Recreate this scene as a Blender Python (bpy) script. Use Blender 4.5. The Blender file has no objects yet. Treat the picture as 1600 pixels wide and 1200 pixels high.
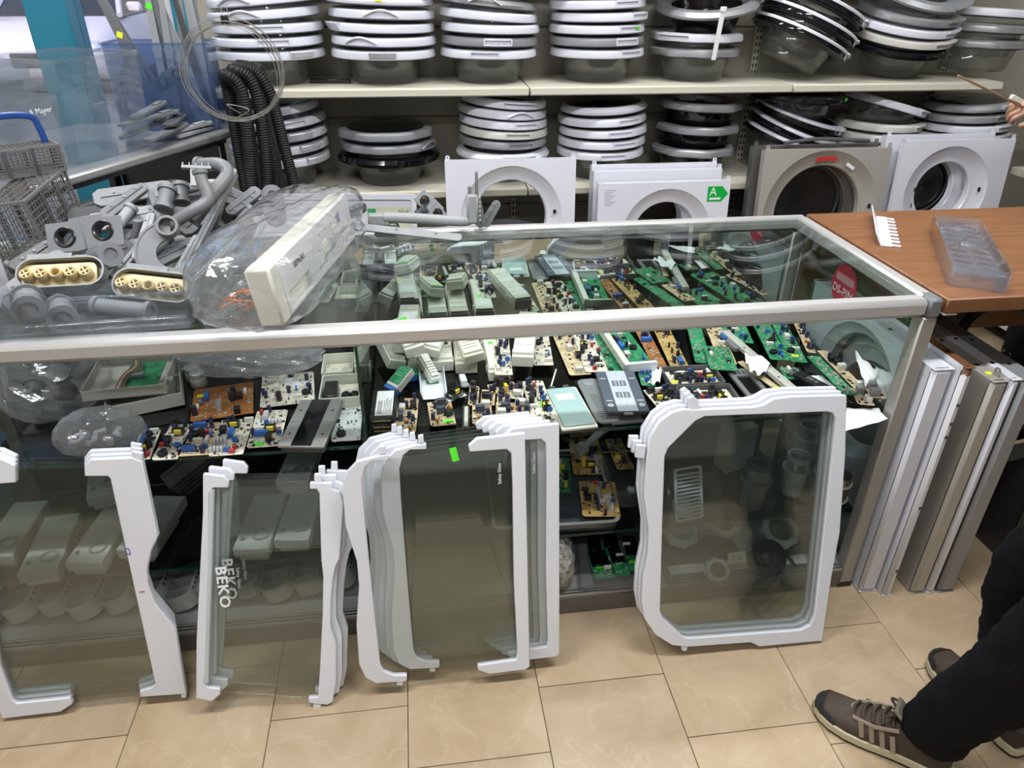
import bpy, bmesh, math, random
from mathutils import Vector, Matrix, Euler
rnd = random.Random(7)
PI = math.pi
scene = bpy.context.scene
COL = scene.collection

# ------------------------------------------------------------------ camera, world, lights, exposure
CAM = Vector((0.0, -1.4142, 1.5803))
R_ = Vector((0.99123153, -0.13193534, 0.00728876))
U_ = Vector((0.05931318, 0.49355592, 0.86768917))
F_ = Vector((0.11807628, 0.85964854, -0.49705369))
FPX = 1124.62
cam_data = bpy.data.cameras.new('camera')
cam = bpy.data.objects.new('camera', cam_data)
COL.objects.link(cam)
cam_data.sensor_width = 36.0
cam_data.lens = 36.0 * FPX / 1600.0
cam_data.clip_start = 0.02
mw = Matrix(((R_.x, U_.x, -F_.x, CAM.x), (R_.y, U_.y, -F_.y, CAM.y), (R_.z, U_.z, -F_.z, CAM.z), (0, 0, 0, 1)))
cam.matrix_world = mw
scene.camera = cam

world = bpy.data.worlds.new('daylight')
scene.world = world
world.use_nodes = True
wn = world.node_tree.nodes
sky = wn.new('ShaderNodeTexSky')
sky.sky_type = 'NISHITA'
sky.sun_elevation = math.radians(38)
sky.sun_rotation = math.radians(200)
sky.sun_disc = False
sky.dust_density = 2.0
world.node_tree.links.new(sky.outputs[0], wn['Background'].inputs[0])
wn['Background'].inputs[1].default_value = 0.38

scene.view_settings.view_transform = 'Standard'
scene.view_settings.look = 'None'
scene.view_settings.exposure = 0.28
scene.view_settings.gamma = 1.0
scene.view_settings.use_curve_mapping = False
scene.cycles.max_bounces = 10
scene.cycles.transparent_max_bounces = 48
scene.cycles.glossy_bounces = 4
scene.cycles.diffuse_bounces = 3
scene.cycles.caustics_reflective = False
scene.cycles.caustics_refractive = False
scene.cycles.sample_clamp_indirect = 6.0
try:
    scene.cycles.use_denoising = True
except Exception:
    pass

# ceiling light tubes of the shop: x, y, length, power in watts (built with their lamps further down)
CEILING_LAMPS = [(-1.0, -0.35, 34), (0.9, -0.35, 34), (-1.0, 1.25, 20), (0.9, 1.25, 20), (2.6, 0.5, 15), (-0.2, -2.2, 20)]
LAMP_COLOUR = (0.97, 0.985, 1.0)


# ------------------------------------------------------------------ helpers
def pick(u, v, **k):
    """the point of the plane x=.., y=.. or z=.. that lies at 1600x1200 picture position u, v"""
    d = F_ + R_ * ((u - 800) / FPX) - U_ * ((v - 600) / FPX)
    (ax, val), = k.items()
    i = 'xyz'.index(ax)
    return CAM + d * ((val - CAM[i]) / d[i])


def pickp(u, v, p0, n):
    d = F_ + R_ * ((u - 800) / FPX) - U_ * ((v - 600) / FPX)
    return CAM + d * ((p0 - CAM).dot(n) / d.dot(n))


MATS = {}


def _nodes(name):
    m = bpy.data.materials.new(name)
    m.use_nodes = True
    return m, m.node_tree.nodes, m.node_tree.links, m.node_tree.nodes['Principled BSDF']


def mat(name, col, rough=0.45, metal=0.0, var=0.06, scale=6.0, bump=0.0, bscale=60.0, stretch=None, rand=0.0, spec=0.5, trans=0.0):
    """plain surface with a little noise in colour and relief"""
    if name in MATS:
        return MATS[name]
    m, n, l, p = _nodes(name)
    tc = n.new('ShaderNodeTexCoord')
    mp = n.new('ShaderNodeMapping')
    l.new(tc.outputs['Object'], mp.inputs[0])
    if stretch:
        mp.inputs['Scale'].default_value = stretch
    nz = n.new('ShaderNodeTexNoise')
    nz.inputs['Scale'].default_value = scale
    nz.inputs['Detail'].default_value = 4
    l.new(mp.outputs[0], nz.inputs['Vector'])
    rp = n.new('ShaderNodeValToRGB')
    rp.color_ramp.elements[0].position = 0.3
    rp.color_ramp.elements[1].position = 0.7
    rp.color_ramp.elements[0].color = tuple(c * (1 - var) for c in col) + (1,)
    rp.color_ramp.elements[1].color = tuple(min(1, c * (1 + var)) for c in col) + (1,)
    l.new(nz.outputs[0], rp.inputs[0])
    out = rp.outputs[0]
    if rand:
        oi = n.new('ShaderNodeObjectInfo')
        mr = n.new('ShaderNodeMapRange')
        mr.inputs['To Min'].default_value = 1 - rand
        mr.inputs['To Max'].default_value = 1 + rand
        l.new(oi.outputs['Random'], mr.inputs[0])
        hs = n.new('ShaderNodeHueSaturation')
        l.new(mr.outputs[0], hs.inputs['Value'])
        l.new(out, hs.inputs['Color'])
        out = hs.outputs[0]
    l.new(out, p.inputs['Base Color'])
    p.inputs['Roughness'].default_value = rough
    p.inputs['Metallic'].default_value = metal
    p.inputs['Specular IOR Level'].default_value = spec
    if bump:
        n2 = n.new('ShaderNodeTexNoise')
        n2.inputs['Scale'].default_value = bscale
        n2.inputs['Detail'].default_value = 3
        l.new(mp.outputs[0], n2.inputs['Vector'])
        bp = n.new('ShaderNodeBump')
        bp.inputs['Strength'].default_value = bump
        bp.inputs['Distance'].default_value = 0.01
        l.new(n2.outputs[0], bp.inputs['Height'])
        l.new(bp.outputs[0], p.inputs['Normal'])
    MATS[name] = m
    return m


def pane(name, tint, haze=0.0, hcol=(0.8, 0.85, 0.85), refl=1.0, rough=0.0, wave=0.0, ior=1.5):
    """clear sheet: light goes straight through with a tint, the surface mirrors by Fresnel; haze adds a cloudy body"""
    if name in MATS:
        return MATS[name]
    m, n, l, p = _nodes(name)
    n.remove(p)
    o = n['Material Output']
    g = n.new('ShaderNodeNewGeometry')
    ma = n.new('ShaderNodeMath'); ma.operation = 'MULTIPLY_ADD'
    ma.inputs[1].default_value = 1 / ior - ior
    ma.inputs[2].default_value = ior
    l.new(g.outputs['Backfacing'], ma.inputs[0])
    fr = n.new('ShaderNodeFresnel')
    l.new(ma.outputs[0], fr.inputs['IOR'])
    mu = n.new('ShaderNodeMath'); mu.operation = 'MULTIPLY'; mu.use_clamp = True
    mu.inputs[1].default_value = refl
    l.new(fr.outputs[0], mu.inputs[0])
    tr = n.new('ShaderNodeBsdfTransparent'); tr.inputs[0].default_value = tuple(tint) + (1,)
    gl = n.new('ShaderNodeBsdfGlossy'); gl.inputs['Roughness'].default_value = rough
    body = tr.outputs[0]
    if haze:
        df = n.new('ShaderNodeBsdfDiffuse'); df.inputs[0].default_value = tuple(hcol) + (1,)
        tl = n.new('ShaderNodeBsdfTranslucent'); tl.inputs[0].default_value = tuple(hcol) + (1,)
        ad = n.new('ShaderNodeMixShader'); ad.inputs[0].default_value = 0.5
        l.new(df.outputs[0], ad.inputs[1]); l.new(tl.outputs[0], ad.inputs[2])
        mh = n.new('ShaderNodeMixShader'); mh.inputs[0].default_value = haze
        l.new(tr.outputs[0], mh.inputs[1]); l.new(ad.outputs[0], mh.inputs[2])
        body = mh.outputs[0]
    if wave:
        tc = n.new('ShaderNodeTexCoord')
        nz = n.new('ShaderNodeTexNoise'); nz.inputs['Scale'].default_value = 22; nz.inputs['Detail'].default_value = 3
        l.new(tc.outputs['Object'], nz.inputs['Vector'])
        bp = n.new('ShaderNodeBump'); bp.inputs['Strength'].default_value = wave; bp.inputs['Distance'].default_value = 0.02
        l.new(nz.outputs[0], bp.inputs['Height'])
        l.new(bp.outputs[0], gl.inputs['Normal']); l.new(bp.outputs[0], fr.inputs['Normal'])
    mx = n.new('ShaderNodeMixShader')
    l.new(mu.outputs[0], mx.inputs[0]); l.new(body, mx.inputs[1]); l.new(gl.outputs[0], mx.inputs[2])
    l.new(mx.outputs[0], o.inputs[0])
    MATS[name] = m
    return m


def emit(name, col, strength):
    m, n, l, p = _nodes(name)
    p.inputs['Base Color'].default_value = (0.8, 0.8, 0.8, 1)
    p.inputs['Emission Color'].default_value = tuple(col) + (1,)
    p.inputs['Emission Strength'].default_value = strength
    MATS[name] = m
    return m


class MB:
    """collects shapes into one mesh"""
    def __init__(self):
        self.v = []; self.f = []; self.M = Matrix.Identity(4)

    def at(self, loc=(0, 0, 0), rot=(0, 0, 0), sc=(1, 1, 1)):
        self.M = Matrix.LocRotScale(Vector(loc), Euler(rot), Vector(sc))
        return self

    def add(self, vs, fs):
        b = len(self.v)
        M = self.M
        self.v += [M @ Vector(p) for p in vs]
        self.f += [tuple(b + i for i in f) for f in fs]
        return self

    def box(self, x0, x1, y0, y1, z0, z1):
        vs = [(x, y, z) for z in (z0, z1) for y in (y0, y1) for x in (x0, x1)]
        return self.add(vs, [(0, 2, 3, 1), (4, 5, 7, 6), (0, 1, 5, 4), (2, 6, 7, 3), (0, 4, 6, 2), (1, 3, 7, 5)])

    def cbox(self, w, d, h, c=(0, 0, 0)):
        return self.box(c[0] - w / 2, c[0] + w / 2, c[1] - d / 2, c[1] + d / 2, c[2] - h / 2, c[2] + h / 2)

    def rbox(self, x0, x1, y0, y1, z0, z1, r=0.003):
        """box with chamfered edges"""
        r = min(r, (x1 - x0) / 2.1, (y1 - y0) / 2.1, (z1 - z0) / 2.1)
        cx, cy, cz = (x0 + x1) / 2, (y0 + y1) / 2, (z0 + z1) / 2
        hx, hy, hz = (x1 - x0) / 2, (y1 - y0) / 2, (z1 - z0) / 2
        vs = []; idx = {}
        for sx in (-1, 1):
            for sy in (-1, 1):
                for sz in (-1, 1):
                    for a in range(3):
                        h = [hx - r, hy - r, hz - r]
                        h[a] += r
                        idx[(sx, sy, sz, a)] = len(vs)
                        vs.append((cx + sx * h[0], cy + sy * h[1], cz + sz * h[2]))
        I = lambda *k: idx[k]
        fs = []
        for s in (-1, 1):
            q = [I(s, -1, -1, 0), I(s, 1, -1, 0), I(s, 1, 1, 0), I(s, -1, 1, 0)]; fs.append(q if s > 0 else q[::-1])
            q = [I(-1, s, -1, 1), I(-1, s, 1, 1), I(1, s, 1, 1), I(1, s, -1, 1)]; fs.append(q if s > 0 else q[::-1])
            q = [I(-1, -1, s, 2), I(1, -1, s, 2), I(1, 1, s, 2), I(-1, 1, s, 2)]; fs.append(q if s > 0 else q[::-1])
        for a, b in ((-1, -1), (-1, 1), (1, -1), (1, 1)):
            q = [I(-1, a, b, 1), I(1, a, b, 1), I(1, a, b, 2), I(-1, a, b, 2)]; fs.append(q if a * b > 0 else q[::-1])
            q = [I(a, -1, b, 0), I(a, 1, b, 0), I(a, 1, b, 2), I(a, -1, b, 2)]; fs.append(q[::-1] if a * b > 0 else q)
            q = [I(a, b, -1, 0), I(a, b, 1, 0), I(a, b, 1, 1), I(a, b, -1, 1)]; fs.append(q if a * b > 0 else q[::-1])
        for sx in (-1, 1):
            for sy in (-1, 1):
                for sz in (-1, 1):
                    q = [I(sx, sy, sz, 0), I(sx, sy, sz, 1), I(sx, sy, sz, 2)]
                    fs.append(q if sx * sy * sz > 0 else q[::-1])
        C0 = Vector((cx, cy, cz))
        for i, f in enumerate(fs):                       # every face looks outwards
            a, b, c = (Vector(vs[k]) for k in f[:3])
            if (b - a).cross(c - b).dot(sum((Vector(vs[k]) for k in f), Vector()) / len(f) - C0) < 0: fs[i] = f[::-1]
        return self.add(vs, fs)

    def cyl(self, r, z0, z1, seg=12, c=(0, 0), r2=None, cap=True):
        r2 = r if r2 is None else r2
        vs = []
        for k in range(seg):
            a = 2 * PI * k / seg
            vs += [(c[0] + r * math.cos(a), c[1] + r * math.sin(a), z0), (c[0] + r2 * math.cos(a), c[1] + r2 * math.sin(a), z1)]
        fs = [(2 * k, 2 * ((k + 1) % seg), 2 * ((k + 1) % seg) + 1, 2 * k + 1) for k in range(seg)]
        if cap:
            fs += [tuple(2 * k for k in reversed(range(seg))), tuple(2 * k + 1 for k in range(seg))]
        return self.add(vs, fs)

    def lathe(self, prof, seg=32, closed=False, c=(0, 0), a0=0.0, a1=2 * PI, fn=None):
        """prof: list of (r, z); fn(angle) scales the radius"""
        full = abs(a1 - a0 - 2 * PI) < 1e-6
        n = seg if full else seg + 1
        vs = []
        for k in range(n):
            a = a0 + (a1 - a0) * k / seg
            s = fn(a) if fn else 1.0
            for r, z in prof:
                vs.append((c[0] + s * r * math.cos(a), c[1] + s * r * math.sin(a), z))
        m = len(prof); fs = []
        for k in range(seg):
            k2 = (k + 1) % n
            for j in range(m if closed else m - 1):
                j2 = (j + 1) % m
                fs.append((k * m + j, k2 * m + j, k2 * m + j2, k * m + j2))
        if closed and not full:
            fs += [tuple(range(m))[::-1], tuple(n * m - m + j for j in range(m))]
        return self.add(vs, fs)

    def tube(self, pts, r, seg=8, cap=True, rs=None, flat=1.0):
        """round bar along a polyline; rs gives a radius per point"""
        pts = [Vector(p) for p in pts]
        n = len(pts)
        up = None; vs = []
        for i, p in enumerate(pts):
            t = (pts[min(i + 1, n - 1)] - pts[max(i - 1, 0)]).normalized()
            if up is None:
                up = Vector((0, 0, 1)) if abs(t.z) < 0.9 else Vector((1, 0, 0))
            s = t.cross(up).normalized(); up = s.cross(t).normalized()
            rr = rs[i] if rs else r
            for k in range(seg):
                a = 2 * PI * k / seg
                vs.append(p + s * (rr * math.cos(a)) + up * (rr * flat * math.sin(a)))
        fs = []
        for i in range(n - 1):
            for k in range(seg):
                k2 = (k + 1) % seg
                fs.append((i * seg + k, i * seg + k2, (i + 1) * seg + k2, (i + 1) * seg + k))
        if cap:
            fs += [tuple(reversed(range(seg))), tuple((n - 1) * seg + k for k in range(seg))]
        return self.add(vs, fs)

    def plate(self, outer, z0, z1, holes=()):
        """flat outline in xy with holes, raised from z0 to z1"""
        bm = bmesh.new()
        def area(p): return sum(p[i][0] * p[(i + 1) % len(p)][1] - p[(i + 1) % len(p)][0] * p[i][1] for i in range(len(p)))
        loops = []
        for k, lp in enumerate([outer] + list(holes)):
            lp = [(p[0], p[1]) for p in lp]
            if (area(lp) > 0) != (k == 0): lp = lp[::-1]
            loops.append(lp)
            vv = [bm.verts.new((p[0], p[1], 0)) for p in lp]
            for i in range(len(vv)):
                bm.edges.new((vv[i], vv[(i + 1) % len(vv)]))
        bmesh.ops.triangle_fill(bm, edges=bm.edges[:], use_beauty=True, normal=(0, 0, 1))
        bm.verts.index_update()
        pts = [(v.co.x, v.co.y) for v in bm.verts]
        tris = []
        for f in bm.faces:
            t = [v.index for v in f.verts]
            a, b, c = (pts[i] for i in t[:3])
            if (b[0] - a[0]) * (c[1] - a[1]) - (c[0] - a[0]) * (b[1] - a[1]) < 0: t = t[::-1]
            tris.append(t)
        bm.free()
        n = len(pts)
        vs = [(p[0], p[1], z1) for p in pts] + [(p[0], p[1], z0) for p in pts]
        fs = [tuple(t) for t in tris] + [tuple(i + n for i in reversed(t)) for t in tris]
        b = 0
        for lp in loops:
            m = len(lp)
            for i in range(m):
                j = (i + 1) % m
                fs.append((b + i, b + i + n, b + j + n, b + j))
            b += m
        return self.add(vs, fs)

    def mesh(self, name, m, smooth=40):
        me = bpy.data.meshes.new(name)
        me.from_pydata([tuple(p) for p in self.v], [], self.f)
        me.materials.append(m)
        if smooth:
            me.shade_smooth()
            me.set_sharp_from_angle(angle=math.radians(smooth))
        me.update()
        return me


def link(o, parent=None):
    COL.objects.link(o)
    if parent is not None:
        o.parent = parent
    return o


def tag(o, label, cat, group=None):
    o['label'] = label; o['category'] = cat
    if group: o['group'] = group
    return o


def thing(name, label, cat, loc=(0, 0, 0), rot=(0, 0, 0), group=None, sc=(1, 1, 1)):
    o = bpy.data.objects.new(name, None)
    o.empty_display_size = 0.05
    o.location = loc; o.rotation_euler = rot; o.scale = sc
    return tag(link(o), label, cat, group)


def part(name, mb, m, parent, loc=(0, 0, 0), rot=(0, 0, 0), sc=(1, 1, 1), smooth=40, bevel=0.0, label=None, stuff=False):
    me = mb.mesh(name, m, smooth) if isinstance(mb, MB) else mb
    o = bpy.data.objects.new(name, me)
    o.location = loc; o.rotation_euler = rot; o.scale = sc
    link(o, parent)
    if bevel:
        b = o.modifiers.new('bevel', 'BEVEL'); b.width = bevel; b.segments = 2; b.limit_method = 'ANGLE'; b.angle_limit = math.radians(50)
    if label: o['label'] = label
    if stuff: o['kind'] = 'stuff'
    return o


def solo(name, mb, m, label, cat, loc=(0, 0, 0), rot=(0, 0, 0), group=None, sc=(1, 1, 1), smooth=40, bevel=0.0):
    return tag(part(name, mb, m, None, loc, rot, sc, smooth, bevel), label, cat, group)


def struct(name, mb, m, parent=None, **k):
    o = part(name, mb, m, parent, **k)
    if parent is None: o['kind'] = 'structure'
    return o


def text_mesh(txt, size, m, depth=0.0004, align='CENTER', spacing=1.0, bold=0.0):
    cu = bpy.data.curves.new('lettering', 'FONT')
    cu.body = txt; cu.size = size; cu.extrude = depth; cu.align_x = align; cu.align_y = 'CENTER'
    cu.space_character = spacing; cu.resolution_u = 2; cu.offset = bold
    ob = bpy.data.objects.new('lettering', cu)
    COL.objects.link(ob)
    dg = bpy.context.evaluated_depsgraph_get()
    me = bpy.data.meshes.new_from_object(ob.evaluated_get(dg))
    bpy.data.objects.remove(ob); bpy.data.curves.remove(cu)
    me.materials.clear(); me.materials.append(m)
    return me


def rrect(w, h, r, n=5, cx=0.0, cy=0.0):
    """rounded rectangle outline"""
    out = []
    for sx, sy, a0 in ((1, 1, 0), (-1, 1, PI / 2), (-1, -1, PI), (1, -1, 1.5 * PI)):
        for k in range(n + 1):
            a = a0 + PI / 2 * k / n
            out.append((cx + sx * (w / 2 - r) + r * math.cos(a), cy + sy * (h / 2 - r) + r * math.sin(a)))
    return out


def circ(r, n=32, cx=0.0, cy=0.0):
    return [(cx + r * math.cos(2 * PI * k / n), cy + r * math.sin(2 * PI * k / n)) for k in range(n)]


def smooth_path(pts, n=8):
    """Catmull-Rom through the points"""
    P = [Vector(p) for p in pts]
    P = [2 * P[0] - P[1]] + P + [2 * P[-1] - P[-2]]
    out = []
    for i in range(1, len(P) - 2):
        a, b, c, d = P[i - 1:i + 3]
        for k in range(n):
            t = k / n
            out.append(0.5 * ((2 * b) + (c - a) * t + (2 * a - 5 * b + 4 * c - d) * t * t + (3 * b - a - 3 * c + d) * t ** 3))
    out.append(P[-2])
    return out


def dup(o, parent=None, loc=None, rot=None):
    c = o.copy(); COL.objects.link(c); c.parent = parent
    if loc is not None: c.location = loc
    if rot is not None: c.rotation_euler = rot
    for ch in list(o.children): dup(ch, c)
    return c


# ------------------------------------------------------------------ materials used in many places
WHITE = mat('white_plastic', (0.68, 0.695, 0.75), 0.33, var=0.03, scale=4, rand=0.05)
WHITE2 = mat('white_enamel', (0.68, 0.69, 0.76), 0.22, var=0.03, scale=3, rand=0.04)
CREAM = mat('cream_plastic', (0.68, 0.66, 0.55), 0.4, var=0.05, scale=9, rand=0.05)
IVORY = mat('ivory_housing', (0.70, 0.70, 0.62), 0.42, var=0.05, scale=12, rand=0.07)
GREY = mat('grey_plastic', (0.165, 0.172, 0.18), 0.42, var=0.08, scale=9, rand=0.14)
LGREY = mat('light_grey_plastic', (0.29, 0.30, 0.31), 0.42, var=0.06, scale=9, rand=0.1)
MODGREY = mat('module_grey', (0.46, 0.45, 0.41), 0.45, var=0.05, scale=9)
DGREY = mat('dark_grey_plastic', (0.07, 0.072, 0.075), 0.4, var=0.1, scale=9, rand=0.1)
SILVER = mat('silver_paint', (0.42, 0.43, 0.45), 0.3, 0.55, var=0.04, scale=5, rand=0.08)
CHAMP = mat('champagne_steel', (0.44, 0.42, 0.385), 0.35, 0.25, var=0.04, scale=3)
ALU = mat('brushed_aluminium', (0.58, 0.572, 0.565), 0.36, 0.45, var=0.03, scale=30, stretch=(0.6, 20, 20), bump=0.03, bscale=200)
ALU2 = mat('aged_aluminium', (0.40, 0.385, 0.36), 0.42, 0.45, var=0.05, scale=20)
BLACK = mat('black_plastic', (0.013, 0.013, 0.015), 0.3, var=0.2, scale=8)
BLACKGLOSS = mat('black_gloss', (0.006, 0.006, 0.008), 0.08, var=0.1)
RUBBER = mat('black_rubber', (0.010, 0.010, 0.011), 0.5, var=0.2, scale=20, spec=0.3)
NAVY = mat('navy_sleeve', (0.03, 0.032, 0.085), 0.35, var=0.15)
BLUE = mat('blue_plastic', (0.03, 0.13, 0.45), 0.35, var=0.08, rand=0.15)
YELLOW = mat('yellow_tape', (0.75, 0.62, 0.06), 0.4, var=0.06, rand=0.08)
REDP = mat('red_plastic', (0.42, 0.03, 0.03), 0.4, var=0.1)
AMBER = mat('amber_resin', (0.45, 0.19, 0.03), 0.3, var=0.15, rand=0.15)
LIME = mat('lime_price_sticker', (0.10, 0.85, 0.03), 0.5, var=0.04)
FLUO = mat('yellow_price_sticker', (0.82, 0.88, 0.03), 0.5, var=0.04)
PAPER = mat('white_paper', (0.74, 0.75, 0.76), 0.6, var=0.04, scale=20)
INK = mat('black_print', (0.02, 0.02, 0.02), 0.5)
GLASS = pane('showcase_glass', (0.93, 0.965, 0.95))
EDGE = pane('glass_edge_green', (0.10, 0.30, 0.25), 0.25, (0.05, 0.22, 0.17))
CLEAR = pane('clear_plastic', (0.915, 0.93, 0.945), 0.05, (0.75, 0.8, 0.85), wave=0.02)
BAG = pane('polythene_bag', (0.95, 0.955, 0.965), 0.11, (0.85, 0.88, 0.95), refl=1.6, rough=0.12, wave=0.2)
BAG2 = pane('milky_bag', (0.94, 0.95, 0.97), 0.26, (0.93, 0.94, 1.0), refl=1.6, rough=0.12, wave=0.25)
MIRROR = mat('mirror_silver', (0.80, 0.86, 0.84), 0.0, 1.0, var=0.0)

# ------------------------------------------------------------------ floor of stone tiles
def floor_tile_material():
    m, n, l, p = _nodes('beige_stone_tile')
    tc = n.new('ShaderNodeTexCoord'); oi = n.new('ShaderNodeObjectInfo')
    va = n.new('ShaderNodeVectorMath'); va.operation = 'MULTIPLY_ADD'
    va.inputs[1].default_value = (37, 53, 29)
    l.new(oi.outputs['Random'], va.inputs[0]); l.new(tc.outputs['Object'], va.inputs[2])
    n1 = n.new('ShaderNodeTexNoise'); n1.inputs['Scale'].default_value = 5; n1.inputs['Detail'].default_value = 8; n1.inputs['Roughness'].default_value = 0.65
    n1.inputs['Distortion'].default_value = 0.6
    l.new(va.outputs[0], n1.inputs['Vector'])
    rp = n.new('ShaderNodeValToRGB')
    e = rp.color_ramp.elements
    e[0].position = 0.25; e[0].color = (0.345, 0.25, 0.15, 1)
    e[1].position = 0.75; e[1].color = (0.485, 0.38, 0.262, 1)
    c = e.new(0.5); c.color = (0.415, 0.312, 0.20, 1)
    l.new(n1.outputs[0], rp.inputs[0])
    n2 = n.new('ShaderNodeTexNoise'); n2.inputs['Scale'].default_value = 2.2; n2.inputs['Detail'].default_value = 6; n2.inputs['Distortion'].default_value = 2.5
    l.new(va.outputs[0], n2.inputs['Vector'])
    r2 = n.new('ShaderNodeValToRGB')
    f = r2.color_ramp.elements
    f[0].position = 0.485; f[0].color = (0, 0, 0, 1)
    f[1].position = 0.5; f[1].color = (1, 1, 1, 1)
    g = f.new(0.515); g.color = (0, 0, 0, 1)
    l.new(n2.outputs[0], r2.inputs[0])
    mx = n.new('ShaderNodeMix'); mx.data_type = 'RGBA'
    mu = n.new('ShaderNodeMath'); mu.operation = 'MULTIPLY'; mu.inputs[1].default_value = 0.16
    l.new(r2.outputs[0], mu.inputs[0]); l.new(mu.outputs[0], mx.inputs['Factor'])
    l.new(rp.outputs[0], mx.inputs['A']); mx.inputs['B'].default_value = (0.62, 0.52, 0.42, 1)
    n3 = n.new('ShaderNodeTexVoronoi'); n3.inputs['Scale'].default_value = 26
    l.new(va.outputs[0], n3.inputs['Vector'])
    r3 = n.new('ShaderNodeValToRGB'); r3.color_ramp.elements[0].position = 0.02; r3.color_ramp.elements[0].color = (1, 1, 1, 1)
    r3.color_ramp.elements[1].position = 0.07; r3.color_ramp.elements[1].color = (0, 0, 0, 1)
    l.new(n3.outputs['Distance'], r3.inputs[0])
    m3 = n.new('ShaderNodeMath'); m3.operation = 'MULTIPLY'; m3.inputs[1].default_value = 0.45
    l.new(r3.outputs[0], m3.inputs[0])
    mx2 = n.new('ShaderNodeMix'); mx2.data_type = 'RGBA'
    l.new(m3.outputs[0], mx2.inputs['Factor']); l.new(mx.outputs['Result'], mx2.inputs['A']); mx2.inputs['B'].default_value = (0.27, 0.19, 0.12, 1)
    mr = n.new('ShaderNodeMapRange'); mr.inputs['To Min'].default_value = 0.92; mr.inputs['To Max'].default_value = 1.08
    l.new(oi.outputs['Random'], mr.inputs[0])
    hs = n.new('ShaderNodeHueSaturation'); l.new(mr.outputs[0], hs.inputs['Value']); l.new(mx2.outputs['Result'], hs.inputs['Color'])
    l.new(hs.outputs[0], p.inputs['Base Color'])
    p.inputs['Roughness'].default_value = 0.36
    bp = n.new('ShaderNodeBump'); bp.inputs['Strength'].default_value = 0.06; bp.inputs['Distance'].default_value = 0.01
    l.new(n1.outputs[0], bp.inputs['Height']); l.new(bp.outputs[0], p.inputs['Normal'])
    return m


TILE = floor_tile_material()
GROUT = mat('dark_grout', (0.10, 0.075, 0.05), 0.8, var=0.2, scale=30)
XL, XR, YF, YB, ZC = -2.75, 4.2, -3.6, 2.22, 2.85        # the room
fl = struct('floor', MB().box(XL, XR, YF, YB + 0.05, -0.06, -0.004), GROUT)
ts = 0.33
tile_me = MB().rbox(-ts / 2 + 0.0009, ts / 2 - 0.0009, -ts / 2 + 0.0009, ts / 2 - 0.0009, -0.01, 0.0, 0.0008).mesh('floor_tile', TILE, 0)
offs = {0: -0.405, 1: -0.229, 2: -0.411, 3: -0.141, -1: -0.24, -2: -0.40, 4: -0.30, 5: -0.14}
for k in range(-6, 9):
    x0 = -0.0924 + 0.33 * k
    o0 = offs.get(k, -0.4 + 0.165 * (k % 2))
    for j in range(-5, 8):
        part('floor_tile', tile_me, None, fl, (x0 + ts / 2, o0 + ts * j + ts / 2, 0.0002 * ((k * 7 + j * 3) % 4)))

# ------------------------------------------------------------------ walls and ceiling
WALL = mat('pale_plaster', (0.62, 0.60, 0.55), 0.75, var=0.03, scale=2, bump=0.05)
BEIGEW = mat('beige_wall', (0.42, 0.39, 0.33), 0.6, var=0.05, scale=2)
CEIL = mat('ceiling_white', (0.75, 0.75, 0.73), 0.8, var=0.02)
WX0, WX1 = -2.5, -0.92                                   # the shop window in the back wall
w = MB()
w.box(WX1, XR, YB, YB + 0.1, 0, ZC).box(XL, WX0, YB, YB + 0.1, 0, ZC).box(WX0, WX1, YB, YB + 0.1, 2.5, ZC).box(WX0, WX1, YB, YB + 0.1, 0, 0.35)
struct('wall_back', w, BEIGEW, smooth=0)
struct('wall_left', MB().box(XL - 0.1, XL, YF, YB + 0.1, 0, ZC), WALL, smooth=0)
struct('wall_right', MB().box(XR, XR + 0.1, YF, YB + 0.1, 0, ZC), WALL, smooth=0)
struct('wall_front', MB().box(XL, XR, YF - 0.1, YF, 0, ZC), WALL, smooth=0)
struct('ceiling', MB().box(XL, XR, YF, YB + 0.1, ZC, ZC + 0.1), CEIL, smooth=0)

TEAL = mat('teal_painted_steel', (0.018, 0.20, 0.30), 0.4, var=0.06, scale=3)
win = struct('window_1', MB().box(WX0, WX0 + 0.06, YB - 0.03, YB + 0.11, 0.35, 2.5).box(WX1 - 0.06, WX1, YB - 0.03, YB + 0.11, 0.35, 2.5)
             .box(WX0, WX1, YB - 0.03, YB + 0.11, 0.35, 0.42).box(WX0, WX1, YB - 0.03, YB + 0.11, 2.43, 2.5), TEAL)
part('mullion', MB().rbox(-1.55, -1.385, YB - 0.07, YB + 0.11, 0.42, 2.43, 0.006), TEAL, win)
WPANE = pane('window_glass', (0.93, 0.93, 0.95))
part('glass_pane', MB().box(WX0 + 0.06, -1.55, YB + 0.03, YB + 0.036, 0.42, 2.43), WPANE, win, smooth=0)
part('glass_pane', MB().box(-1.385, WX1 - 0.06, YB + 0.03, YB + 0.036, 0.42, 2.43), WPANE, win, smooth=0)

# pavement and a parked car outside
PAVE = mat('street_asphalt', (0.16, 0.16, 0.165), 0.9, var=0.2, scale=30, bump=0.2)
struct('floor_street', MB().box(-16, 8, YB + 0.11, 22, -0.06, -0.005), PAVE)
STREETW = mat('street_facade', (0.34, 0.32, 0.31), 0.8, var=0.08, scale=2)
struct('wall_street', MB().box(-16, 8, 20, 20.2, -0.1, 7), STREETW)


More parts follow.
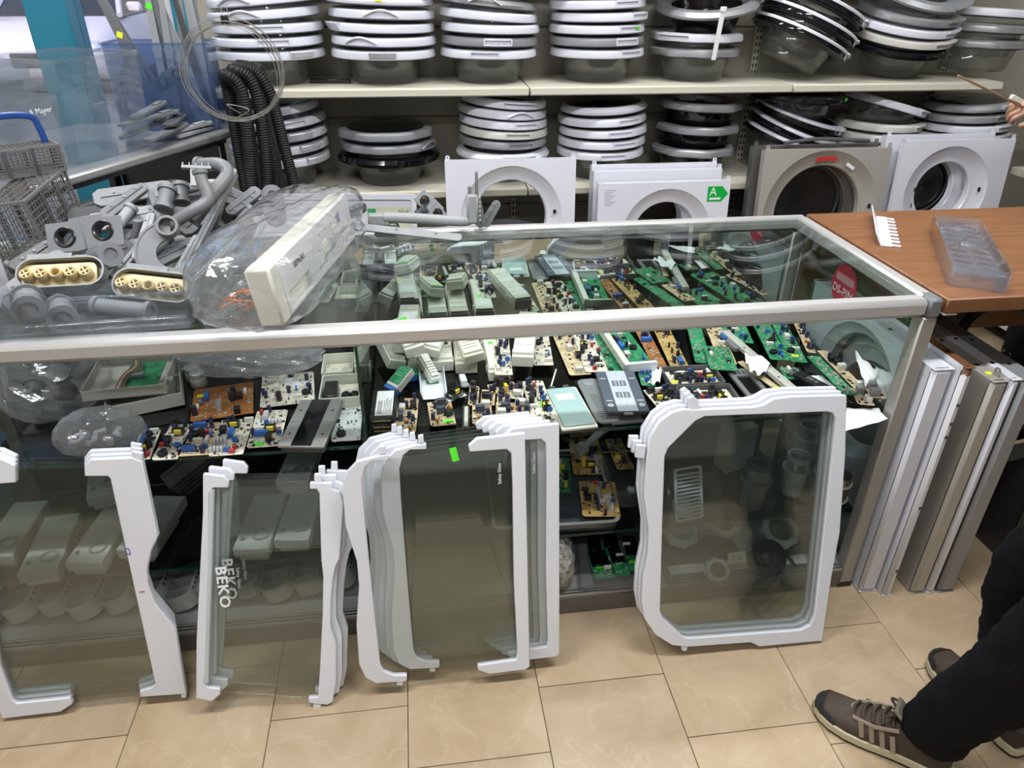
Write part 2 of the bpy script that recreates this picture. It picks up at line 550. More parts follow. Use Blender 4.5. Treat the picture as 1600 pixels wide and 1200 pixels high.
def lamp(i, x, y, watt):
    t = thing('ceiling_light', 'white ceiling tube lamp with long frosted diffuser', 'lamp', (x, y, ZC), group='tube lamps on the ceiling')
    part('housing', MB().rbox(-0.66, 0.66, -0.075, 0.075, -0.05, 0, 0.006), WHITE, t)
    part('diffuser', MB().rbox(-0.62, 0.62, -0.055, 0.055, -0.07, -0.05, 0.008), DIFF, t)
    ld = bpy.data.lights.new('ceiling_tube_%s_offscreen' % 'abcdef'[i], 'AREA')
    ld.shape = 'RECTANGLE'; ld.size = 1.24; ld.size_y = 0.12; ld.energy = watt; ld.color = LAMP_COLOUR
    lo = bpy.data.objects.new('ceiling_tube_%s_offscreen' % 'abcdef'[i], ld)
    lo.location = (0, 0, -0.075)
    link(lo, t)


DIFF = emit('lamp_diffuser', LAMP_COLOUR, 5.0)
for li, (lx, ly, lw) in enumerate(CEILING_LAMPS):
    lamp(li, lx, ly, lw)

# ------------------------------------------------------------------ parked car seen through the shop window
CARP = mat('car_white_paint', (0.62, 0.57, 0.63), 0.15, var=0.02)
CARG = mat('car_dark_glass', (0.025, 0.025, 0.03), 0.06, var=0.1)


def make_car():
    t = thing('parked_car', 'white car parked in the street beyond the teal window frame', 'car', (-4.95, 11.9, -0.0), (0, 0, 0.08))
    secs = [(-2.15, 0.35, 0.62, 0.70), (-2.0, 0.25, 0.80, 0.82), (-1.2, 0.22, 0.98, 0.88), (-0.7, 0.22, 1.04, 0.9), (1.5, 0.22, 1.06, 0.9), (2.1, 0.3, 0.98, 0.82), (2.2, 0.4, 0.8, 0.7)]
    b = MB(); vs = []
    prof = lambda z0, z1, w: [(-w * 0.92, z0), (-w, z0 + (z1 - z0) * 0.4), (-w * 0.97, z1 - 0.12), (-w * 0.82, z1), (w * 0.82, z1), (w * 0.97, z1 - 0.12), (w, z0 + (z1 - z0) * 0.4), (w * 0.92, z0)]
    for x, z0, z1, ww in secs:
        vs += [(y, x, z) for y, z in prof(z0, z1, ww)]
    m = 8; fs = []
    for i in range(len(secs) - 1):
        for k in range(m):
            fs.append((i * m + k, i * m + (k + 1) % m, (i + 1) * m + (k + 1) % m, (i + 1) * m + k))
    fs += [tuple(range(m))[::-1], tuple((len(secs) - 1) * m + k for k in range(m))]
    part('body', b.add(vs, fs), CARP, t, smooth=60)
    cab = [(-1.15, 1.0, 0.80), (-0.35, 1.48, 0.66), (1.0, 1.5, 0.66), (1.75, 1.04, 0.78)]
    b = MB(); vs = []
    for x, z, ww in cab:
        vs += [(-ww, x, z), (ww, x, z)]
    vs += [(-0.84, -1.15, 0.98), (0.84, -1.15, 0.98), (-0.84, 1.75, 0.98), (0.84, 1.75, 0.98)]
    fs = [(0, 1, 3, 2), (2, 3, 5, 4), (4, 5, 7, 6), (8, 0, 2, 4, 6, 10), (9, 11, 7, 5, 3, 1), (8, 9, 1, 0), (10, 6, 7, 11)]
    part('cabin_glass', b.add(vs, fs), CARG, t, smooth=0)
    r = MB()
    for s in (-1, 1):
        r.tube([(s * 0.82, -1.17, 1.0), (s * 0.68, -0.36, 1.48), (s * 0.68, 1.0, 1.51), (s * 0.8, 1.75, 1.05)], 0.04, 6)
    r.box(-0.64, 0.64, -0.35, 1.0, 1.48, 1.515)
    part('roof', r, CARP, t)
    for s in (-1, 1):
        part('headlight', MB().at((s * 0.6, -2.04, 0.68), (0.35, 0, 0)).lathe([(0.001, -0.06), (0.10, -0.04), (0.13, 0.0), (0.09, 0.05), (0.001, 0.06)], 16), mat('headlight_lens', (0.75, 0.75, 0.78), 0.1, 0.5), t)
        part('mirror', MB().rbox(s * 0.95 - 0.1, s * 0.95 + 0.1, -0.85, -0.73, 1.02, 1.16, 0.03), CARP, t)
        for y in (-1.35, 1.4):
            part('wheel', MB().at((s * 0.80, y, 0.31), (0, PI / 2, 0)).lathe([(0.05, -0.1), (0.2, -0.11), (0.31, -0.09), (0.31, 0.09), (0.2, 0.11), (0.05, 0.1)], 24, closed=True), RUBBER, t)
    part('grille', MB().rbox(-0.4, 0.4, -2.18, -2.1, 0.42, 0.6, 0.02), BLACK, t)


make_car()

# ------------------------------------------------------------------ back shelving with washing machine doors
SHELFM = mat('cream_shelf_steel', (0.60, 0.57, 0.47), 0.45, var=0.04, scale=4, rand=0.04)
SHELFB = mat('cream_back_panel', (0.40, 0.375, 0.315), 0.55, var=0.05, scale=3)
SY = 1.75
Z_UP, Z_LO, Z_DK, Z_TOP = 1.165, 0.748, 0.13, 1.72
BAYS = [(-0.735, 0.497), (0.501, 1.656), (1.660, 2.66)]
sh = thing('shelving_unit', 'cream steel wall shelving holding stacks of washing machine doors', 'shelving', (0, 0, 0))
for x0, x1 in BAYS:
    for z in (Z_TOP, Z_UP, Z_LO, Z_DK):
        sb = part('shelf_board', MB().rbox(x0 + 0.001, x1 - 0.001, SY, 2.2, z - 0.034, z, 0.003), SHELFM, sh)
        part('shelf_lip', MB().rbox(x0 + 0.003, x1 - 0.003, SY - 0.004, SY, z - 0.030, z - 0.004, 0.0015), SHELFM, sb)
    for z0, z1 in ((0.0, 0.55), (0.555, 0.98), (0.985, 1.36), (1.365, 2.1)):
        part('back_panel', MB().rbox(x0, x1, 2.202, 2.214, z0, z1, 0.002), SHELFB, sh)
    part('kick_plate', MB().rbox(x0, x1, SY + 0.03, SY + 0.045, 0.0, 0.094, 0.002), SHELFM, sh)
for x in (-0.735, 0.499, 1.658, 2.662):
    u = part('upright', MB().rbox(x - 0.016, x + 0.016, 2.172, 2.2, 0, 2.1, 0.002), SHELFM, sh)
    s = MB()
    for k in range(62):
        z = 0.2 + k * 0.03
        s.box(x - 0.011, x - 0.005, 2.1705, 2.1725, z, z + 0.016).box(x + 0.005, x + 0.011, 2.1705, 2.1725, z, z + 0.016)
    part('slots', s, BLACK, u, smooth=0, stuff=True)

DOORGLASS = pane('door_bowl_glass', (0.925, 0.935, 0.93), 0.06, (0.75, 0.77, 0.75))
SEAL = mat('dark_inner_frame', (0.035, 0.035, 0.037), 0.5, var=0.1)
DARKCOVER = mat('smoked_cover', (0.03, 0.03, 0.033), 0.12, var=0.1)
BOWL = MB().lathe([(0.160, 0.012), (0.157, 0.0), (0.150, -0.03), (0.131, -0.092), (0.122, -0.099), (0.0005, -0.101), (0.0005, -0.0975), (0.120, -0.0955),
                   (0.127, -0.090), (0.146, -0.03), (0.153, 0.0), (0.156, 0.012)], 40).mesh('glass_bowl', DOORGLASS)
BOWLS = {'clear': BOWL}
_b = BOWL.copy(); _b.materials.clear(); _b.materials.append(pane('smoked_bowl_glass', (0.33, 0.33, 0.34), 0.04, (0.3, 0.3, 0.3))); BOWLS['dark'] = _b


def octo(a):
    k = PI / 4
    d = (a + k / 2) % k - k / 2
    return min(1.0, 0.955 / math.cos(d))


RIMS = {}


def rim_mesh(style, r, m):
    key = (style, r, m.name)
    if key in RIMS: return RIMS[key]
    if style == 'tall':
        p = [(r - 0.010, -0.03), (r - 0.003, -0.02), (r, 0.030), (r - 0.006, 0.036), (r - 0.05, 0.034), (0.158, 0.010), (0.158, -0.02)]
    elif style == 'ring':
        p = [(r - 0.02, -0.002), (r - 0.002, 0.006), (r, 0.018), (r - 0.015, 0.036), (r - 0.04, 0.040), (0.150, 0.014), (0.152, 0.002)]
    elif style == 'dome':
        p = [(r - 0.012, 0.0), (r - 0.001, 0.006), (r, 0.016), (r - 0.014, 0.033), (r - 0.05, 0.045), (0.12, 0.052), (0.0005, 0.054), (0.0005, 0.046), (0.13, 0.042), (0.158, 0.0)]
    else:
        p = [(r - 0.008, 0.0), (r - 0.001, 0.004), (r, 0.010), (r - 0.003, 0.031), (r - 0.010, 0.038), (r - 0.028, 0.041), (0.160, 0.034), (0.156, 0.004)]
    p = [(a_, b_ * 0.84 if b_ > 0 else b_) for a_, b_ in p]
    RIMS[key] = MB().lathe(p, 48, closed=True, fn=octo if style == 'octo' else None).mesh('rim', m, 30)
    return RIMS[key]


HAND = {}


def handle_mesh(kind, r, m):
    key = (kind, r, m.name)
    if key in HAND: return HAND[key]
    b = MB(); f = -PI / 2
    if kind == 'arch':
        n = 14; pts = []
        for i in range(n + 1):
            t = i / n; a = f + (t - 0.5) * 0.62
            pts.append(((r + 0.003) * math.cos(a), (r + 0.003) * math.sin(a), 0.014 + 0.026 * math.sin(PI * t)))
        b.tube(pts, 0.0055, 8)
        b.lathe([(r - 0.006, 0.006), (r + 0.002, 0.006), (r + 0.002, 0.012), (r - 0.006, 0.012)], 10, closed=True, a0=f - 0.31, a1=f + 0.31)
    elif kind == 'plate':
        b.lathe([(r - 0.006, 0.004), (r + 0.004, 0.006), (r + 0.004, 0.012), (r - 0.001, 0.013), (r - 0.001, 0.029), (r + 0.006, 0.030), (r + 0.006, 0.036), (r - 0.01, 0.039)], 10, closed=True, a0=f - 0.27, a1=f + 0.27)
        for s in (-1, 1):
            b.lathe([(r - 0.006, 0.005), (r + 0.005, 0.006), (r + 0.006, 0.035), (r - 0.006, 0.036)], 2, closed=True, a0=f + s * 0.27 - 0.012, a1=f + s * 0.27 + 0.012)
    elif kind == 'wing':
        b.lathe([(r - 0.010, 0.010), (r + 0.004, 0.012), (r + 0.016, 0.036), (r + 0.012, 0.040), (r - 0.016, 0.038)], 12, closed=True, a0=f - 0.24, a1=f + 0.24)
    elif kind == 'lip':
        b.lathe([(r - 0.02, 0.030), (r - 0.002, 0.026), (r + 0.013, 0.031), (r + 0.013, 0.037), (r - 0.02, 0.042)], 12, closed=True, a0=f - 0.36, a1=f + 0.36)
        b.lathe([(r - 0.004, 0.004), (r + 0.002, 0.005), (r + 0.002, 0.026), (r - 0.004, 0.027)], 12, closed=True, a0=f - 0.36, a1=f + 0.36)
    b.v = [Vector((q.x, q.y, q.z * 0.84)) for q in b.v]
    HAND[key] = b.mesh('handle', m, 30)
    return HAND[key]


def seal_mesh(r):
    if ('seal', r) not in RIMS:
        RIMS[('seal', r)] = MB().lathe([(0.165, -0.004), (r - 0.018, -0.0035), (r - 0.012, -0.001), (r - 0.012, 0.004), (0.165, 0.004)], 40, closed=True).mesh('inner_frame', SEAL)
    return RIMS[('seal', r)]


COVER = MB().lathe([(0.172, 0.026), (0.168, 0.033), (0.12, 0.038), (0.0005, 0.040), (0.0005, 0.034), (0.165, 0.024)], 40).mesh('cover_glass', BLACKGLOSS)
COVER2 = COVER.copy(); COVER2.materials.clear(); COVER2.materials.append(pane('smoked_window', (0.25, 0.25, 0.26), 0.05, (0.2, 0.2, 0.2)))
HINGE = MB().rbox(-0.03, 0.03, -0.010, 0.008, 0.002, 0.022, 0.003).mesh('hinge', ALU2)
DOOR_MATS = {'white': WHITE2, 'silver': SILVER, 'grey': mat('door_grey', (0.30, 0.31, 0.33), 0.35, 0.3, var=0.04, rand=0.05), 'black': BLACKGLOSS,
             'ivory': mat('door_ivory', (0.62, 0.61, 0.57), 0.3, var=0.04, rand=0.04)}
ORD = ['bottom', 'second up', 'third up', 'fourth up', 'fifth up', 'sixth up', 'seventh up']
HNAME = {'arch': 'arched handle', 'plate': 'recessed handle', 'wing': 'flared handle', 'lip': 'lip handle', None: 'plain rim'}
SNAME = {'flat': 'round', 'octo': 'faceted', 'tall': 'deep', 'ring': 'ring shaped', 'dome': 'domed'}
STACK = ['first', 'second', 'third', 'fourth', 'fifth', 'sixth', 'seventh', 'eighth']


def door(x, y, z, r, col, style, handle, ang, tx, ty, where, group, cover=None, accent=None, sticker=None, bowl='clear'):
    t = thing('washer_porthole', f'{col} {SNAME[style]} porthole, {HNAME[handle]}, {where}', 'porthole', (x, y, z), (math.radians(tx), math.radians(ty), math.radians(ang)), group)
    t.rotation_mode = 'ZYX'
    m = DOOR_MATS[col]
    part('rim', rim_mesh(style, r, m), None, t)
    part('inner_frame', seal_mesh(r), None, t)
    if style != 'dome': part('glass_bowl', BOWLS[bowl], None, t)
    if handle: part('handle', handle_mesh(handle, r, DOOR_MATS[accent] if accent else m), None, t)
    if cover: part('cover_glass', COVER if cover == 'black' else COVER2, None, t)
    if accent and not handle or style == 'tall' or (accent and col == 'black'):
        key = ('acc', r)
        if key not in RIMS:
            RIMS[key] = MB().lathe([(r - 0.030, 0.028), (r + 0.001, 0.022), (r + 0.003, 0.028), (r + 0.001, 0.034), (r - 0.028, 0.036)], 48, closed=True).mesh('trim_ring', WHITE2)
        part('trim_ring', RIMS[key], None, t)
    part('hinge', HINGE, None, t, (0, r - 0.004, 0.004))
    if sticker:
        a = -PI / 2 + math.radians(sticker[1])
        part('price_sticker', MB().cbox(0.030, 0.0006, 0.014), LIME if sticker[0] == 'g' else FLUO, t, ((r + 0.0035) * math.cos(a), (r + 0.0035) * math.sin(a), 0.022), (0, 0, a + PI / 2))
    return t


def stack(shelf, n, x, r, pitch, doors, y=1.97, tilt=0.0, base=None, tiltx=0.0, lean=False):
    z = {'upper': Z_UP, 'lower': Z_LO}[shelf] + 0.102 if base is None else base
    cx = x
    for i, d in enumerate(doors):
        col, style, handle, ang = d[:4]
        k = d[4] if len(d) > 4 else {}
        ty = tilt * (i + 1) / len(doors) + k.get('ty', 0)
        z += k.get('dz', 0)
        rr = k.get('r', r)
        door(cx + k.get('dx', 0) + rnd.uniform(-0.006, 0.006), y + k.get('dy', 0) - (0.19 * pitch * i if lean else 0), z, rr, col, style, handle, ang, tiltx + k.get('tx', 0), ty,
             f'{ORD[i]} in {STACK[n]} {shelf}-shelf stack from hoses' if shelf != 'floor' else f'{ORD[i]}, {n}', f'doors in the {STACK[n]} {shelf} shelf stack',
             k.get('cover'), k.get('accent'), k.get('st'), k.get('bowl', 'clear'))
        z += k.get('pitch', pitch)


W_ = 'white'
stack('upper', 0, -0.557, 0.222, 0.0485, [(W_, 'flat', 'wing', 42), (W_, 'flat', 'plate', 14), (W_, 'flat', 'plate', 8), (W_, 'flat', 'arch', -14, {'ty': -2}), (W_, 'flat', 'arch', -22, {'ty': -3}), (W_, 'flat', 'arch', -10, {'ty': -3})], tilt=-2)
stack('upper', 1, -0.09, 0.218, 0.049, [(W_, 'flat', 'wing', 0), (W_, 'flat', 'arch', -24), (W_, 'flat', 'wing', -62), (W_, 'flat', 'arch', 0), (W_, 'dome', None, 0, {'st': ('y', 0)})], tilt=2)
stack('upper', 2, 0.355, 0.207, 0.047, [(W_, 'flat', 'plate', -10), ('grey', 'flat', 'plate', 4, {'accent': W_}), (W_, 'flat', None, 0, {'r': 0.21}), (W_, 'flat', None, 0, {'ty': 2}), ('silver', 'ring', 'arch', -10, {'ty': 3}), ('grey', 'ring', None, 10, {'ty': 3, 'dx': 0.006, 'dz': 0.003})], tilt=3)
stack('upper', 3, 0.822, 0.206, 0.046, [(W_, 'flat', 'plate', 32), ('grey', 'flat', 'plate', 26, {'accent': W_}), (W_, 'flat', 'plate', 30, {'st': ('g', 12)}), (W_, 'flat', 'plate', 44), (W_, 'flat', 'plate', 24, {'ty': -0.5}), ('grey', 'flat', None, 0, {'cover': 'black', 'dz': 0.003})], tilt=-1.5)
stack('upper', 4, 1.277, 0.203, 0.058, [('silver', 'octo', 'wing', -70), (W_, 'octo', 'lip', -50), ('silver', 'ring', None, 0, {'ty': -7, 'tx': 12, 'dz': 0.075, 'dx': 0.03, 'r': 0.226, 'bowl': 'dark'})], tilt=1)
stack('upper', 5, 1.735, 0.225, 0.056, [('black', 'flat', 'lip', 65, {'st': ('g', 45), 'ty': 23, 'accent': W_}), ('black', 'flat', 'lip', 70, {'ty': 23, 'dx': 0.02, 'accent': W_}), ('black', 'flat', 'lip', 60, {'ty': 23, 'dx': 0.055, 'dz': 0.012, 'st': ('g', 20), 'accent': W_})], tilt=0, base=Z_UP + 0.155, y=1.935)
stack('upper', 6, 2.235, 0.222, 0.044, [('black', 'flat', None, 0), ('ivory', 'flat', 'lip', 30), (W_, 'flat', 'lip', 40), ('silver', 'flat', 'lip', 36), ('grey', 'ring', 'lip', 40, {'dz': 0.062, 'r': 0.23, 'tx': 14, 'dy': -0.01})], tilt=4, tiltx=11, base=Z_UP + 0.128, lean=True)
stack('upper', 7, 2.66, 0.2, 0.062, [('silver', 'octo', 'lip', 52), ('silver', 'octo', 'lip', 48), (W_, 'octo', 'lip', 45)], tilt=3, base=Z_UP + 0.13)

stack('lower', 0, -0.575, 0.212, 0.051, [(W_, 'flat', 'wing', 52), (W_, 'flat', 'wing', 46), (W_, 'flat', 'wing', 34), (W_, 'flat', 'plate', 26), (W_, 'flat', 'wing', 14, {'r': 0.19})], tilt=-5)
stack('lower', 1, -0.107, 0.214, 0.052, [('black', 'ring', 'lip', 30, {'r': 0.228}), ('grey', 'octo', 'arch', 60), ('grey', 'octo', None, 0, {'cover': 'smoke'})], tilt=0, y=1.955)
stack('lower', 2, 0.411, 0.2, 0.0415, [(W_, 'ring', 'lip', 14, {'r': 0.215}), ('silver', 'flat', 'plate', 18, {'dz': 0.012}), ('ivory', 'flat', 'plate', 12), (W_, 'flat', 'plate', 24), (W_, 'flat', 'arch', 18), (W_, 'flat', 'lip', 14, {'r': 0.19})], tilt=5, base=Z_LO + 0.105)
stack('lower', 3, 0.874, 0.203, 0.048, [(W_, 'flat', 'plate', 4), (W_, 'flat', 'plate', 18), (W_, 'flat', 'plate', 10), (W_, 'flat', 'plate', 24), (W_, 'ring', None, 0, {'cover': 'black', 'r': 0.198})], tilt=-3)
stack('lower', 4, 1.323, 0.2, 0.098, [('silver', 'octo', 'wing', -65, {'bowl': 'dark'}), ('silver', 'octo', 'wing', -60, {'bowl': 'dark'}), ('silver', 'octo', None, 0, {'bowl': 'dark'})], tilt=2)
stack('lower', 5, 1.775, 0.21, 0.05, [('black', 'flat', 'lip', 50, {'ty': 18, 'tx': 6, 'accent': W_}), ('black', 'ring', 'lip', 55, {'accent': W_, 'ty': 18, 'tx': 8, 'dx': 0.015}), ('black', 'flat', 'lip', 62, {'ty': 15, 'tx': 6, 'dx': 0.05, 'accent': W_}), ('black', 'flat', None, 0, {'cover': 'black', 'st': ('g', 42), 'dx': 0.01, 'dz': 0.046, 'dy': -0.03, 'ty': 2, 'r': 0.215})], base=Z_LO + 0.135)
stack('lower', 6, 2.235, 0.2, 0.046, [(W_, 'flat', 'lip', 52), ('ivory', 'flat', 'lip', 50), ('ivory', 'flat', 'lip', 46), (W_, 'flat', 'lip', 44, {'ty': 12, 'dz': 0.044})], tilt=2, base=Z_LO + 0.105)
stack('lower', 7, 2.655, 0.212, 0.046, [('ivory', 'flat', 'lip', 30), ('ivory', 'flat', 'lip', 34), (W_, 'flat', 'lip', 30), ('silver', 'flat', 'lip', 26), ('silver', 'ring', 'lip', 30, {'cover': 'smoke'})], tilt=-4, y=1.94, base=Z_LO + 0.104)
for gx, nm in ((0.42, 'behind plain white front'), (1.02, 'behind arrow-sticker front'), (1.44, 'beside dark steel front'), (1.86, 'behind champagne front'), (2.36, 'behind deep-opening front')):
    z = Z_DK + 0.109
    for i, c in enumerate((('grey', 'flat', 'plate'), ('grey', 'octo', 'lip'), ('silver', 'flat', 'lip'), ('white', 'ring', None))):
        door(gx + 0.01 * i, 1.955, z, 0.205, c[0], c[1], c[2], 20 * i - 20, 0, 3, f'{ORD[i]} of floor stack {nm}', 'doors stacked under the lower shelf')
        z += 0.075
t = thing('tape_strap', 'white tape strap tied over the ring shaped porthole stack', 'strap', (1.272, 1.735, Z_UP + 0.10), (0.06, 0.05, 0))
part('strap', MB().rbox(-0.010, 0.010, -0.002, 0.002, 0, 0.185, 0.001), PAPER, t)
part('knot', MB().rbox(-0.013, 0.013, -0.006, 0.004, 0.18, 0.20, 0.003), PAPER, t)
BLACKSTRIP = MB().rbox(-0.085, 0.085, -0.012, 0.012, 0, 0.018, 0.003)
solo('handle_strip', BLACKSTRIP, BLACK, 'black plastic strip lying on upper shelf beside second door stack', 'strip', (-0.325, 1.93, Z_UP + 0.0005), (0, 0, -0.15))

# ------------------------------------------------------------------ washing machine front panels behind the showcase
def front_panel(label, xc, w, ztop, ybase, lean, m, rh, rrec, hz, hx=0.0, depth=0.035, group='washing machine fronts behind the showcase', tabs=True, ring=None):
    """stands on the floor, face towards the room (-y), leaning back by lean radians"""
    h = ztop / math.cos(lean)
    t = thing('washing_machine_front', label, 'front panel', (xc, ybase, 0), (PI / 2 - lean, 0, 0), group)
    hy = hz / math.cos(lean)
    part('face', MB().plate([(-w / 2, 0), (w / 2, 0), (w / 2, h), (-w / 2, h)], 0, 0.0015, [circ(rrec, 48, hx, hy)]), m, t, smooth=0)
    part('recess', MB().lathe([(rrec + 0.001, 0.0016), (rrec - 0.010, -0.010), (rh + 0.035, -0.016), (rh + 0.028, -0.022), (rh + 0.004, -0.024), (rh, -0.028), (rh - 0.002, -0.055), (rh + 0.004, -0.055), (rh + 0.01, -0.030), (rrec - 0.01, -0.018), (rrec + 0.001, -0.002)], 56, c=(hx, hy)), ring or m, t)
    fl = MB()
    fl.box(-w / 2, -w / 2 + 0.0015, 0, h, -depth, 0).box(w / 2 - 0.0015, w / 2, 0, h, -depth, 0).box(-w / 2, w / 2, h - 0.0015, h, -depth, 0).box(-w / 2, w / 2, 0, 0.0015, -depth, 0)
    part('folded_edge', fl, m, t, smooth=0)
    if tabs:
        for s in (-1, 1):
            part('tab', MB().plate(rrect(0.018, 0.024, 0.006, 3, s * (w / 2 - 0.012), h + 0.008), -0.003, -0.0015, [circ(0.003, 8, s * (w / 2 - 0.012), h + 0.012)]), m, t, smooth=0)
    return t, h, hy


LEAN = 0.10
t, h, hy = front_panel('white washing machine front leaning behind the grey spray arm', 0.40, 0.545, 0.912, 1.49, LEAN, WHITE2, 0.155, 0.215, 0.672)
part('latch_hole', MB().rbox(0.178, 0.192, hy + 0.015, hy + 0.032, 0.0012, 0.0026, 0.001), BLACK, t)
t, h, hy = front_panel('white washing machine front with green arrow energy sticker', 1.055, 0.58, 0.812, 1.46, LEAN, WHITE2, 0.14, 0.20, 0.585, hx=0.02)
ar = pick(1126, 300, y=1.52)
ax, ay = 0.235, h - 0.055
part('energy_sticker', MB().plate([(ax - 0.045, ay - 0.032), (ax + 0.02, ay - 0.032), (ax + 0.048, ay), (ax + 0.02, ay + 0.032), (ax - 0.045, ay + 0.032)], 0.0015, 0.0022), mat('energy_green', (0.0, 0.38, 0.05), 0.45), t, smooth=0)
part('letter', text_mesh('A', 0.05, PAPER), None, t, (ax - 0.02, ay + 0.008, 0.0026))
part('print_line', MB().box(ax - 0.035, ax + 0.015, ay - 0.024, ay - 0.015, 0.0022, 0.0027), PAPER, t)
lb = MB()
for k in range(9): lb.box(-0.262, -0.215 - 0.01 * (k % 3), h - 0.03 - 0.008 * k, h - 0.026 - 0.008 * k, 0.0015, 0.0019)
part('rating_print', lb, mat('faint_print', (0.45, 0.46, 0.5), 0.6), t, smooth=0, stuff=True)
front_panel('white front panel standing directly behind the arrow-sticker front', 1.045, 0.57, 0.845, 1.53, LEAN, WHITE2, 0.14, 0.20, 0.60)
front_panel('rear of three white fronts stacked at the arrow sticker', 1.045, 0.565, 0.858, 1.585, LEAN, WHITE2, 0.14, 0.20, 0.61)
t, h, hy = front_panel('champagne steel washing machine front with red sticker over its opening', 1.79, 0.585, 0.925, 1.49, LEAN, CHAMP, 0.20, 0.265, 0.655)
ra = MB().lathe([(0.222, -0.0085), (0.238, -0.0065), (0.238, -0.0055), (0.222, -0.0075)], 12, closed=True, c=(0, hy), a0=PI / 2 - 0.2, a1=PI / 2 + 0.22)
part('warning_sticker', ra, mat('red_sticker', (0.62, 0.03, 0.03), 0.45), t)
part('rating_label', MB().at((0.115, hy + 0.195, -0.0065), (0, 0, -0.55)).cbox(0.045, 0.014, 0.001), PAPER, t)
part('latch_hole', MB().rbox(0.232, 0.246, hy + 0.01, hy + 0.03, -0.008, -0.004, 0.001), BLACK, t)
front_panel('dark steel front standing behind the champagne one', 1.765, 0.585, 0.93, 1.555, LEAN, mat('dark_steel', (0.16, 0.155, 0.15), 0.35, 0.5), 0.19, 0.25, 0.655)
for x, z, r, lb in ((1.80, 0.66, 0.245, 'added black disc darkening the champagne front opening'), (2.37, 0.72, 0.19, 'added black disc darkening the deep white opening')):  # added discs, their black stands in for the shade inside the openings
    t = thing('shade_disc', lb, 'cover', (x, 1.724, z), (PI / 2, 0, 0))
    part('disc', MB().lathe([(0.0005, 0.0), (r * 0.5, 0.006), (r * 0.55, 0.014), (r * 0.8, 0.014), (r, 0.004), (r, -0.012), (0.0005, -0.012)], 40), BLACK, t)
    part('rib_ring', MB().lathe([(r * 0.62, 0.013), (r * 0.66, 0.018), (r * 0.70, 0.013)], 40), DGREY, t)
    part('stand', MB().rbox(-0.03, 0.03, -z + 0.002, -r * 0.9, -0.010, 0.0, 0.003), BLACK, t)
tp = MB().tube(smooth_path([(-0.2, 0, 0), (-0.05, 0.01, 0.012), (0.1, 0, 0.008), (0.2, 0.01, 0.0)]), 0.008, 8)
solo('wiring_loom', tp, DGREY, 'taped dark cable lying on top of the champagne front', 'cable', (1.80, 1.625, 0.945), group=None)
t, h, hy = front_panel('white washing machine front with deep round opening by the wood counter', 2.39, 0.525, 0.955, 1.47, LEAN, WHITE2, 0.13, 0.20, 0.73, hx=-0.02)
for dx, dy in ((-0.155, 0.02), (-0.12, 0.02), (-0.155, -0.05), (-0.12, -0.05)):
    part('hinge_hole', MB().rbox(-0.02 + dx - 0.003, -0.02 + dx + 0.003, hy + dy - 0.012, hy + dy + 0.008, 0.0013, 0.0025, 0.001), BLACK, t)
part('latch_hole', MB().rbox(0.135, 0.15, hy + 0.0, hy + 0.02, 0.0013, 0.0025, 0.001), BLACK, t)
front_panel('white front hidden behind the deep-opening one by wood counter', 2.345, 0.525, 0.965, 1.545, LEAN, WHITE2, 0.13, 0.20, 0.73)
# small panel with the energy class print
t = thing('energy_label_panel', 'white framed panel with A plus energy print behind showcase', 'panel', (-0.33, 1.36, 0.0), (PI / 2 - 0.05, 0.03, 0))
part('frame', MB().plate(rrect(0.62, 0.84, 0.012, 3, 0, 0.42), 0, 0.012, [rrect(0.58, 0.80, 0.01, 3, 0, 0.42)]), WHITE2, t)
part('board', MB().box(-0.29, 0.29, 0.02, 0.82, 0.0, 0.006), WHITE2, t, smooth=0)
part('letter', text_mesh('A', 0.085, INK), None, t, (0.215, 0.735, 0.0075))
part('lettering', text_mesh('plus', 0.026, mat('grey_print', (0.25, 0.27, 0.2), 0.5)), None, t, (0.258, 0.775, 0.0075))
part('print_ground', MB().box(0.155, 0.285, 0.68, 0.79, 0.006, 0.0066), mat('pale_yellow_print', (0.66, 0.66, 0.5), 0.5), t, smooth=0)
for k, c in enumerate(((0.05, 0.35, 0.12), (0.25, 0.5, 0.1), (0.75, 0.62, 0.05), (0.75, 0.45, 0.04), (0.7, 0.25, 0.05))):
    part('class_bar', MB().box(0.12, 0.152, 0.768 - k * 0.018, 0.784 - k * 0.018, 0.006, 0.0068), mat('class_bar_%d' % k, c, 0.5), t, smooth=0)

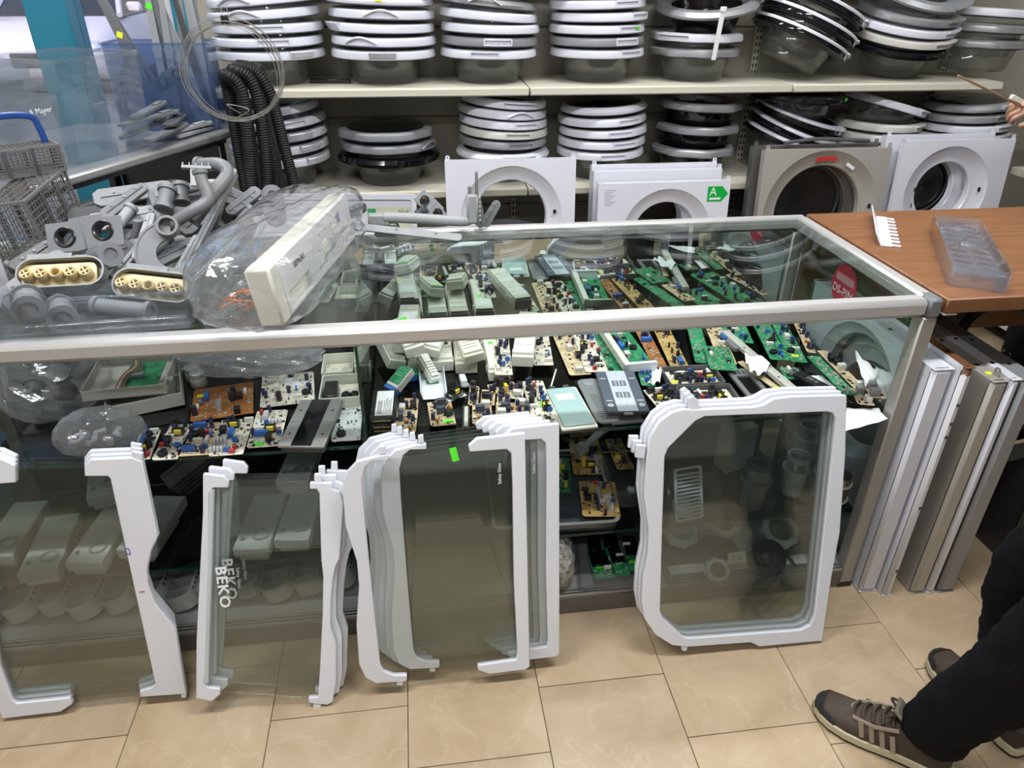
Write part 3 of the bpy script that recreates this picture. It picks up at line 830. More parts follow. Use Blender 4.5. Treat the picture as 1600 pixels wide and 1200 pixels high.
# ------------------------------------------------------------------ side shelving at the right
t = thing('side_shelving', 'cream side shelving at the end of the wall shelves', 'shelving', (2.80, 1.0, 0))
for z in (0.12, 0.42, 0.80, 1.17, 1.55):
    part('shelf_board', MB().rbox(0, 0.42, 0, 0.70, z - 0.035, z, 0.003), SHELFM, t)
part('back_panel', MB().rbox(0.42, 0.43, 0, 0.70, 0, 2.0, 0.002), SHELFB, t)
for y in (0.02, 0.68):
    part('upright', MB().rbox(0.39, 0.42, y - 0.015, y + 0.015, 0, 2.0, 0.002), SHELFM, t)
for i, (x, y, z, w_, d, hh, m, lb, cat) in enumerate([(2.98, 1.15, 0.801, 0.26, 0.2, 0.10, GREY, 'grey plastic tray on the side shelving middle shelf', 'tray'),
                                                 (2.98, 1.47, 0.801, 0.25, 0.3, 0.14, LGREY, 'light grey plastic tray at the inner end of side shelving', 'tray'),
                                                 (2.98, 1.3, 0.421, 0.28, 0.3, 0.16, GREY, 'grey open tray on the lower side shelf', 'tray')]):
    mb = MB().plate(rrect(w_, d, 0.02, 3), 0, 0.004)
    mb.plate(rrect(w_, d, 0.02, 3), 0.004, hh, [rrect(w_ - 0.008, d - 0.008, 0.018, 3)])
    tt = thing('parts_tray', lb, cat, (x, y, z), (0, 0, 0.1 * i))
    part('tray_body', mb, m, tt)
    part('tray_rim', MB().plate(rrect(w_ + 0.016, d + 0.016, 0.024, 3), hh - 0.004, hh, [rrect(w_ - 0.008, d - 0.008, 0.018, 3)]), m, tt)
for i in range(5):
    t = thing('plastic_bottle', 'small clear plastic part standing on the top side shelf', 'part', (2.9 + 0.06 * (i % 2), 1.14 + 0.12 * i, 1.171), group='clear parts on the side shelf')
    part('shell', MB().lathe([(0.0005, 0), (0.03, 0.002), (0.034, 0.01), (0.032, 0.07), (0.018, 0.09), (0.017, 0.10)], 18), CLEAR, t)
    part('cap', MB().cyl(0.019, 0.1, 0.118, 14), LGREY, t)

# ------------------------------------------------------------------ the glass showcase
SX0, SX1, SD, ST = -1.32, 1.216, 0.692, 0.92
ZS, ZM, ZB = 0.59, 0.25, 0.07                    # upper shelf, middle shelf, bottom deck
SHADE_TINT = pane('shade_tinted_shelf_glass', (0.48, 0.52, 0.51), 0.0, refl=1.2)  # clear shelves, tinted dark to stand in for the unlit space below
case = thing('display_showcase', 'long aluminium and glass showcase full of spare parts', 'showcase', (0, 0, 0))


def rail(name, x0, x1, y0, y1, z0, z1, m=ALU, r=0.008):
    return part(name, MB().rbox(x0, x1, y0, y1, z0, z1, r), m, case)


rail('top_rail', SX0, SX1 - 0.03, -0.002, 0.046, ST - 0.046, ST + 0.001, r=0.012)
rail('top_rail', SX0, SX1, SD - 0.036, SD, ST - 0.04, ST + 0.001)
rail('top_rail', SX1 - 0.036, SX1, 0.03, SD - 0.03, ST - 0.04, ST + 0.001, r=0.006)
rail('top_rail', SX0, SX0 + 0.036, 0.03, SD - 0.03, ST - 0.04, ST + 0.001, r=0.006)
part('corner_cap', MB().rbox(SX1 - 0.034, SX1 + 0.001, -0.003, 0.05, ST - 0.047, ST + 0.002, 0.006), mat('corner_grey', (0.15, 0.16, 0.17), 0.45), case)
for x in (SX0 + 0.02, SX1 - 0.02):
    for y in (0.02, SD - 0.02):
        part('post', MB().rbox(x - 0.02, x + 0.02, y - 0.02, y + 0.02, 0.0, ST - 0.046, 0.004), ALU2, case)
part('base_frame', MB().rbox(SX0 + 0.04, SX1 - 0.04, 0.0, 0.03, 0.0, 0.062, 0.003), mat('base_frame_steel', (0.17, 0.165, 0.155), 0.45, 0.5), case)
part('base_frame', MB().rbox(SX0 + 0.04, SX1 - 0.04, SD - 0.03, SD, 0.0, 0.062, 0.003), ALU2, case)
for k in range(3):
    part('sliding_track', MB().rbox(SX0 + 0.04, SX1 - 0.04, 0.002 + 0.011 * k, 0.007 + 0.011 * k, 0.062, 0.070, 0.001), ALU2, case)
part('base_corner', MB().rbox(SX1 - 0.045, SX1 + 0.002, -0.002, 0.045, 0.0, 0.02, 0.003), BLACK, case)
part('bottom_deck', MB().box(SX0 + 0.02, SX1 - 0.02, 0.03, SD - 0.03, 0.052, ZB), mat('deck_board', (0.30, 0.30, 0.29), 0.6, var=0.1), case, smooth=0)
part('back_board', MB().box(SX0 + 0.03, SX1 - 0.03, SD - 0.026, SD - 0.018, ZB, ZS - 0.02), mat('back_board_dark', (0.10, 0.10, 0.10), 0.5), case, smooth=0)
part('mirror_panel', MB().box(SX0 + 0.03, -0.02, SD - 0.026, SD - 0.020, ZS - 0.018, ST - 0.04), MIRROR, case, smooth=0)
part('mirror_panel', MB().box(-0.02, SX1 - 0.04, SD - 0.032, SD - 0.027, ZS - 0.018, ST - 0.04), MIRROR, case, smooth=0)
part('top_glass', MB().box(SX0 + 0.03, SX1 - 0.03, 0.03, SD - 0.03, ST - 0.010, ST - 0.003), GLASS, case, smooth=0)
part('end_glass', MB().box(SX1 - 0.014, SX1 - 0.008, 0.03, SD - 0.03, ZB, ST - 0.04), GLASS, case, smooth=0)
part('end_glass', MB().box(SX0 + 0.008, SX0 + 0.014, 0.03, SD - 0.03, ZB, ST - 0.04), GLASS, case, smooth=0)
dv = part('divider_glass', MB().box(-0.152, -0.146, 0.038, SD - 0.035, ZB, ST - 0.012), GLASS, case, smooth=0)
part('glass_edge', MB().box(-0.1525, -0.1455, 0.030, 0.038, ZB, ST - 0.048), EDGE, dv, smooth=0)
for x0, x1, yf in ((SX0 + 0.02, -0.156, 0.05), (-0.142, SX1 - 0.02, 0.052)):
    for z in (ZS, ZM):
        s = part('glass_shelf', MB().box(x0, x1, yf, SD - 0.036, z - 0.008, z), SHADE_TINT, case, smooth=0)
        part('glass_edge', MB().box(x0, x1, yf - 0.003, yf - 0.0002, z - 0.0082, z), EDGE, s, smooth=0)
# round sticker on the end pane
sp = pick(1316, 447, x=SX1 - 0.02)
rs = part('round_sticker', MB().cyl(0.062, 0, 0.0006, 36), mat('red_round_sticker', (0.50, 0.02, 0.06), 0.5), case, (SX1 - 0.0148, sp.y, sp.z), (PI / 2, 0, -PI / 2))
for i, (tx, sz, dy) in enumerate((('DS-PIN', 0.034, -0.018), ('SPARE PARTS', 0.012, 0.02))):
    if i == 0: part('lettering', text_mesh(tx, sz, PAPER), None, rs, (0, dy, 0.0012))
    else: part('print_band', MB().box(-0.045, 0.045, 0.008, 0.030, 0.0006, 0.001), mat('pale_red_print', (0.6, 0.3, 0.33), 0.5), rs, smooth=0)

# ------------------------------------------------------------------ wood counter at the right
def wood_material():
    m, n, l, p = _nodes('cherry_laminate')
    tc = n.new('ShaderNodeTexCoord'); mp = n.new('ShaderNodeMapping'); mp.inputs['Scale'].default_value = (1.2, 14, 6)
    l.new(tc.outputs['Object'], mp.inputs[0])
    nz = n.new('ShaderNodeTexNoise'); nz.inputs['Scale'].default_value = 4; nz.inputs['Detail'].default_value = 6; nz.inputs['Distortion'].default_value = 0.4
    l.new(mp.outputs[0], nz.inputs['Vector'])
    rp = n.new('ShaderNodeValToRGB')
    rp.color_ramp.elements[0].position = 0.3; rp.color_ramp.elements[0].color = (0.175, 0.072, 0.028, 1)
    rp.color_ramp.elements[1].position = 0.72; rp.color_ramp.elements[1].color = (0.255, 0.115, 0.050, 1)
    l.new(nz.outputs[0], rp.inputs[0]); l.new(rp.outputs[0], p.inputs['Base Color'])
    p.inputs['Roughness'].default_value = 0.38
    return m


WOOD = wood_material()
t = thing('wood_counter', 'cherry wood laminate counter joined to the end of the showcase', 'counter', (0, 0, 0))
part('worktop', MB().rbox(1.226, 2.62, -0.002, 0.692, 0.884, 0.921, 0.003), WOOD, t)
part('side_panel', MB().rbox(2.58, 2.61, 0.03, 0.68, 0.0, 0.884, 0.002), WOOD, t)
part('back_rail', MB().rbox(1.23, 2.58, 0.655, 0.675, 0.5, 0.884, 0.002), WOOD, t)
part('support_bracket', MB().rbox(1.225, 1.26, -0.002, 0.05, 0.879, 0.8838, 0.001), ALU2, t)

# steel fronts standing on edge beside the showcase
RUST = mat('rusty_white_enamel', (0.66, 0.66, 0.68), 0.35, var=0.03)


def rust_material():
    m, n, l, p = _nodes('chipped_enamel')
    tc = n.new('ShaderNodeTexCoord')
    nz = n.new('ShaderNodeTexNoise'); nz.inputs['Scale'].default_value = 16; nz.inputs['Detail'].default_value = 6
    l.new(tc.outputs['Object'], nz.inputs['Vector'])
    sx = n.new('ShaderNodeSeparateXYZ'); l.new(tc.outputs['Object'], sx.inputs[0])
    mr = n.new('ShaderNodeMapRange'); mr.inputs['From Min'].default_value = 0.60; mr.inputs['From Max'].default_value = 0.76
    mr.inputs['To Min'].default_value = -0.25; mr.inputs['To Max'].default_value = 0.12
    l.new(sx.outputs['Y'], mr.inputs[0])
    ad = n.new('ShaderNodeMath'); l.new(nz.outputs[0], ad.inputs[0]); l.new(mr.outputs[0], ad.inputs[1])
    rp = n.new('ShaderNodeValToRGB')
    e = rp.color_ramp.elements
    e[0].position = 0.48; e[0].color = (0.66, 0.66, 0.69, 1)
    e[1].position = 0.50; e[1].color = (0.16, 0.07, 0.03, 1)
    l.new(ad.outputs[0], rp.inputs[0]); l.new(rp.outputs[0], p.inputs['Base Color'])
    p.inputs['Roughness'].default_value = 0.4
    return m


def edge_panel(label, x, m, depth, ztop, rh, yf=-0.03, hz=0.42, w=0.6, roll=0.0, edge=None, hy_=0.0, rw=0.05):
    t = thing('steel_front_panel', label, 'front panel', (x, yf + w / 2, 0.002), (PI / 2, 0, -PI / 2 + roll), 'steel fronts standing on edge')
    part('face', MB().plate([(-w / 2 + 0.006, 0), (w / 2 - 0.010, 0), (w / 2 - 0.010, ztop), (-w / 2 + 0.006, ztop)], 0, 0.0015, [circ(rh + rw, 40, hy_, hz)]), m, t, smooth=0)
    part('recess', MB().lathe([(rh + rw + 0.001, 0.001), (rh + rw * 0.6, -min(0.012, depth * 0.4)), (rh + 0.002, -min(0.02, depth * 0.6)), (rh, -min(0.045, depth * 0.95)), (rh + 0.004, -min(0.045, depth * 0.95)), (rh + rw, -0.002)], 44, c=(hy_, hz)), m, t)
    # the folded edge that faces the shop is the +x side of the local frame
    e = MB()
    e.rbox(w / 2 - 0.022, w / 2, 0, ztop, -depth, 0.0015, 0.0095)
    part('folded_edge', e, edge or m, t)
    part('rear_edge', MB().rbox(-w / 2, -w / 2 + 0.02, 0, ztop, -depth, 0.0015, 0.005), m, t)
    part('top_flange', MB().box(-w / 2, w / 2, ztop - 0.0015, ztop, -depth, 0), edge or m, t, smooth=0)
    part('bottom_flange', MB().box(-w / 2, w / 2, 0, 0.0015, -depth, 0), edge or m, t, smooth=0)
    s = MB()
    for k in range(4):
        s.at((w / 2 - 0.09 - 0.14 * k, ztop + 0.0003, -depth / 2), (PI / 2, 0, 0)).cyl(0.006, -0.0008, 0.0005, 10)
    part('screw_holes', s, BLACK, t, stuff=True)
    return t


e1 = edge_panel('white steel front with big porthole tight against the showcase end', 1.228, WHITE2, 0.054, 0.745, 0.165, hz=0.525, hy_=0.015, rw=0.035)
e2 = edge_panel('narrow white enamel front with chipped rusty top edge', 1.288, WHITE2, 0.026, 0.760, 0.18, yf=-0.055, edge=rust_material())
h = MB()
for z in (0.10, 0.33, 0.56, 0.60, 0.655):
    h.at((0.3005, z, -0.013), (0, PI / 2, 0)).cyl(0.005, -0.001, 0.0006, 8)
part('edge_holes', h, DGREY, e2, stuff=True)
e3 = edge_panel('champagne brown steel front standing between the rusty and slim white fronts', 1.376, CHAMP, 0.045, 0.715, 0.17, yf=-0.055, hz=0.2)
e4 = edge_panel('slim white front squeezed between champagne and grey fronts', 1.424, WHITE2, 0.026, 0.72, 0.17, yf=-0.058)
e5 = edge_panel('dark grey steel front standing beyond the slim white front', 1.458, mat('slate_steel', (0.29, 0.295, 0.31), 0.38, 0.2), 0.052, 0.715, 0.17, yf=-0.06, hz=0.34)
for e_, c_ in ((e3, 0), (e5, 0)):
    part('lug', MB().plate(rrect(0.02, 0.026, 0.008, 3, 0.27, 0.725), -0.03, -0.027, [circ(0.004, 8, 0.27, 0.73)]), ALU2, e_, smooth=0)
part('price_dot', MB().at((0.255, 0.7155, -0.02), (PI / 2, 0, 0)).cyl(0.008, -0.001, 0.001, 12), FLUO, e3)
e6 = edge_panel('black washing machine front with wide round opening under wood counter', 1.74, mat('charcoal_front', (0.03, 0.03, 0.033), 0.35), 0.06, 0.80, 0.235, yf=0.03, hz=0.52)
part('seal_ring', MB().lathe([(0.225, -0.03), (0.20, -0.02), (0.185, -0.03), (0.20, -0.05)], 40, closed=True, c=(0, 0.52)), RUBBER, e6)
for nm, xx in (('leaning inside the floor space behind fronts', 1.36), ):
    door(1.369, 0.22, 0.205, 0.2, 'grey', 'dome', None, 30, 0, -90, 'upright between narrow white and champagne fronts', 'upright portholes')

# ------------------------------------------------------------------ glass fridge shelves leaning on the showcase
SHELFGLASS = pane('fridge_shelf_glass', (0.94, 0.957, 0.948), 0.012, (0.5, 0.58, 0.55), refl=1.15)


def fridge_shelf(label, frames, glass, y0, ztop, ytop=-0.008, group=None, z_front=0.014, tabs=(), extra=None, back=0.0, dx=0.0, roll=0.0, rimw=None):
    """frames and glass are outlines in the leaning plane"""
    p0 = Vector((0, y0, 0)); up = Vector((0, ytop - y0, ztop)).normalized(); nrm = Vector((0, -up.z, up.y))
    def loc(u, v):
        P = pickp(u, v, p0 + nrm * z_front, nrm)
        return (P.x, (P - p0).dot(up))
    allp = [loc(*q) for f in frames for q in f[0]]
    cx = sum(p[0] for p in allp) / len(allp)
    low = min(p[1] for p in allp)
    L = lambda q: (loc(*q)[0] - cx, loc(*q)[1] - low)
    t = thing('fridge_glass_shelf', label, 'fridge shelf', p0 + up * low + Vector((cx + dx, 0, 0)) - nrm * back + Vector((0, 0, 0.001)), (math.atan2(up.z, up.y), roll, 0), group)
    for f in frames:
        o = part('trim', MB().plate([L(q) for q in f[0]], 0, z_front, [[L(q) for q in hh] for hh in f[1:]]), WHITE, t, smooth=30, bevel=0.0022)
    g = part('glass_pane', MB().plate([L(q) for q in glass], 0.004, 0.008), SHELFGLASS, t, smooth=0)
    for q in tabs:
        part('tab', MB().plate([L(p) for p in q], 0.001, z_front - 0.002), WHITE, t, smooth=0, bevel=0.0015)
    if extra: extra(t, L, g)
    return t


def nest(t, shifts, labels):
    up = Matrix.Rotation(t.rotation_euler.x, 3, 'X') @ Vector((0, 1, 0))
    nrm = Matrix.Rotation(t.rotation_euler.x, 3, 'X') @ Vector((0, 0, 1))
    for (dx, du, db, ry), lb in zip(shifts, labels):
        c = dup(t, None, t.location + Vector((dx, 0, 0)) + up * du - nrm * db, (t.rotation_euler.x, t.rotation_euler.y + ry, 0))
        c['label'] = lb
        for g_ in list(c.children):
            if 'third narrow' in lb:
                for q_ in list(g_.children): bpy.data.objects.remove(q_)
        for ch in list(c.children):
            if ch.name.split('.')[0] in ('price_sticker',): bpy.data.objects.remove(ch)


D_OUT = [(1007, 967), (1002.5, 941), (1005, 901), (1013, 864), (1013.7, 827), (1006.4, 776), (1010, 721), (1014.8, 684.4), (1031, 658.7), (1049.7, 645), (1068, 640), (1084.5, 641), (1178, 636.7),
         (1192.8, 633.7), (1209, 623.8), (1236.8, 620.2), (1323, 618.3), (1321, 710), (1312, 835), (1299, 904.5), (1285, 1001.7), (1185.4, 1010.9), (1172.6, 1004.6), (1075.4, 1011.6), (1049.7, 1009), (1024, 992.5)]
D_IN = [(1038.7, 713.7), (1044, 701), (1086.4, 658.7), (1101, 651.4), (1291.8, 644), (1301, 646), (1305.8, 655), (1295.5, 754), (1273.5, 959.5), (1266, 978), (1251.5, 985.2), (1079, 998), (1068, 996.2), (1035, 965), (1031.4, 955.8), (1035, 820)]
D_GL = [(1025, 700), (1080, 650), (1310, 636), (1303, 780), (1280, 990), (1070, 1003), (1022, 965)]
tD = fridge_shelf('white framed fridge shelf with cut corners at front of its nested set', [(D_OUT, D_IN)], D_GL, -0.178, 0.68, group='cut-corner fridge shelves',
                  tabs=[[(1078, 645), (1077, 624), (1084, 620), (1092, 626), (1093, 641)], [(1066, 1008), (1066, 1018), (1073, 1019), (1076, 1008)], [(995, 697), (1010, 697), (1007, 718), (993, 716)]])
nest(tD, [(-0.004, 0.006, 0.017, 0.0), (-0.009, 0.012, 0.034, 0.002)], ['matching framed shelf nested directly behind the cut-corner front shelf', 'rearmost framed shelf of the nested cut-corner set'])

C_L = [(607, 711), (592, 713), (557.5, 722), (540, 740), (535, 763), (540, 824), (557.5, 878), (561, 916), (557, 977), (561, 1039), (571, 1060), (588, 1068.5), (636, 1065.5), (636, 1056), (615, 1056), (600, 1050), (594, 1039),
       (582, 931), (569, 801), (565, 751), (571, 730), (582, 721), (608, 720)]
C_R = [(745, 686), (820, 677.6), (828, 1042.5), (822, 1047), (764.5, 1054), (747, 1048), (746, 1040.6), (806.7, 1031.8), (808.6, 1019.5), (803, 908), (801, 755), (799, 709), (791, 703), (734, 707), (732, 697.5)]
C_GL = [(566, 726), (812, 692), (818, 1036), (597, 1056)]


def c_extra(t, L, g):
    x, y = L((781, 742))
    part('lettering', text_mesh('Safety Glass', 0.011, PAPER), None, g, (x, y, 0.0086), (0, 0, PI / 2))
    x, y = L((710, 712))
    part('price_sticker', MB().at((x, y, 0.0088), (0, 0, 0.2)).cbox(0.016, 0.034, 0.0008), LIME, t)


tC = fridge_shelf('fridge shelf with wavy white end trims, front of the middle set', [(C_L,), (C_R,)], C_GL, -0.198, 0.665, ytop=-0.036, group='wavy fridge shelves in the middle', extra=c_extra,
                  tabs=[[(620, 1062), (620, 1072), (629, 1073), (631, 1062)], [(594, 712), (594, 700), (602, 698), (604, 711)]])
nest(tC, [(0.082, 0.010, 0.026, 0.006), (0.064, 0.013, 0.0405, 0.004), (0.050, 0.016, 0.055, 0.003), (0.036, 0.019, 0.0695, 0.002), (0.024, 0.022, 0.084, 0.0)],
     ['second of the nested wavy-trim shelves, pushed sideways behind the front one', 'third of the nested wavy-trim shelves', 'fourth of the nested wavy-trim shelves', 'fifth of the nested wavy-trim shelves', 'rearmost of the nested wavy-trim shelves'])

B_L = [(317, 741), (350, 745), (357, 753), (357, 763), (333, 763), (327, 772), (325, 1000), (318, 1068), (326, 1075), (344, 1077), (344, 1086), (331, 1097), (306, 1092), (307, 1000), (317, 800)]
B_R = [(484, 755), (519, 756), (519, 765), (530, 770), (536, 785), (536, 800), (531, 872), (524, 887), (520, 907), (517, 940), (516, 980), (525, 1005), (525, 1070), (520, 1098), (512, 1102), (482, 1099), (482, 1091), (497, 1090), (500, 1045), (504, 960), (505, 902), (502, 875), (499, 772), (495, 765), (484, 765)]
B_GL = [(322, 765), (510, 761), (510, 1096), (314, 1082)]


def b_extra(t, L, g):
    x, y = L((347, 920))
    part('lettering', text_mesh('BEKO', 0.034, PAPER, spacing=1.12, bold=0.0007), None, g, (x, y, 0.0086), (0, 0, -PI / 2), sc=(1.15, 1, 1))
    x, y = L((372, 905))
    part('lettering', text_mesh('Safety Glass', 0.011, mat('etched_print', (0.35, 0.37, 0.37), 0.6)), None, g, (x, y, 0.0086), (0, 0, -PI / 2))
    part('clip', MB().tube([(L((331, 766))[0], L((331, 766))[1], 0.010), (L((322, 1068))[0], L((322, 1068))[1], 0.010)], 0.006, 8), LGREYB, t)


LGREYB = mat('pale_blue_grey_trim', (0.50, 0.55, 0.56), 0.4)
tB = fridge_shelf('narrow fridge shelf with printed glass and white trims, front of its set', [(B_L,), (B_R,)], B_GL, -0.205, 0.585, ytop=-0.02, group='narrow printed fridge shelves', extra=b_extra,
                  tabs=[[(491, 756), (491, 742), (501, 742), (502, 756)], [(489, 1099), (489, 1110), (500, 1112), (502, 1101)]])
nest(tB, [(0.014, 0.010, 0.022, -0.012), (0.022, 0.014, 0.044, 0.02)], ['second narrow printed shelf, tilted behind the front one', 'third narrow printed shelf at the back of its set'])

A_R = [(132, 730), (140, 719), (205, 716), (222, 722), (247, 838), (236, 862), (230, 890), (231, 912), (241, 942), (273, 980), (291, 1085), (219, 1090), (218, 1081), (236, 1076), (243, 1070), (172, 748), (168, 745), (132, 745)]
A_L = [(-75, 712), (0, 717), (23, 728), (25, 755), (-40, 760), (-42, 775), (0, 1040), (18, 1093), (26, 1100), (109, 1091), (113, 1101), (95, 1113), (3, 1124), (-115, 757)]
A_GL = [(-60, 735), (180, 731), (252, 1078), (14, 1104)]


def a_extra(t, L, g):
    x, y = L((199, 862))
    part('pen_mark', text_mesh('C7', 0.016, mat('blue_ink', (0.05, 0.05, 0.35), 0.5)), None, t, (x, y, 0.0145), (0, 0, -PI / 2))
    x, y = L((222, 925))
    part('red_mark', MB().at((x, y, 0.0146)).cbox(0.012, 0.002, 0.0006), REDP, t)


tA = fridge_shelf('fridge shelf with broad scooped white trim, front of the end set', [(A_R,), (A_L,)], A_GL, -0.15, 0.645, ytop=-0.02, group='broad fridge shelves at the showcase end', extra=a_extra,
                  tabs=[[(205, 718), (205, 707), (222, 710), (222, 722)], [(282, 1084), (283, 1092), (290, 1092), (291, 1084)]])
nest(tA, [(-0.007, 0.003, 0.017, 0), (-0.013, 0.007, 0.034, 0)], ['second broad-trim shelf nested behind the scooped front one', 'third broad-trim shelf at the back of the scooped set'])

# ------------------------------------------------------------------ circuit boards
def board_material(name, c0, c1, line, scale=55.0):
    m, n, l, p = _nodes(name)
    tc = n.new('ShaderNodeTexCoord'); oi = n.new('ShaderNodeObjectInfo')
    va = n.new('ShaderNodeVectorMath'); va.operation = 'MULTIPLY_ADD'; va.inputs[1].default_value = (3.1, 5.7, 1.3)
    l.new(oi.outputs['Random'], va.inputs[0]); l.new(tc.outputs['Object'], va.inputs[2])
    nz = n.new('ShaderNodeTexNoise'); nz.inputs['Scale'].default_value = 25; l.new(va.outputs[0], nz.inputs['Vector'])
    rp = n.new('ShaderNodeValToRGB'); rp.color_ramp.elements[0].position = 0.35; rp.color_ramp.elements[1].position = 0.65
    rp.color_ramp.elements[0].color = tuple(c0) + (1,); rp.color_ramp.elements[1].color = tuple(c1) + (1,)
    l.new(nz.outputs[0], rp.inputs[0])
    br = n.new('ShaderNodeTexBrick'); br.inputs['Scale'].default_value = scale; br.inputs['Mortar Size'].default_value = 0.06
    br.inputs['Brick Width'].default_value = 0.9; br.inputs['Row Height'].default_value = 0.45; br.offset = 0.37
    l.new(va.outputs[0], br.inputs['Vector'])
    vo = n.new('ShaderNodeTexVoronoi'); vo.inputs['Scale'].default_value = 60; l.new(va.outputs[0], vo.inputs['Vector'])
    gt = n.new('ShaderNodeMath'); gt.operation = 'GREATER_THAN'; gt.inputs[1].default_value = 0.62
    sp = n.new('ShaderNodeSeparateColor'); l.new(vo.outputs['Color'], sp.inputs[0]); l.new(sp.outputs[0], gt.inputs[0])
    mu = n.new('ShaderNodeMath'); mu.operation = 'MULTIPLY'; l.new(gt.outputs[0], mu.inputs[0]); l.new(br.outputs['Fac'], mu.inputs[1])
    mx = n.new('ShaderNodeMix'); mx.data_type = 'RGBA'; l.new(mu.outputs[0], mx.inputs['Factor'])
    l.new(rp.outputs[0], mx.inputs['A']); mx.inputs['B'].default_value = tuple(line) + (1,)
    l.new(mx.outputs['Result'], p.inputs['Base Color'])
    p.inputs['Roughness'].default_value = 0.42
    return m


PCBM = {'cream': board_material('cream_board', (0.66, 0.61, 0.50), (0.72, 0.67, 0.55), (0.25, 0.22, 0.18)),
        'tan': board_material('tan_board', (0.56, 0.43, 0.26), (0.64, 0.51, 0.33), (0.25, 0.16, 0.08)),
        'green': board_material('green_board', (0.010, 0.15, 0.055), (0.022, 0.24, 0.095), (0.10, 0.42, 0.22)),
        'orange': board_material('orange_board', (0.32, 0.115, 0.025), (0.40, 0.16, 0.04), (0.14, 0.05, 0.02)),
        'white': board_material('white_board', (0.70, 0.73, 0.72), (0.74, 0.77, 0.76), (0.40, 0.42, 0.42)),
        'ochre': board_material('ochre_board', (0.44, 0.28, 0.09), (0.52, 0.35, 0.13), (0.22, 0.12, 0.04))}


def _c(mb, m): return mb.mesh('component', m)


KIT = {
    'capacitor': [_c(MB().cyl(0.0052, 0, 0.019, 12), NAVY), 0.006],
    'capacitor_l': [_c(MB().cyl(0.0075, 0, 0.025, 14), mat('brown_sleeve', (0.035, 0.025, 0.03), 0.3)), 0.008],
    'varistor': [_c(MB().at((0, 0, 0.008), (PI / 2, 0, 0)).cyl(0.007, -0.0025, 0.0025, 14), BLUE), 0.007],
    'relay': [_c(MB().rbox(-0.0095, 0.0095, -0.0075, 0.0075, 0, 0.017, 0.001), BLACK), 0.011],
    'relay_b': [_c(MB().rbox(-0.006, 0.006, -0.012, 0.012, 0, 0.022, 0.0012), mat('slate_relay', (0.05, 0.06, 0.085), 0.35)), 0.012],
    'relay_w': [_c(MB().rbox(-0.011, 0.011, -0.008, 0.008, 0, 0.016, 0.0012), mat('white_relay', (0.62, 0.61, 0.55), 0.4)), 0.012],
    'relay_g': [_c(MB().rbox(-0.012, 0.012, -0.009, 0.009, 0, 0.018, 0.0012), LGREY), 0.013],
    'buzzer': [_c(MB().lathe([(0.0005, 0.007), (0.003, 0.007), (0.003, 0.0095), (0.0105, 0.0095), (0.0115, 0.008), (0.0115, 0)], 18), BLACK), 0.012],
    'connector': [_c(MB().rbox(-0.011, 0.011, -0.004, 0.004, 0, 0.010, 0.0008), mat('white_connector', (0.70, 0.69, 0.64), 0.4)), 0.010],
    'connector_b': [_c(MB().rbox(-0.016, 0.016, -0.006, 0.006, 0, 0.014, 0.001), BLUE), 0.015],
    'chip': [_c(MB().rbox(-0.007, 0.007, -0.007, 0.007, 0.0008, 0.0032, 0.0006), BLACK), 0.008],
    'film': [_c(MB().rbox(-0.009, 0.009, -0.0045, 0.0045, 0, 0.013, 0.001), YELLOW), 0.009],
    'amber': [_c(MB().at((0, 0, 0.005)).lathe([(0.0005, -0.005), (0.004, -0.004), (0.0052, 0), (0.004, 0.004), (0.0005, 0.005)], 10), AMBER), 0.006],
    'red': [_c(MB().rbox(-0.004, 0.004, -0.006, 0.006, 0, 0.011, 0.001), REDP), 0.006],
    'triac': [_c(MB().rbox(-0.005, 0.005, -0.0022, 0.0022, 0.002, 0.016, 0.0006), BLACK), 0.005],
    'sticker_g': [_c(MB().cbox(0.026, 0.013, 0.0008, (0, 0, 0.0006)), LIME), 0.012],
    'sticker_y': [_c(MB().cbox(0.020, 0.013, 0.0008, (0, 0, 0.0006)), FLUO), 0.010],
    'paper_label': [_c(MB().cbox(0.034, 0.020, 0.0006, (0, 0, 0.0005)), PAPER), 0.016],
}
_t = MB()
for _k in range(4): _t.rbox(-0.016 + 0.008 * _k, -0.010 + 0.008 * _k, -0.006, 0.006, 0, 0.013, 0.0008)
KIT['terminal_row'] = [_c(_t, mat('clear_terminal', (0.60, 0.60, 0.60), 0.2)), 0.014]
_t = MB().box(-0.014, 0.014, -0.0012, 0.0012, 0, 0.022)
for _k in range(6): _t.box(-0.014 + 0.0052 * _k, -0.0125 + 0.0052 * _k, 0.0012, 0.010, 0, 0.022)
KIT['heat_sink'] = [_c(_t, ALU), 0.014]
COIL_Y = MB().rbox(-0.010, 0.010, -0.008, 0.008, 0.003, 0.016, 0.002).mesh('winding', YELLOW)
COIL_C = MB().box(-0.0125, -0.0098, -0.0095, 0.0095, 0, 0.018).box(0.0098, 0.0125, -0.0095, 0.0095, 0, 0.018).box(-0.0125, 0.0125, -0.0035, 0.0035, 0.0158, 0.0186).box(-0.0125, 0.0125, -0.0095, 0.0095, 0, 0.003).mesh('core', BLACK, 0)
NAMES = {'capacitor_l': 'capacitor', 'relay_b': 'relay', 'relay_w': 'relay', 'relay_g': 'relay', 'connector_b': 'connector', 'film': 'film_capacitor', 'amber': 'ceramic_capacitor', 'red': 'fuse',
         'sticker_g': 'price_sticker', 'sticker_y': 'price_sticker'}
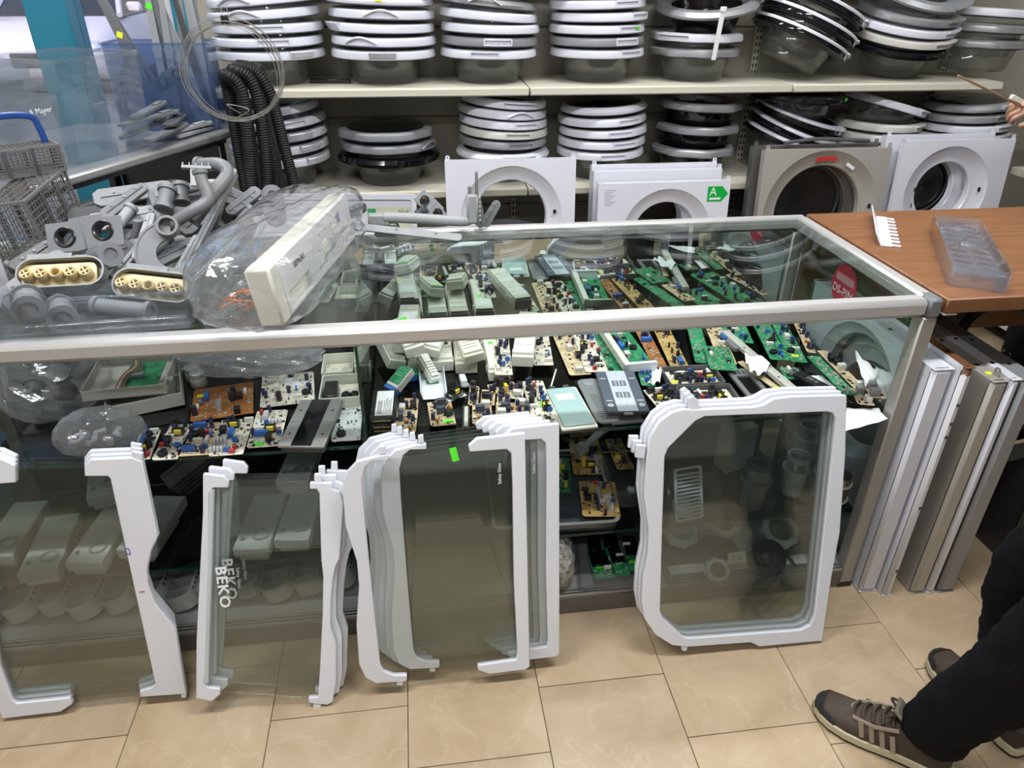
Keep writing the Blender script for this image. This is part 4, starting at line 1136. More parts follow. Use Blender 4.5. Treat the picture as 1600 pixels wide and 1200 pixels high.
STY = {
    'power': {'transformer': 1, 'capacitor': 3, 'capacitor_l': 1, 'buzzer': 1, 'connector': 2, 'varistor': 1, 'relay': 1, 'chip': 1, 'red': 1},
    'power2': {'transformer': 1, 'terminal_row': 2, 'capacitor': 2, 'connector': 1, 'varistor': 2, 'red': 2, 'relay': 1},
    'relay': {'relay_b': 1, 'relay_w': 1, 'capacitor': 2, 'amber': 2},
    'caps': {'capacitor': 5, 'varistor': 2, 'connector': 2, 'chip': 1, 'capacitor_l': 1},
    'green': {'capacitor': 3, 'varistor': 2, 'chip': 2, 'buzzer': 1, 'connector': 1, 'relay': 1},
    'greenflat': {'chip': 2, 'connector': 1},
    'plain': {'chip': 1, 'buzzer': 1, 'connector': 1},
    'small': {'capacitor': 2, 'amber': 1, 'relay': 1},
    'orange': {'transformer': 0, 'relay': 2, 'varistor': 2, 'capacitor_l': 1, 'sticker_y': 1, 'heat_sink': 1, 'connector': 2},
    'none': {},
}


def frame_from(FL, FR, BL, z, lenk=1.0):
    a = pick(*FL, z=z); b = pick(*FR, z=z); c = pick(*BL, z=z)
    u = b - a; w = u.length
    ang = math.atan2(u.y, u.x)
    v = Vector((-math.sin(ang), math.cos(ang), 0))
    d = abs((c - a).dot(v)) * lenk
    # keep the slant of the side by turning the piece half way
    side = (c - a); ang2 = math.atan2(side.y, side.x) - PI / 2
    d = side.length * lenk
    an = ang2 if d > w else (ang + ang2) / 2
    ctr = a + (b - a) * 0.5 + side * (0.5 * lenk)
    return ctr, w * math.cos(ang - an), d * math.cos(ang2 - an), an


def small_parts(w, d, n, r):
    mb = MB()
    for _ in range(n):
        x, y = r.uniform(-w / 2 + 0.004, w / 2 - 0.004), r.uniform(-d / 2 + 0.004, d / 2 - 0.004)
        a, b = (0.0015, 0.0035) if r.random() < 0.5 else (0.0035, 0.0015)
        mb.box(x - a, x + a, y - b, y + b, 0.0, r.uniform(0.0015, 0.0045))
    return mb


def pcb(label, FL, FR, BL, col='cream', style='power', z=None, lenk=1.0, group=None, seed=None, extra=(), lift=0.0, tilt=(0, 0), n_small=26, name='circuit_board'):
    z = (ZS + 0.009) if z is None else z
    z += lift
    c, w, d, a = frame_from(FL, FR, BL, z, lenk)
    t = thing(name, label, 'circuit board', (c.x, c.y, z), (tilt[0], tilt[1], a), group)
    r = random.Random(seed if seed is not None else hash((FL, FR)) % 9999)
    ch = 0.006
    part('board', MB().plate([(-w / 2 + ch, -d / 2), (w / 2, -d / 2), (w / 2, d / 2 - ch), (w / 2 - ch, d / 2), (-w / 2, d / 2), (-w / 2, -d / 2 + ch)], -0.0016, 0), PCBM[col], t, smooth=0)
    fill(t, w, d, style, r, extra)
    if n_small:
        part('small_components', small_parts(w, d, n_small, r), INK if col in ('cream', 'white', 'tan', 'ochre') else mat('tiny_pale_parts', (0.35, 0.33, 0.28), 0.5), t, smooth=0, stuff=True)
        part('solder_points', small_parts(w, d, n_small, r), mat('tiny_tin_parts', (0.55, 0.55, 0.52), 0.35, 0.4), t, smooth=0, stuff=True)
    return t


def put(t, k, x, y, rz, z=0.0, s=1.0):
    if k == 'transformer':
        o = part('transformer', COIL_Y, None, t, (x, y, z), (0, 0, rz), (s, s, s))
        part('core', COIL_C, None, o)
    else:
        part(NAMES.get(k, k), KIT[k][0], None, t, (x, y, z), (0, 0, rz), (s, s, s))


def fill(t, w, d, style, r, extra=(), z=0.0):
    placed = []
    todo = [(k, n) for k, n in STY[style].items()] + list(extra)
    todo = [k for k, n in todo for _ in range(n)]
    todo.sort(key=lambda k: -(0.014 if k == 'transformer' else KIT[k][1]))
    for k in todo:
        rad = 0.014 if k == 'transformer' else KIT[k][1]
        rad2 = min(rad, w * 0.42, d * 0.42)
        for _ in range(30):
            x = r.uniform(-w / 2 + rad2, w / 2 - rad2); y = r.uniform(-d / 2 + rad2, d / 2 - rad2)
            if all((x - p[0]) ** 2 + (y - p[1]) ** 2 > (0.8 * (rad + p[2])) ** 2 for p in placed):
                placed.append((x, y, rad)); put(t, k, x, y, r.choice((0, PI / 2)), z)
                break


# ---- boards on the shelf left of the divider
pcb('pale board with blue connector at the end of the front row', (202, 717), (233, 720), (222, 670), 'cream', 'power', extra=[('connector_b', 1)], seed=3)
pcb('cream board with yellow transformer and grey chip in the front row', (237, 717), (276, 719), (268, 662), 'cream', 'power', seed=5)
pcb('tan board with red fuse and large blue connectors', (277, 711), (324, 712), (302, 660), 'tan', 'caps', extra=[('connector_b', 2), ('red', 1), ('buzzer', 1)], seed=8)
pcb('cream board with clear terminals, red fuses and yellow transformer', (325, 712), (379, 710), (347, 656), 'cream', 'power2', extra=[('connector_b', 1)], seed=11)
pcb('cream board with paper label beside the grey display module', (385, 699), (437, 697), (402, 642), 'cream', 'power2', extra=[('paper_label', 1), ('sticker_g', 1), ('connector_b', 1)], seed=14)
pcb('cream board with large paper label and black disc, behind the display module', (406, 636), (492, 628), (410, 588), 'cream', 'caps', extra=[('paper_label', 2), ('buzzer', 1), ('relay_w', 1)], seed=17)
pcb('orange brown board with dark relays and yellow sticker', (297, 656), (396, 648), (304, 606), 'orange', 'orange', seed=21, extra=[('capacitor_l', 2), ('connector_b', 1)])
pcb('white display board with black dot beside the divider', (517, 690), (563, 687), (524, 635), 'white', 'none', extra=[('chip', 1), ('buzzer', 1)], seed=4, n_small=14)


def grey_display():
    c, w, d, a = frame_from((429, 686), (501, 690), (467, 622), ZS + 0.03)
    t = thing('display_module', 'silver control fascia with black glass window on boards', 'display', (c.x, c.y, ZS + 0.03), (0.08, -0.03, a))
    part('fascia', MB().rbox(-w / 2, w / 2, -d / 2, d / 2, -0.008, 0, 0.002), mat('fascia_grey', (0.27, 0.265, 0.25), 0.35, 0.4), t)
    part('window', MB().rbox(-w * 0.22, w * 0.22, -d * 0.49, d * 0.49, 0.0, 0.0012, 0.0005), BLACKGLOSS, t)
    part('back_housing', MB().rbox(-w * 0.42, w * 0.46, -d * 0.46, d * 0.46, -0.026, -0.008, 0.002), DGREY, t)
    for sx in (-1, 1):
        for sy in (-0.25, 0.25):
            part('button_mark', MB().cyl(0.003, 0, 0.0008, 10), BLACK, t, (sx * w * 0.36, sy * d, 0))
        part('joint_line', MB().box(sx * w * 0.24, sx * w * 0.49, -0.0006, 0.0006, 0, 0.0003), DGREY, t, smooth=0)


grey_display()


def open_box(name, label, FL, FR, BL, z, h, m, cat='housing', rot=(0, 0), wall=0.003, group=None, lenk=1.0):
    c, w, d, a = frame_from(FL, FR, BL, z + h, lenk)
    t = thing(name, label, cat, (c.x, c.y, z), (rot[0], rot[1], a), group)
    part('base', MB().rbox(-w / 2, w / 2, -d / 2, d / 2, 0, wall, 0.001), m, t)
    part('walls', MB().plate(rrect(w, d, 0.006, 3), wall, h, [rrect(w - 2 * wall, d - 2 * wall, 0.004, 3)]), m, t, bevel=0.0008)
    return t, w, d


b1, w, d = open_box('module_housing', 'open grey module housing holding a wired green board', (137, 607), (265, 604), (147, 556), ZS + 0.048, 0.028, MODGREY)
part('green_board', MB().box(-0.02, w / 2 - 0.03, -d / 2 + 0.012, d / 2 - 0.012, 0.006, 0.0076), PCBM['green'], b1, smooth=0)
for k, c_ in enumerate(((0.35, 0.05, 0.03), (0.6, 0.6, 0.58), (0.4, 0.2, 0.08), (0.1, 0.1, 0.12), (0.3, 0.12, 0.1))):
    part('wire', MB().tube(smooth_path([(-0.01 + 0.006 * k, d / 2 - 0.02, 0.02), (0.0 + 0.006 * k, 0.03 - 0.004 * k, 0.026), (-0.02 + 0.004 * k, -0.01, 0.02), (-0.028 + 0.005 * k, -d / 2 + 0.02, 0.01)], 6), 0.0016, 6), mat('wire_%d' % k, c_, 0.4), b1)
part('plug', MB().rbox(0.0, 0.03, -0.01, 0.006, 0.0078, 0.02, 0.002), LGREY, b1)
part('mount_ring', MB().lathe([(0.003, 0.020), (0.009, 0.020), (0.009, 0.026), (0.003, 0.026)], 16, closed=True, c=(w / 2 + 0.006, -d / 2 + 0.035)), MODGREY, b1)
b2, w, d = open_box('module_housing', 'grey module housing tilted under the wired one', (163, 634), (285, 618), (170, 568), ZS + 0.001, 0.038, MODGREY, rot=(0.0, -0.03))
for i, (px, py) in enumerate(((292, 606), (312, 603))):
    p = pick(px, py, z=ZS)
    t = thing('lidded_jar', 'small jar with metal lid standing behind the orange board', 'jar', (p.x, p.y, ZS), group='two jars behind the boards')
    part('body', MB().lathe([(0.0005, 0), (0.019, 0.001), (0.021, 0.005), (0.021, 0.026), (0.018, 0.03), (0.0005, 0.03)], 20), mat('milky_jar', (0.42, 0.41, 0.37), 0.3), t)
    part('lid', MB().lathe([(0.0005, 0.044), (0.017, 0.044), (0.0195, 0.042), (0.0195, 0.030)], 20), ALU, t)
b3, w, d = open_box('module_housing', 'open white housing with black coil and board beside the divider', (498, 622), (562, 624), (504, 585), ZS + 0.004, 0.034, IVORY)
part('coil_block', MB().rbox(-w * 0.42, -w * 0.08, -d * 0.35, d * 0.3, 0.004, 0.03, 0.003), BLACK, b3)
part('board', MB().box(-w * 0.05, w * 0.46, -d * 0.4, d * 0.4, 0.006, 0.0076), PCBM['cream'], b3, smooth=0)
for k in range(2): part('buzzer', KIT['buzzer'][0], None, b3, (w * (0.12 + 0.22 * k), -d * 0.1, 0.0076))
b4, w, d = open_box('module_housing', 'white housing with slotted rim behind the black-coil housing', (506, 582), (556, 580), (510, 552), ZS + 0.004, 0.036, IVORY)
part('board', MB().box(-w * 0.44, w * 0.44, -d * 0.4, d * 0.4, 0.006, 0.0076), PCBM['cream'], b4, smooth=0)


# ---- white control modules
def module(label, FL, FR, BL, z, h, m=IVORY, slots=4, rot=(0, 0), lenk=1.0, stick=None, paper=False, group='white control module boxes'):
    c, w, d, a = frame_from(FL, FR, BL, z, lenk)
    t = thing('control_module', label, 'module', (c.x, c.y, z), (rot[0], rot[1], a), group)
    part('housing', MB().rbox(-w / 2, w / 2, -d / 2, d / 2, 0, h, 0.002), m, t)
    sl = []
    for k in range(slots):
        y = -d / 2 + 0.02 + (d - 0.04) * (k + 0.5) / slots
        for x0, x1 in ((-w * 0.40, -w * 0.05), (w * 0.06, w * 0.38)): sl.append([(x0, y - 0.0014), (x1, y - 0.0014), (x1, y + 0.0014), (x0, y + 0.0014)])
    part('slotted_cover', MB().plate([(-w / 2 + 0.003, -d / 2 + 0.012), (w / 2 - 0.003, -d / 2 + 0.012), (w / 2 - 0.003, d / 2 - 0.003), (-w / 2 + 0.003, d / 2 - 0.003)], h, h + 0.007, sl), m, t, smooth=0)
    for sx in (-1, 1):
        for sy in (-0.3, 0.25):
            part('clip', MB().rbox(sx * w / 2 - 0.003, sx * w / 2 + 0.003, sy * d - 0.006, sy * d + 0.006, 0.004, h * 0.7, 0.001), m, t)
    if paper: part('paper_label', MB().cbox(w * 0.7, d * 0.3, 0.0006, (0, d * 0.1, h + 0.0074)), PAPER, t)
    if stick: part('price_sticker', KIT['sticker_g'][0], None, t, (w * stick[0], d * stick[1], h + 0.0068))
    return t, w, d


z0 = ZS + 0.002
module('tall pale module standing close beside the divider', (570, 600), (595, 602), (568, 545), z0, 0.052, slots=2, lenk=1.3)
module('white slotted module sitting on a green and blue connector', (616, 575), (652, 566), (622, 540), z0 + 0.026, 0.032, slots=5, lenk=1.8, paper=True)
module('thin white module panel standing between slotted modules', (650, 592), (674, 590), (650, 545), z0, 0.05, slots=2, rot=(0, 0.25), lenk=1.3)
mo, w, d = module('white module with small black screen resting on top', (676, 584), (709, 577), (674, 556), z0, 0.032, slots=4, lenk=2.0)
part('small_screen', MB().at((0.0, -d * 0.1, 0.044), (0.15, 0, 0.3)).rbox(-0.025, 0.025, -0.018, 0.018, -0.004, 0.004, 0.001), IVORY, mo)
part('screen_glass', MB().at((0.0, -d * 0.1, 0.0443), (0.15, 0, 0.3)).rbox(-0.017, 0.017, -0.013, 0.013, 0.0, 0.0046, 0.0005), BLACK, mo)
module('cream ridged module next to the white double module', (712, 586), (746, 582), (709, 555), z0, 0.034, CREAM, slots=6, lenk=2.0)
module('white module with lime price sticker under the cream board', (764, 598), (798, 593), (752, 542), z0, 0.03, slots=0, lenk=1.25, stick=(-0.05, 0.1))
module('white module with long slots beside the lime-sticker module', (799, 593), (833, 590), (808, 535), z0, 0.032, slots=3, lenk=1.25)
pcb('narrow cream board with navy capacitors lying across two white modules', (788, 583), (816, 583), (784, 539), 'cream', 'caps', lift=0.030, lenk=1.3, seed=31)
t = thing('blue_connector_block', 'blue connector block with green board under slotted module', 'connector', pick(640, 592, z=z0), (0, 0, 0.15))
part('block', MB().rbox(-0.026, 0.026, -0.018, 0.018, 0, 0.018, 0.002), BLUE, t)
part('green_board', MB().rbox(-0.026, 0.026, -0.018, 0.022, 0.018, 0.0215, 0.0005), PCBM['green'], t)
t = thing('blue_ended_module', 'tilted clear module with blue end and green board', 'module', pick(618, 606, z=z0 + 0.012), (0.5, 0.1, -0.75))
part('housing', MB().rbox(-0.02, 0.02, -0.01, 0.06, -0.012, 0.014, 0.002), mat('milky_housing', (0.55, 0.56, 0.52), 0.35), t)
part('blue_end', MB().rbox(-0.02, 0.02, -0.022, -0.01, -0.012, 0.014, 0.002), BLUE, t)
part('green_board', MB().rbox(-0.017, 0.017, 0.0, 0.058, 0.014, 0.016, 0.0004), PCBM['green'], t)
c, w, d, a = frame_from((657, 627), (690, 618), (654, 586), z0 + 0.004)
t = thing('folded_white_tray', 'folded white plastic tray holding a small green board', 'tray', (c.x, c.y, z0), (0, 0, a))
part('floor_sheet', MB().rbox(-w / 2, w / 2, -d / 2, d / 2, 0, 0.0025, 0.0008), WHITE, t)
for s in (-1, 1):
    part('flap', MB().at((s * w / 2, 0, 0), (0, s * 0.25, 0)).rbox(-0.0012, 0.0012, -d / 2, d / 2, 0.001, 0.024, 0.0005), WHITE, t)
part('green_board', MB().rbox(-w * 0.3, w * 0.3, d * 0.05, d * 0.45, 0.003, 0.005, 0.0004), PCBM['green'], t)
c = pick(708, 620, z=z0 + 0.004)
t = thing('wire_board_heap', 'white board smothered in black wires and a yellow coil', 'circuit board', (c.x, c.y, z0), (0, 0, 0.5))
part('board', MB().rbox(-0.028, 0.028, -0.018, 0.018, 0.006, 0.008, 0.0004), PCBM['white'], t)
put(t, 'transformer', 0.006, 0.004, 0.3, 0.008)
for k in range(7):
    r = random.Random(40 + k); pts = [(0.034 * math.cos(q * 1.1 + k) * r.uniform(0.5, 1), 0.026 * math.sin(q * 1.1 + k) * r.uniform(0.5, 1), r.uniform(0.003, 0.016)) for q in range(6)]
    part('wire', MB().tube(smooth_path(pts, 5), 0.0017, 6), BLACK, t)
c = pick(725, 600, z=z0)
t = thing('white_plug', 'white plug with crumpled tape lying in front of cream module', 'plug', (c.x, c.y, z0), (0, 0, 0.1))
part('body', MB().rbox(-0.009, 0.009, -0.005, 0.035, 0, 0.014, 0.002), WHITE, t)
part('tail', MB().rbox(-0.012, 0.012, -0.028, -0.005, 0, 0.012, 0.005), LGREY, t)

for i, (u, v, z, rx, ry, rz, w, d, h, lb) in enumerate([(606, 560, 0.03, 0.1, 0.35, 0.3, 0.05, 0.16, 0.03, 'white module lying tilted against the tall pale module'), (640, 545, 0.06, 0.15, -0.2, 0.2, 0.055, 0.15, 0.03, 'white module riding on top of the slotted module'), (690, 545, 0.045, 0.1, 0.2, -0.25, 0.05, 0.14, 0.028, 'white module askew behind the small black screen'),
                                              (730, 545, 0.045, 0.2, -0.15, 0.15, 0.06, 0.13, 0.03, 'cream tinted module resting on the ridged one'), (668, 572, 0.02, 0.5, 0.1, 0.5, 0.03, 0.09, 0.02, 'short white module leaning on the folded tray')]):
    p = pick(u, v, z=z0 + z)
    t = thing('control_module', lb, 'module', (p.x, p.y, z0 + z), (rx, ry, rz), 'white control module boxes')
    m = CREAM if i == 3 else IVORY
    part('housing', MB().rbox(-w / 2, w / 2, -d / 2, d / 2, 0, h, 0.002), m, t)
    part('slotted_cover', MB().plate([(-w / 2 + 0.004, -d / 2 + 0.008), (w / 2 - 0.004, -d / 2 + 0.008), (w / 2 - 0.004, d / 2 - 0.006), (-w / 2 + 0.004, d / 2 - 0.006)], h, h + 0.007, [[(-w * 0.36, yy), (w * 0.30, yy), (w * 0.30, yy + 0.0028), (-w * 0.36, yy + 0.0028)] for yy in [-d * 0.3 + d * 0.1 * k for k in range(5)]]), m, t, smooth=0)
    if i in (1, 2): part('price_sticker', KIT['sticker_g'][0], None, t, (0, d * 0.38, h + 0.0068))
    part('label_print', MB().box(-w * 0.3, w * 0.2, d * 0.22, d * 0.3, h + 0.0069, h + 0.0075), PAPER, t, smooth=0)

# ---- stack of flat black boxes
c, w, d, a = frame_from((572, 654), (608, 654), (580, 612), ZS + 0.058)
d = 0.135; w = 0.058
for k in range(4):
    t = thing('black_carton', ['lowest flat black carton beside the divider', 'second flat black carton in the stack beside the divider', 'third flat black carton in the stack beside the divider', 'topmost flat black carton with barcode label beside the divider'][k],
              'carton', (c.x + 0.004, c.y + 0.004, ZS + 0.0006 + 0.0146 * k), (0, 0, a + 0.02 * (k % 2)), 'flat black cartons')
    part('box', MB().rbox(-w / 2, w / 2, -d / 2, d / 2, 0, 0.0142, 0.001), BLACK, t)
    g = MB(); r = random.Random(k)
    x = -w / 2 + 0.008
    while x < w / 2 - 0.01:
        l_ = r.uniform(0.001, 0.003); g.box(x, x + l_, -d / 2 - 0.0004, -d / 2 + 0.0002, 0.004, 0.0075 + r.uniform(0, 0.002)); x += l_ + 0.001
    part('gold_print', g, mat('gold_print', (0.50, 0.38, 0.16), 0.4), t, smooth=0, stuff=True)
    if k == 3:
        lb = part('barcode_label', MB().box(-w * 0.3, w * 0.42, -d * 0.42, d * 0.45, 0.0142, 0.0147), PAPER, t, smooth=0)
        g = MB()
        for q in range(22): g.box(-w * 0.22, -w * 0.02, -d * 0.35 + q * 0.0027, -d * 0.35 + q * 0.0027 + 0.0006 + 0.001 * (q * 7 % 3 == 0), 0.0147, 0.0149)
        for q in range(5): g.box(w * 0.05 + q * 0.004, w * 0.05 + q * 0.004 + 0.0012, -d * 0.3, d * (0.1 + 0.05 * (q % 3)), 0.0147, 0.0149)
        part('barcode', g, INK, lb, smooth=0, stuff=True)

# ---- boards and panels in the middle of the shelf
G_R = 'small tan relay boards in the front row'
pcb('small tan relay board beside the black cartons', (610, 678), (650, 671), (616, 640), 'tan', 'relay', group=G_R, seed=51)
pcb('tiny tan board behind the relay board beside the cartons', (629, 640), (651, 642), (631, 622), 'tan', 'small', seed=52, n_small=8)
pcb('tan board with black relays and lime sticker in front of wire heap', (673, 665), (713, 664), (667, 628), 'tan', 'small', extra=[('relay_b', 2), ('sticker_g', 1), ('amber', 2)], seed=53)
c, w, d, a = frame_from((722, 668), (734, 668), (723, 634), ZS + 0.004)
t = thing('clear_strip', 'clear strip with beige insert lying between tan boards', 'strip', (c.x, c.y, ZS + 0.001), (0, 0, a))
part('sleeve', MB().rbox(-w / 2, w / 2, -d / 2, d / 2, 0, 0.006, 0.001), CLEAR, t)
part('insert', MB().rbox(-w * 0.25, w * 0.25, -d * 0.45, d * 0.45, 0.001, 0.005, 0.0005), CREAM, t)
for i, (q, lb) in enumerate(((((738, 667), (769, 659), (738, 634)), 'tan relay board with slate relay next to the clear strip'), (((775, 657), (805, 651), (775, 632)), 'tan relay board in the middle of the relay row'), (((803, 651), (831, 645), (805, 625)), 'tan relay board at the end of the relay row beside capacitors board'))):
    pcb(lb, *q, 'tan', 'relay', group=G_R, seed=60 + i, lift=0.001 * i)
pcb('narrow tan board with tall capacitors behind the relay row', (731, 633), (747, 633), (734, 603), 'tan', 'small', extra=[('capacitor_l', 2)], seed=65)
pcb('square tan board with amber drops behind the relay row', (750, 637), (773, 631), (753, 613), 'tan', 'small', extra=[('amber', 2)], seed=66, n_small=10)
pcb('square tan board squeezed behind the middle relay board', (776, 633), (797, 630), (777, 613), 'tan', 'small', extra=[('amber', 2)], seed=67, n_small=10)
pcb('slanted tan board with three black capacitors before the white modules', (768, 616), (809, 608), (762, 602), 'tan', 'small', extra=[('capacitor_l', 2), ('film', 1)], seed=68)
pcb('cream board with white relay squeezed between tan boards and modules', (790, 628), (812, 624), (794, 606), 'cream', 'small', extra=[('relay_w', 1), ('amber', 1)], seed=69, n_small=10)
pcb('long cream board with yellow transformer and lime sticker beside blue display', (832, 660), (868, 657), (812, 594), 'cream', 'power', extra=[('capacitor', 2), ('sticker_g', 1), ('varistor', 1)], seed=70, lift=0.001)
c, w, d, a = frame_from((880, 666), (932, 661), (851, 607), ZS + 0.016)
t = thing('blue_backed_display', 'display module with pale blue metal back and paper label', 'display', (c.x, c.y, ZS + 0.002), (0, 0, a))
part('frame', MB().rbox(-w / 2 - 0.004, w / 2 + 0.004, -d / 2 - 0.004, d / 2 + 0.004, 0, 0.008, 0.0015), CREAM, t)
part('metal_back', MB().rbox(-w / 2 + 0.003, w / 2 - 0.003, -d / 2 + 0.003, d / 2 - 0.003, 0.008, 0.014, 0.001), mat('pale_blue_metal', (0.42, 0.58, 0.58), 0.35, 0.2), t)
part('paper_label', MB().cbox(w * 0.55, d * 0.16, 0.0006, (0, d * 0.22, 0.0145)), PAPER, t)
part('lower_board', MB().rbox(-w / 2 - 0.007, w / 2 + 0.006, -d / 2 - 0.008, d / 2, -0.001, 0.0, 0.0003), BLACK, t)
for sx in (-0.25, 0.2): part('bracket', MB().rbox(sx * w - 0.008, sx * w + 0.008, d / 2 - 0.002, d / 2 + 0.008, 0.008, 0.016, 0.001), DGREY, t)
c, w, d, a = frame_from((937, 660), (968, 659), (903, 592), ZS + 0.010)
t = thing('ribbed_grey_panel', 'grey panel with notched scale lying under the keypad panel', 'panel', (c.x, c.y, ZS + 0.004), (0, 0, a))
part('body', MB().plate(rrect(w + 0.012, d, 0.02, 5), 0, 0.006), mat('panel_grey', (0.19, 0.20, 0.21), 0.4), t, bevel=0.001)
part('round_end', MB().lathe([(0.0005, 0.0075), (0.012, 0.0075), (0.016, 0.006)], 20, c=(0, d / 2 - 0.02)), mat('panel_grey2', (0.24, 0.25, 0.26), 0.4), t)
for k in range(12): part('notch', MB().box(-w * 0.3, w * 0.12, -d * 0.42 + k * 0.0105, -d * 0.42 + k * 0.0105 + 0.0025, 0.0058, 0.0066), DGREY, t, smooth=0)
part('base_tray', MB().rbox(w * 0.1, w * 0.1 + 0.085, -d / 2 - 0.005, -d / 2 + 0.06, -0.003, 0.004, 0.001), mat('smoke_tray', (0.10, 0.10, 0.105), 0.3), t)

c, w, d, a = frame_from((949, 645), (1015, 642), (930, 582), ZS + 0.026)
t = thing('keypad_panel', 'slate blue fascia with silver stripe and printed keypad blocks', 'panel', (c.x, c.y, ZS + 0.020), (0, 0, a))
part('fascia', MB().rbox(-w / 2, w / 2, -d / 2, d / 2, 0, 0.007, 0.0015), mat('slate_fascia', (0.085, 0.105, 0.14), 0.35), t)
st = part('silver_stripe', MB().box(-w * 0.24, w * 0.24, -d * 0.498, d * 0.498, 0.007, 0.0076), mat('stripe_silver', (0.48, 0.53, 0.60), 0.35), t, smooth=0)
for yy in (0.17, -0.12):
    part('key_block', MB().box(-w * 0.17, w * 0.17, d * yy - 0.014, d * yy + 0.014, 0.0076, 0.0080), mat('key_slate', (0.10, 0.12, 0.16), 0.4), st, smooth=0)
    g = MB()
    for k in range(4):
        for s in (-1, 1): g.box(s * w * 0.09 - 0.004, s * w * 0.09 + 0.004, d * yy - 0.011 + 0.006 * k, d * yy - 0.0095 + 0.006 * k, 0.008, 0.0083)
    g.box(-0.0012, 0.0012, d * yy - 0.012, d * yy + 0.012, 0.008, 0.0083)
    part('key_print', g, PAPER, st, smooth=0, stuff=True)
for sx, sy in ((-0.37, 0.3), (0.37, 0.3), (-0.37, -0.25), (0.37, -0.25)):
    part('print_bar', MB().box(sx * w - 0.008, sx * w + 0.008, sy * d - 0.0016, sy * d + 0.0016, 0.007, 0.0074), mat('bar_cream', (0.62, 0.60, 0.50), 0.5), t, smooth=0)
for sx in (-0.37, 0.37):
    part('round_mark', MB().cyl(0.0075, 0.007, 0.0075, 20), mat('mark_silver', (0.6, 0.63, 0.66), 0.4), t, (sx * w, -0.36 * d, 0))
    part('arrow_mark', MB().plate([(-0.003, 0), (0.003, 0), (0, 0.004)], 0.0075, 0.0078), INK, t, (sx * w, -0.365 * d, 0), smooth=0)
for sy in (0.42, -0.38):
    part('arrow_mark', MB().plate([(-0.004, 0), (0, 0.005), (0.004, 0), (0, 0.002)], 0.0076, 0.0079), mat('arrow_grey', (0.2, 0.22, 0.25), 0.5), t, (0, sy * d, 0), smooth=0)
part('underside', MB().rbox(-w * 0.44, w * 0.46, -d * 0.46, d * 0.46, -0.012, 0.0, 0.002), DGREY, t)
part('clip', MB().rbox(-0.012, 0.012, -d / 2 - 0.006, -d / 2 + 0.002, -0.002, 0.004, 0.001), LGREY, t)

# ---- boards on the right of the shelf
pcb('cream board with round buzzer and lime sticker beside white modules', (833, 571), (865, 570), (828, 530), 'cream', 'plain', lift=0.012, lenk=1.5, extra=[('capacitor', 2), ('varistor', 1), ('sticker_g', 1)], seed=80)
pcb('tan board with two boxed relays in the back row', (891, 588), (923, 583), (867, 532), 'tan', 'small', extra=[('relay_w', 2), ('relay', 1), ('capacitor', 2)], lenk=1.5, seed=81)
pcb('cream board with yellow transformer, red parts and navy capacitors, back row', (913, 582), (948, 580), (896, 531), 'cream', 'power', extra=[('capacitor', 2), ('red', 2), ('connector', 1)], lift=0.004, lenk=1.5, seed=82)
pcb('long green board between cream board and white frame', (950, 583), (979, 581), (929, 529), 'green', 'greenflat', lenk=1.5, seed=83)
c, w, d, a = frame_from((977, 575), (1030, 574), (945, 527), ZS + 0.03, 1.4)
t = thing('white_board_frame', 'angled white plastic frame around a green board', 'frame', (c.x, c.y, ZS + 0.006), (0, 0, a))
part('long_side', MB().rbox(-w / 2, -w / 2 + 0.018, -d / 2, d / 2, 0, 0.024, 0.001), IVORY, t)
part('front_side', MB().rbox(-w / 2, w / 2, -d / 2, -d / 2 + 0.012, 0, 0.026, 0.001), WHITE, t)
part('rear_side', MB().rbox(-w / 2, w / 2, d / 2 - 0.008, d / 2, 0, 0.024, 0.001), IVORY, t)
part('green_board', MB().rbox(-w / 2 + 0.018, w / 2, -d / 2 + 0.012, d / 2 - 0.008, 0.001, 0.003, 0.0003), PCBM['green'], t)
fill(t, w * 0.8, d * 0.8, 'green', random.Random(3), [('relay_w', 2), ('connector_b', 1)], 0.003)
pcb('orange strip board with blue and white blocks behind white frame', (1022, 575), (1043, 573), (998, 527), 'orange', 'small', extra=[('connector_b', 1), ('relay_w', 1)], lenk=1.4, lift=0.004, seed=85)
pcb('ochre board with black transistors and blue relay beside the white frame', (1048, 573), (1076, 572), (1026, 525), 'ochre', 'small', extra=[('triac', 4), ('connector_b', 1), ('relay', 1)], lenk=1.4, lift=0.006, seed=86)
pcb('bare green board with tiny solder squares', (1087, 568), (1111, 566), (1076, 522), 'green', 'none', lenk=1.6, lift=0.008, seed=87, extra=[('chip', 1)])
pcb('tan board with black buzzer beside the bare green board', (1124, 567), (1152, 570), (1108, 525), 'tan', 'plain', lenk=1.4, lift=0.008, seed=88)
pcb('green board under the black-buzzer tan board', (1110, 590), (1150, 584), (1098, 552), 'green', 'greenflat', seed=89)
pcb('big green board with blue varistors and black buzzers in the back corner', (1204, 562), (1234, 562), (1180, 514), 'green', 'green', lenk=1.6, lift=0.01, seed=90, extra=[('varistor', 2), ('buzzer', 1)])
pcb('green board with white relay and yellow sticker in the back corner', (1236, 565), (1262, 566), (1210, 514), 'green', 'green', lenk=1.5, lift=0.006, seed=91, extra=[('relay_w', 1), ('sticker_y', 1), ('varistor', 2)])
pcb('green board leaning at the rear behind white frame', (1130, 540), (1175, 530), (1120, 512), 'green', 'green', lift=0.004, seed=92, lenk=1.4)
pcb('tan strip board with a row of navy capacitors near end glass', (1266, 549), (1278, 546), (1249, 513), 'tan', 'none', lift=0.012, seed=93, extra=[('capacitor', 5), ('amber', 2)], lenk=1.3, n_small=8)
pcb('long bright green strip board with pale traces near the end glass', (1324, 621), (1336, 612), (1264, 560), 'green', 'none', lift=0.02, seed=94, extra=[('chip', 1)], n_small=40)
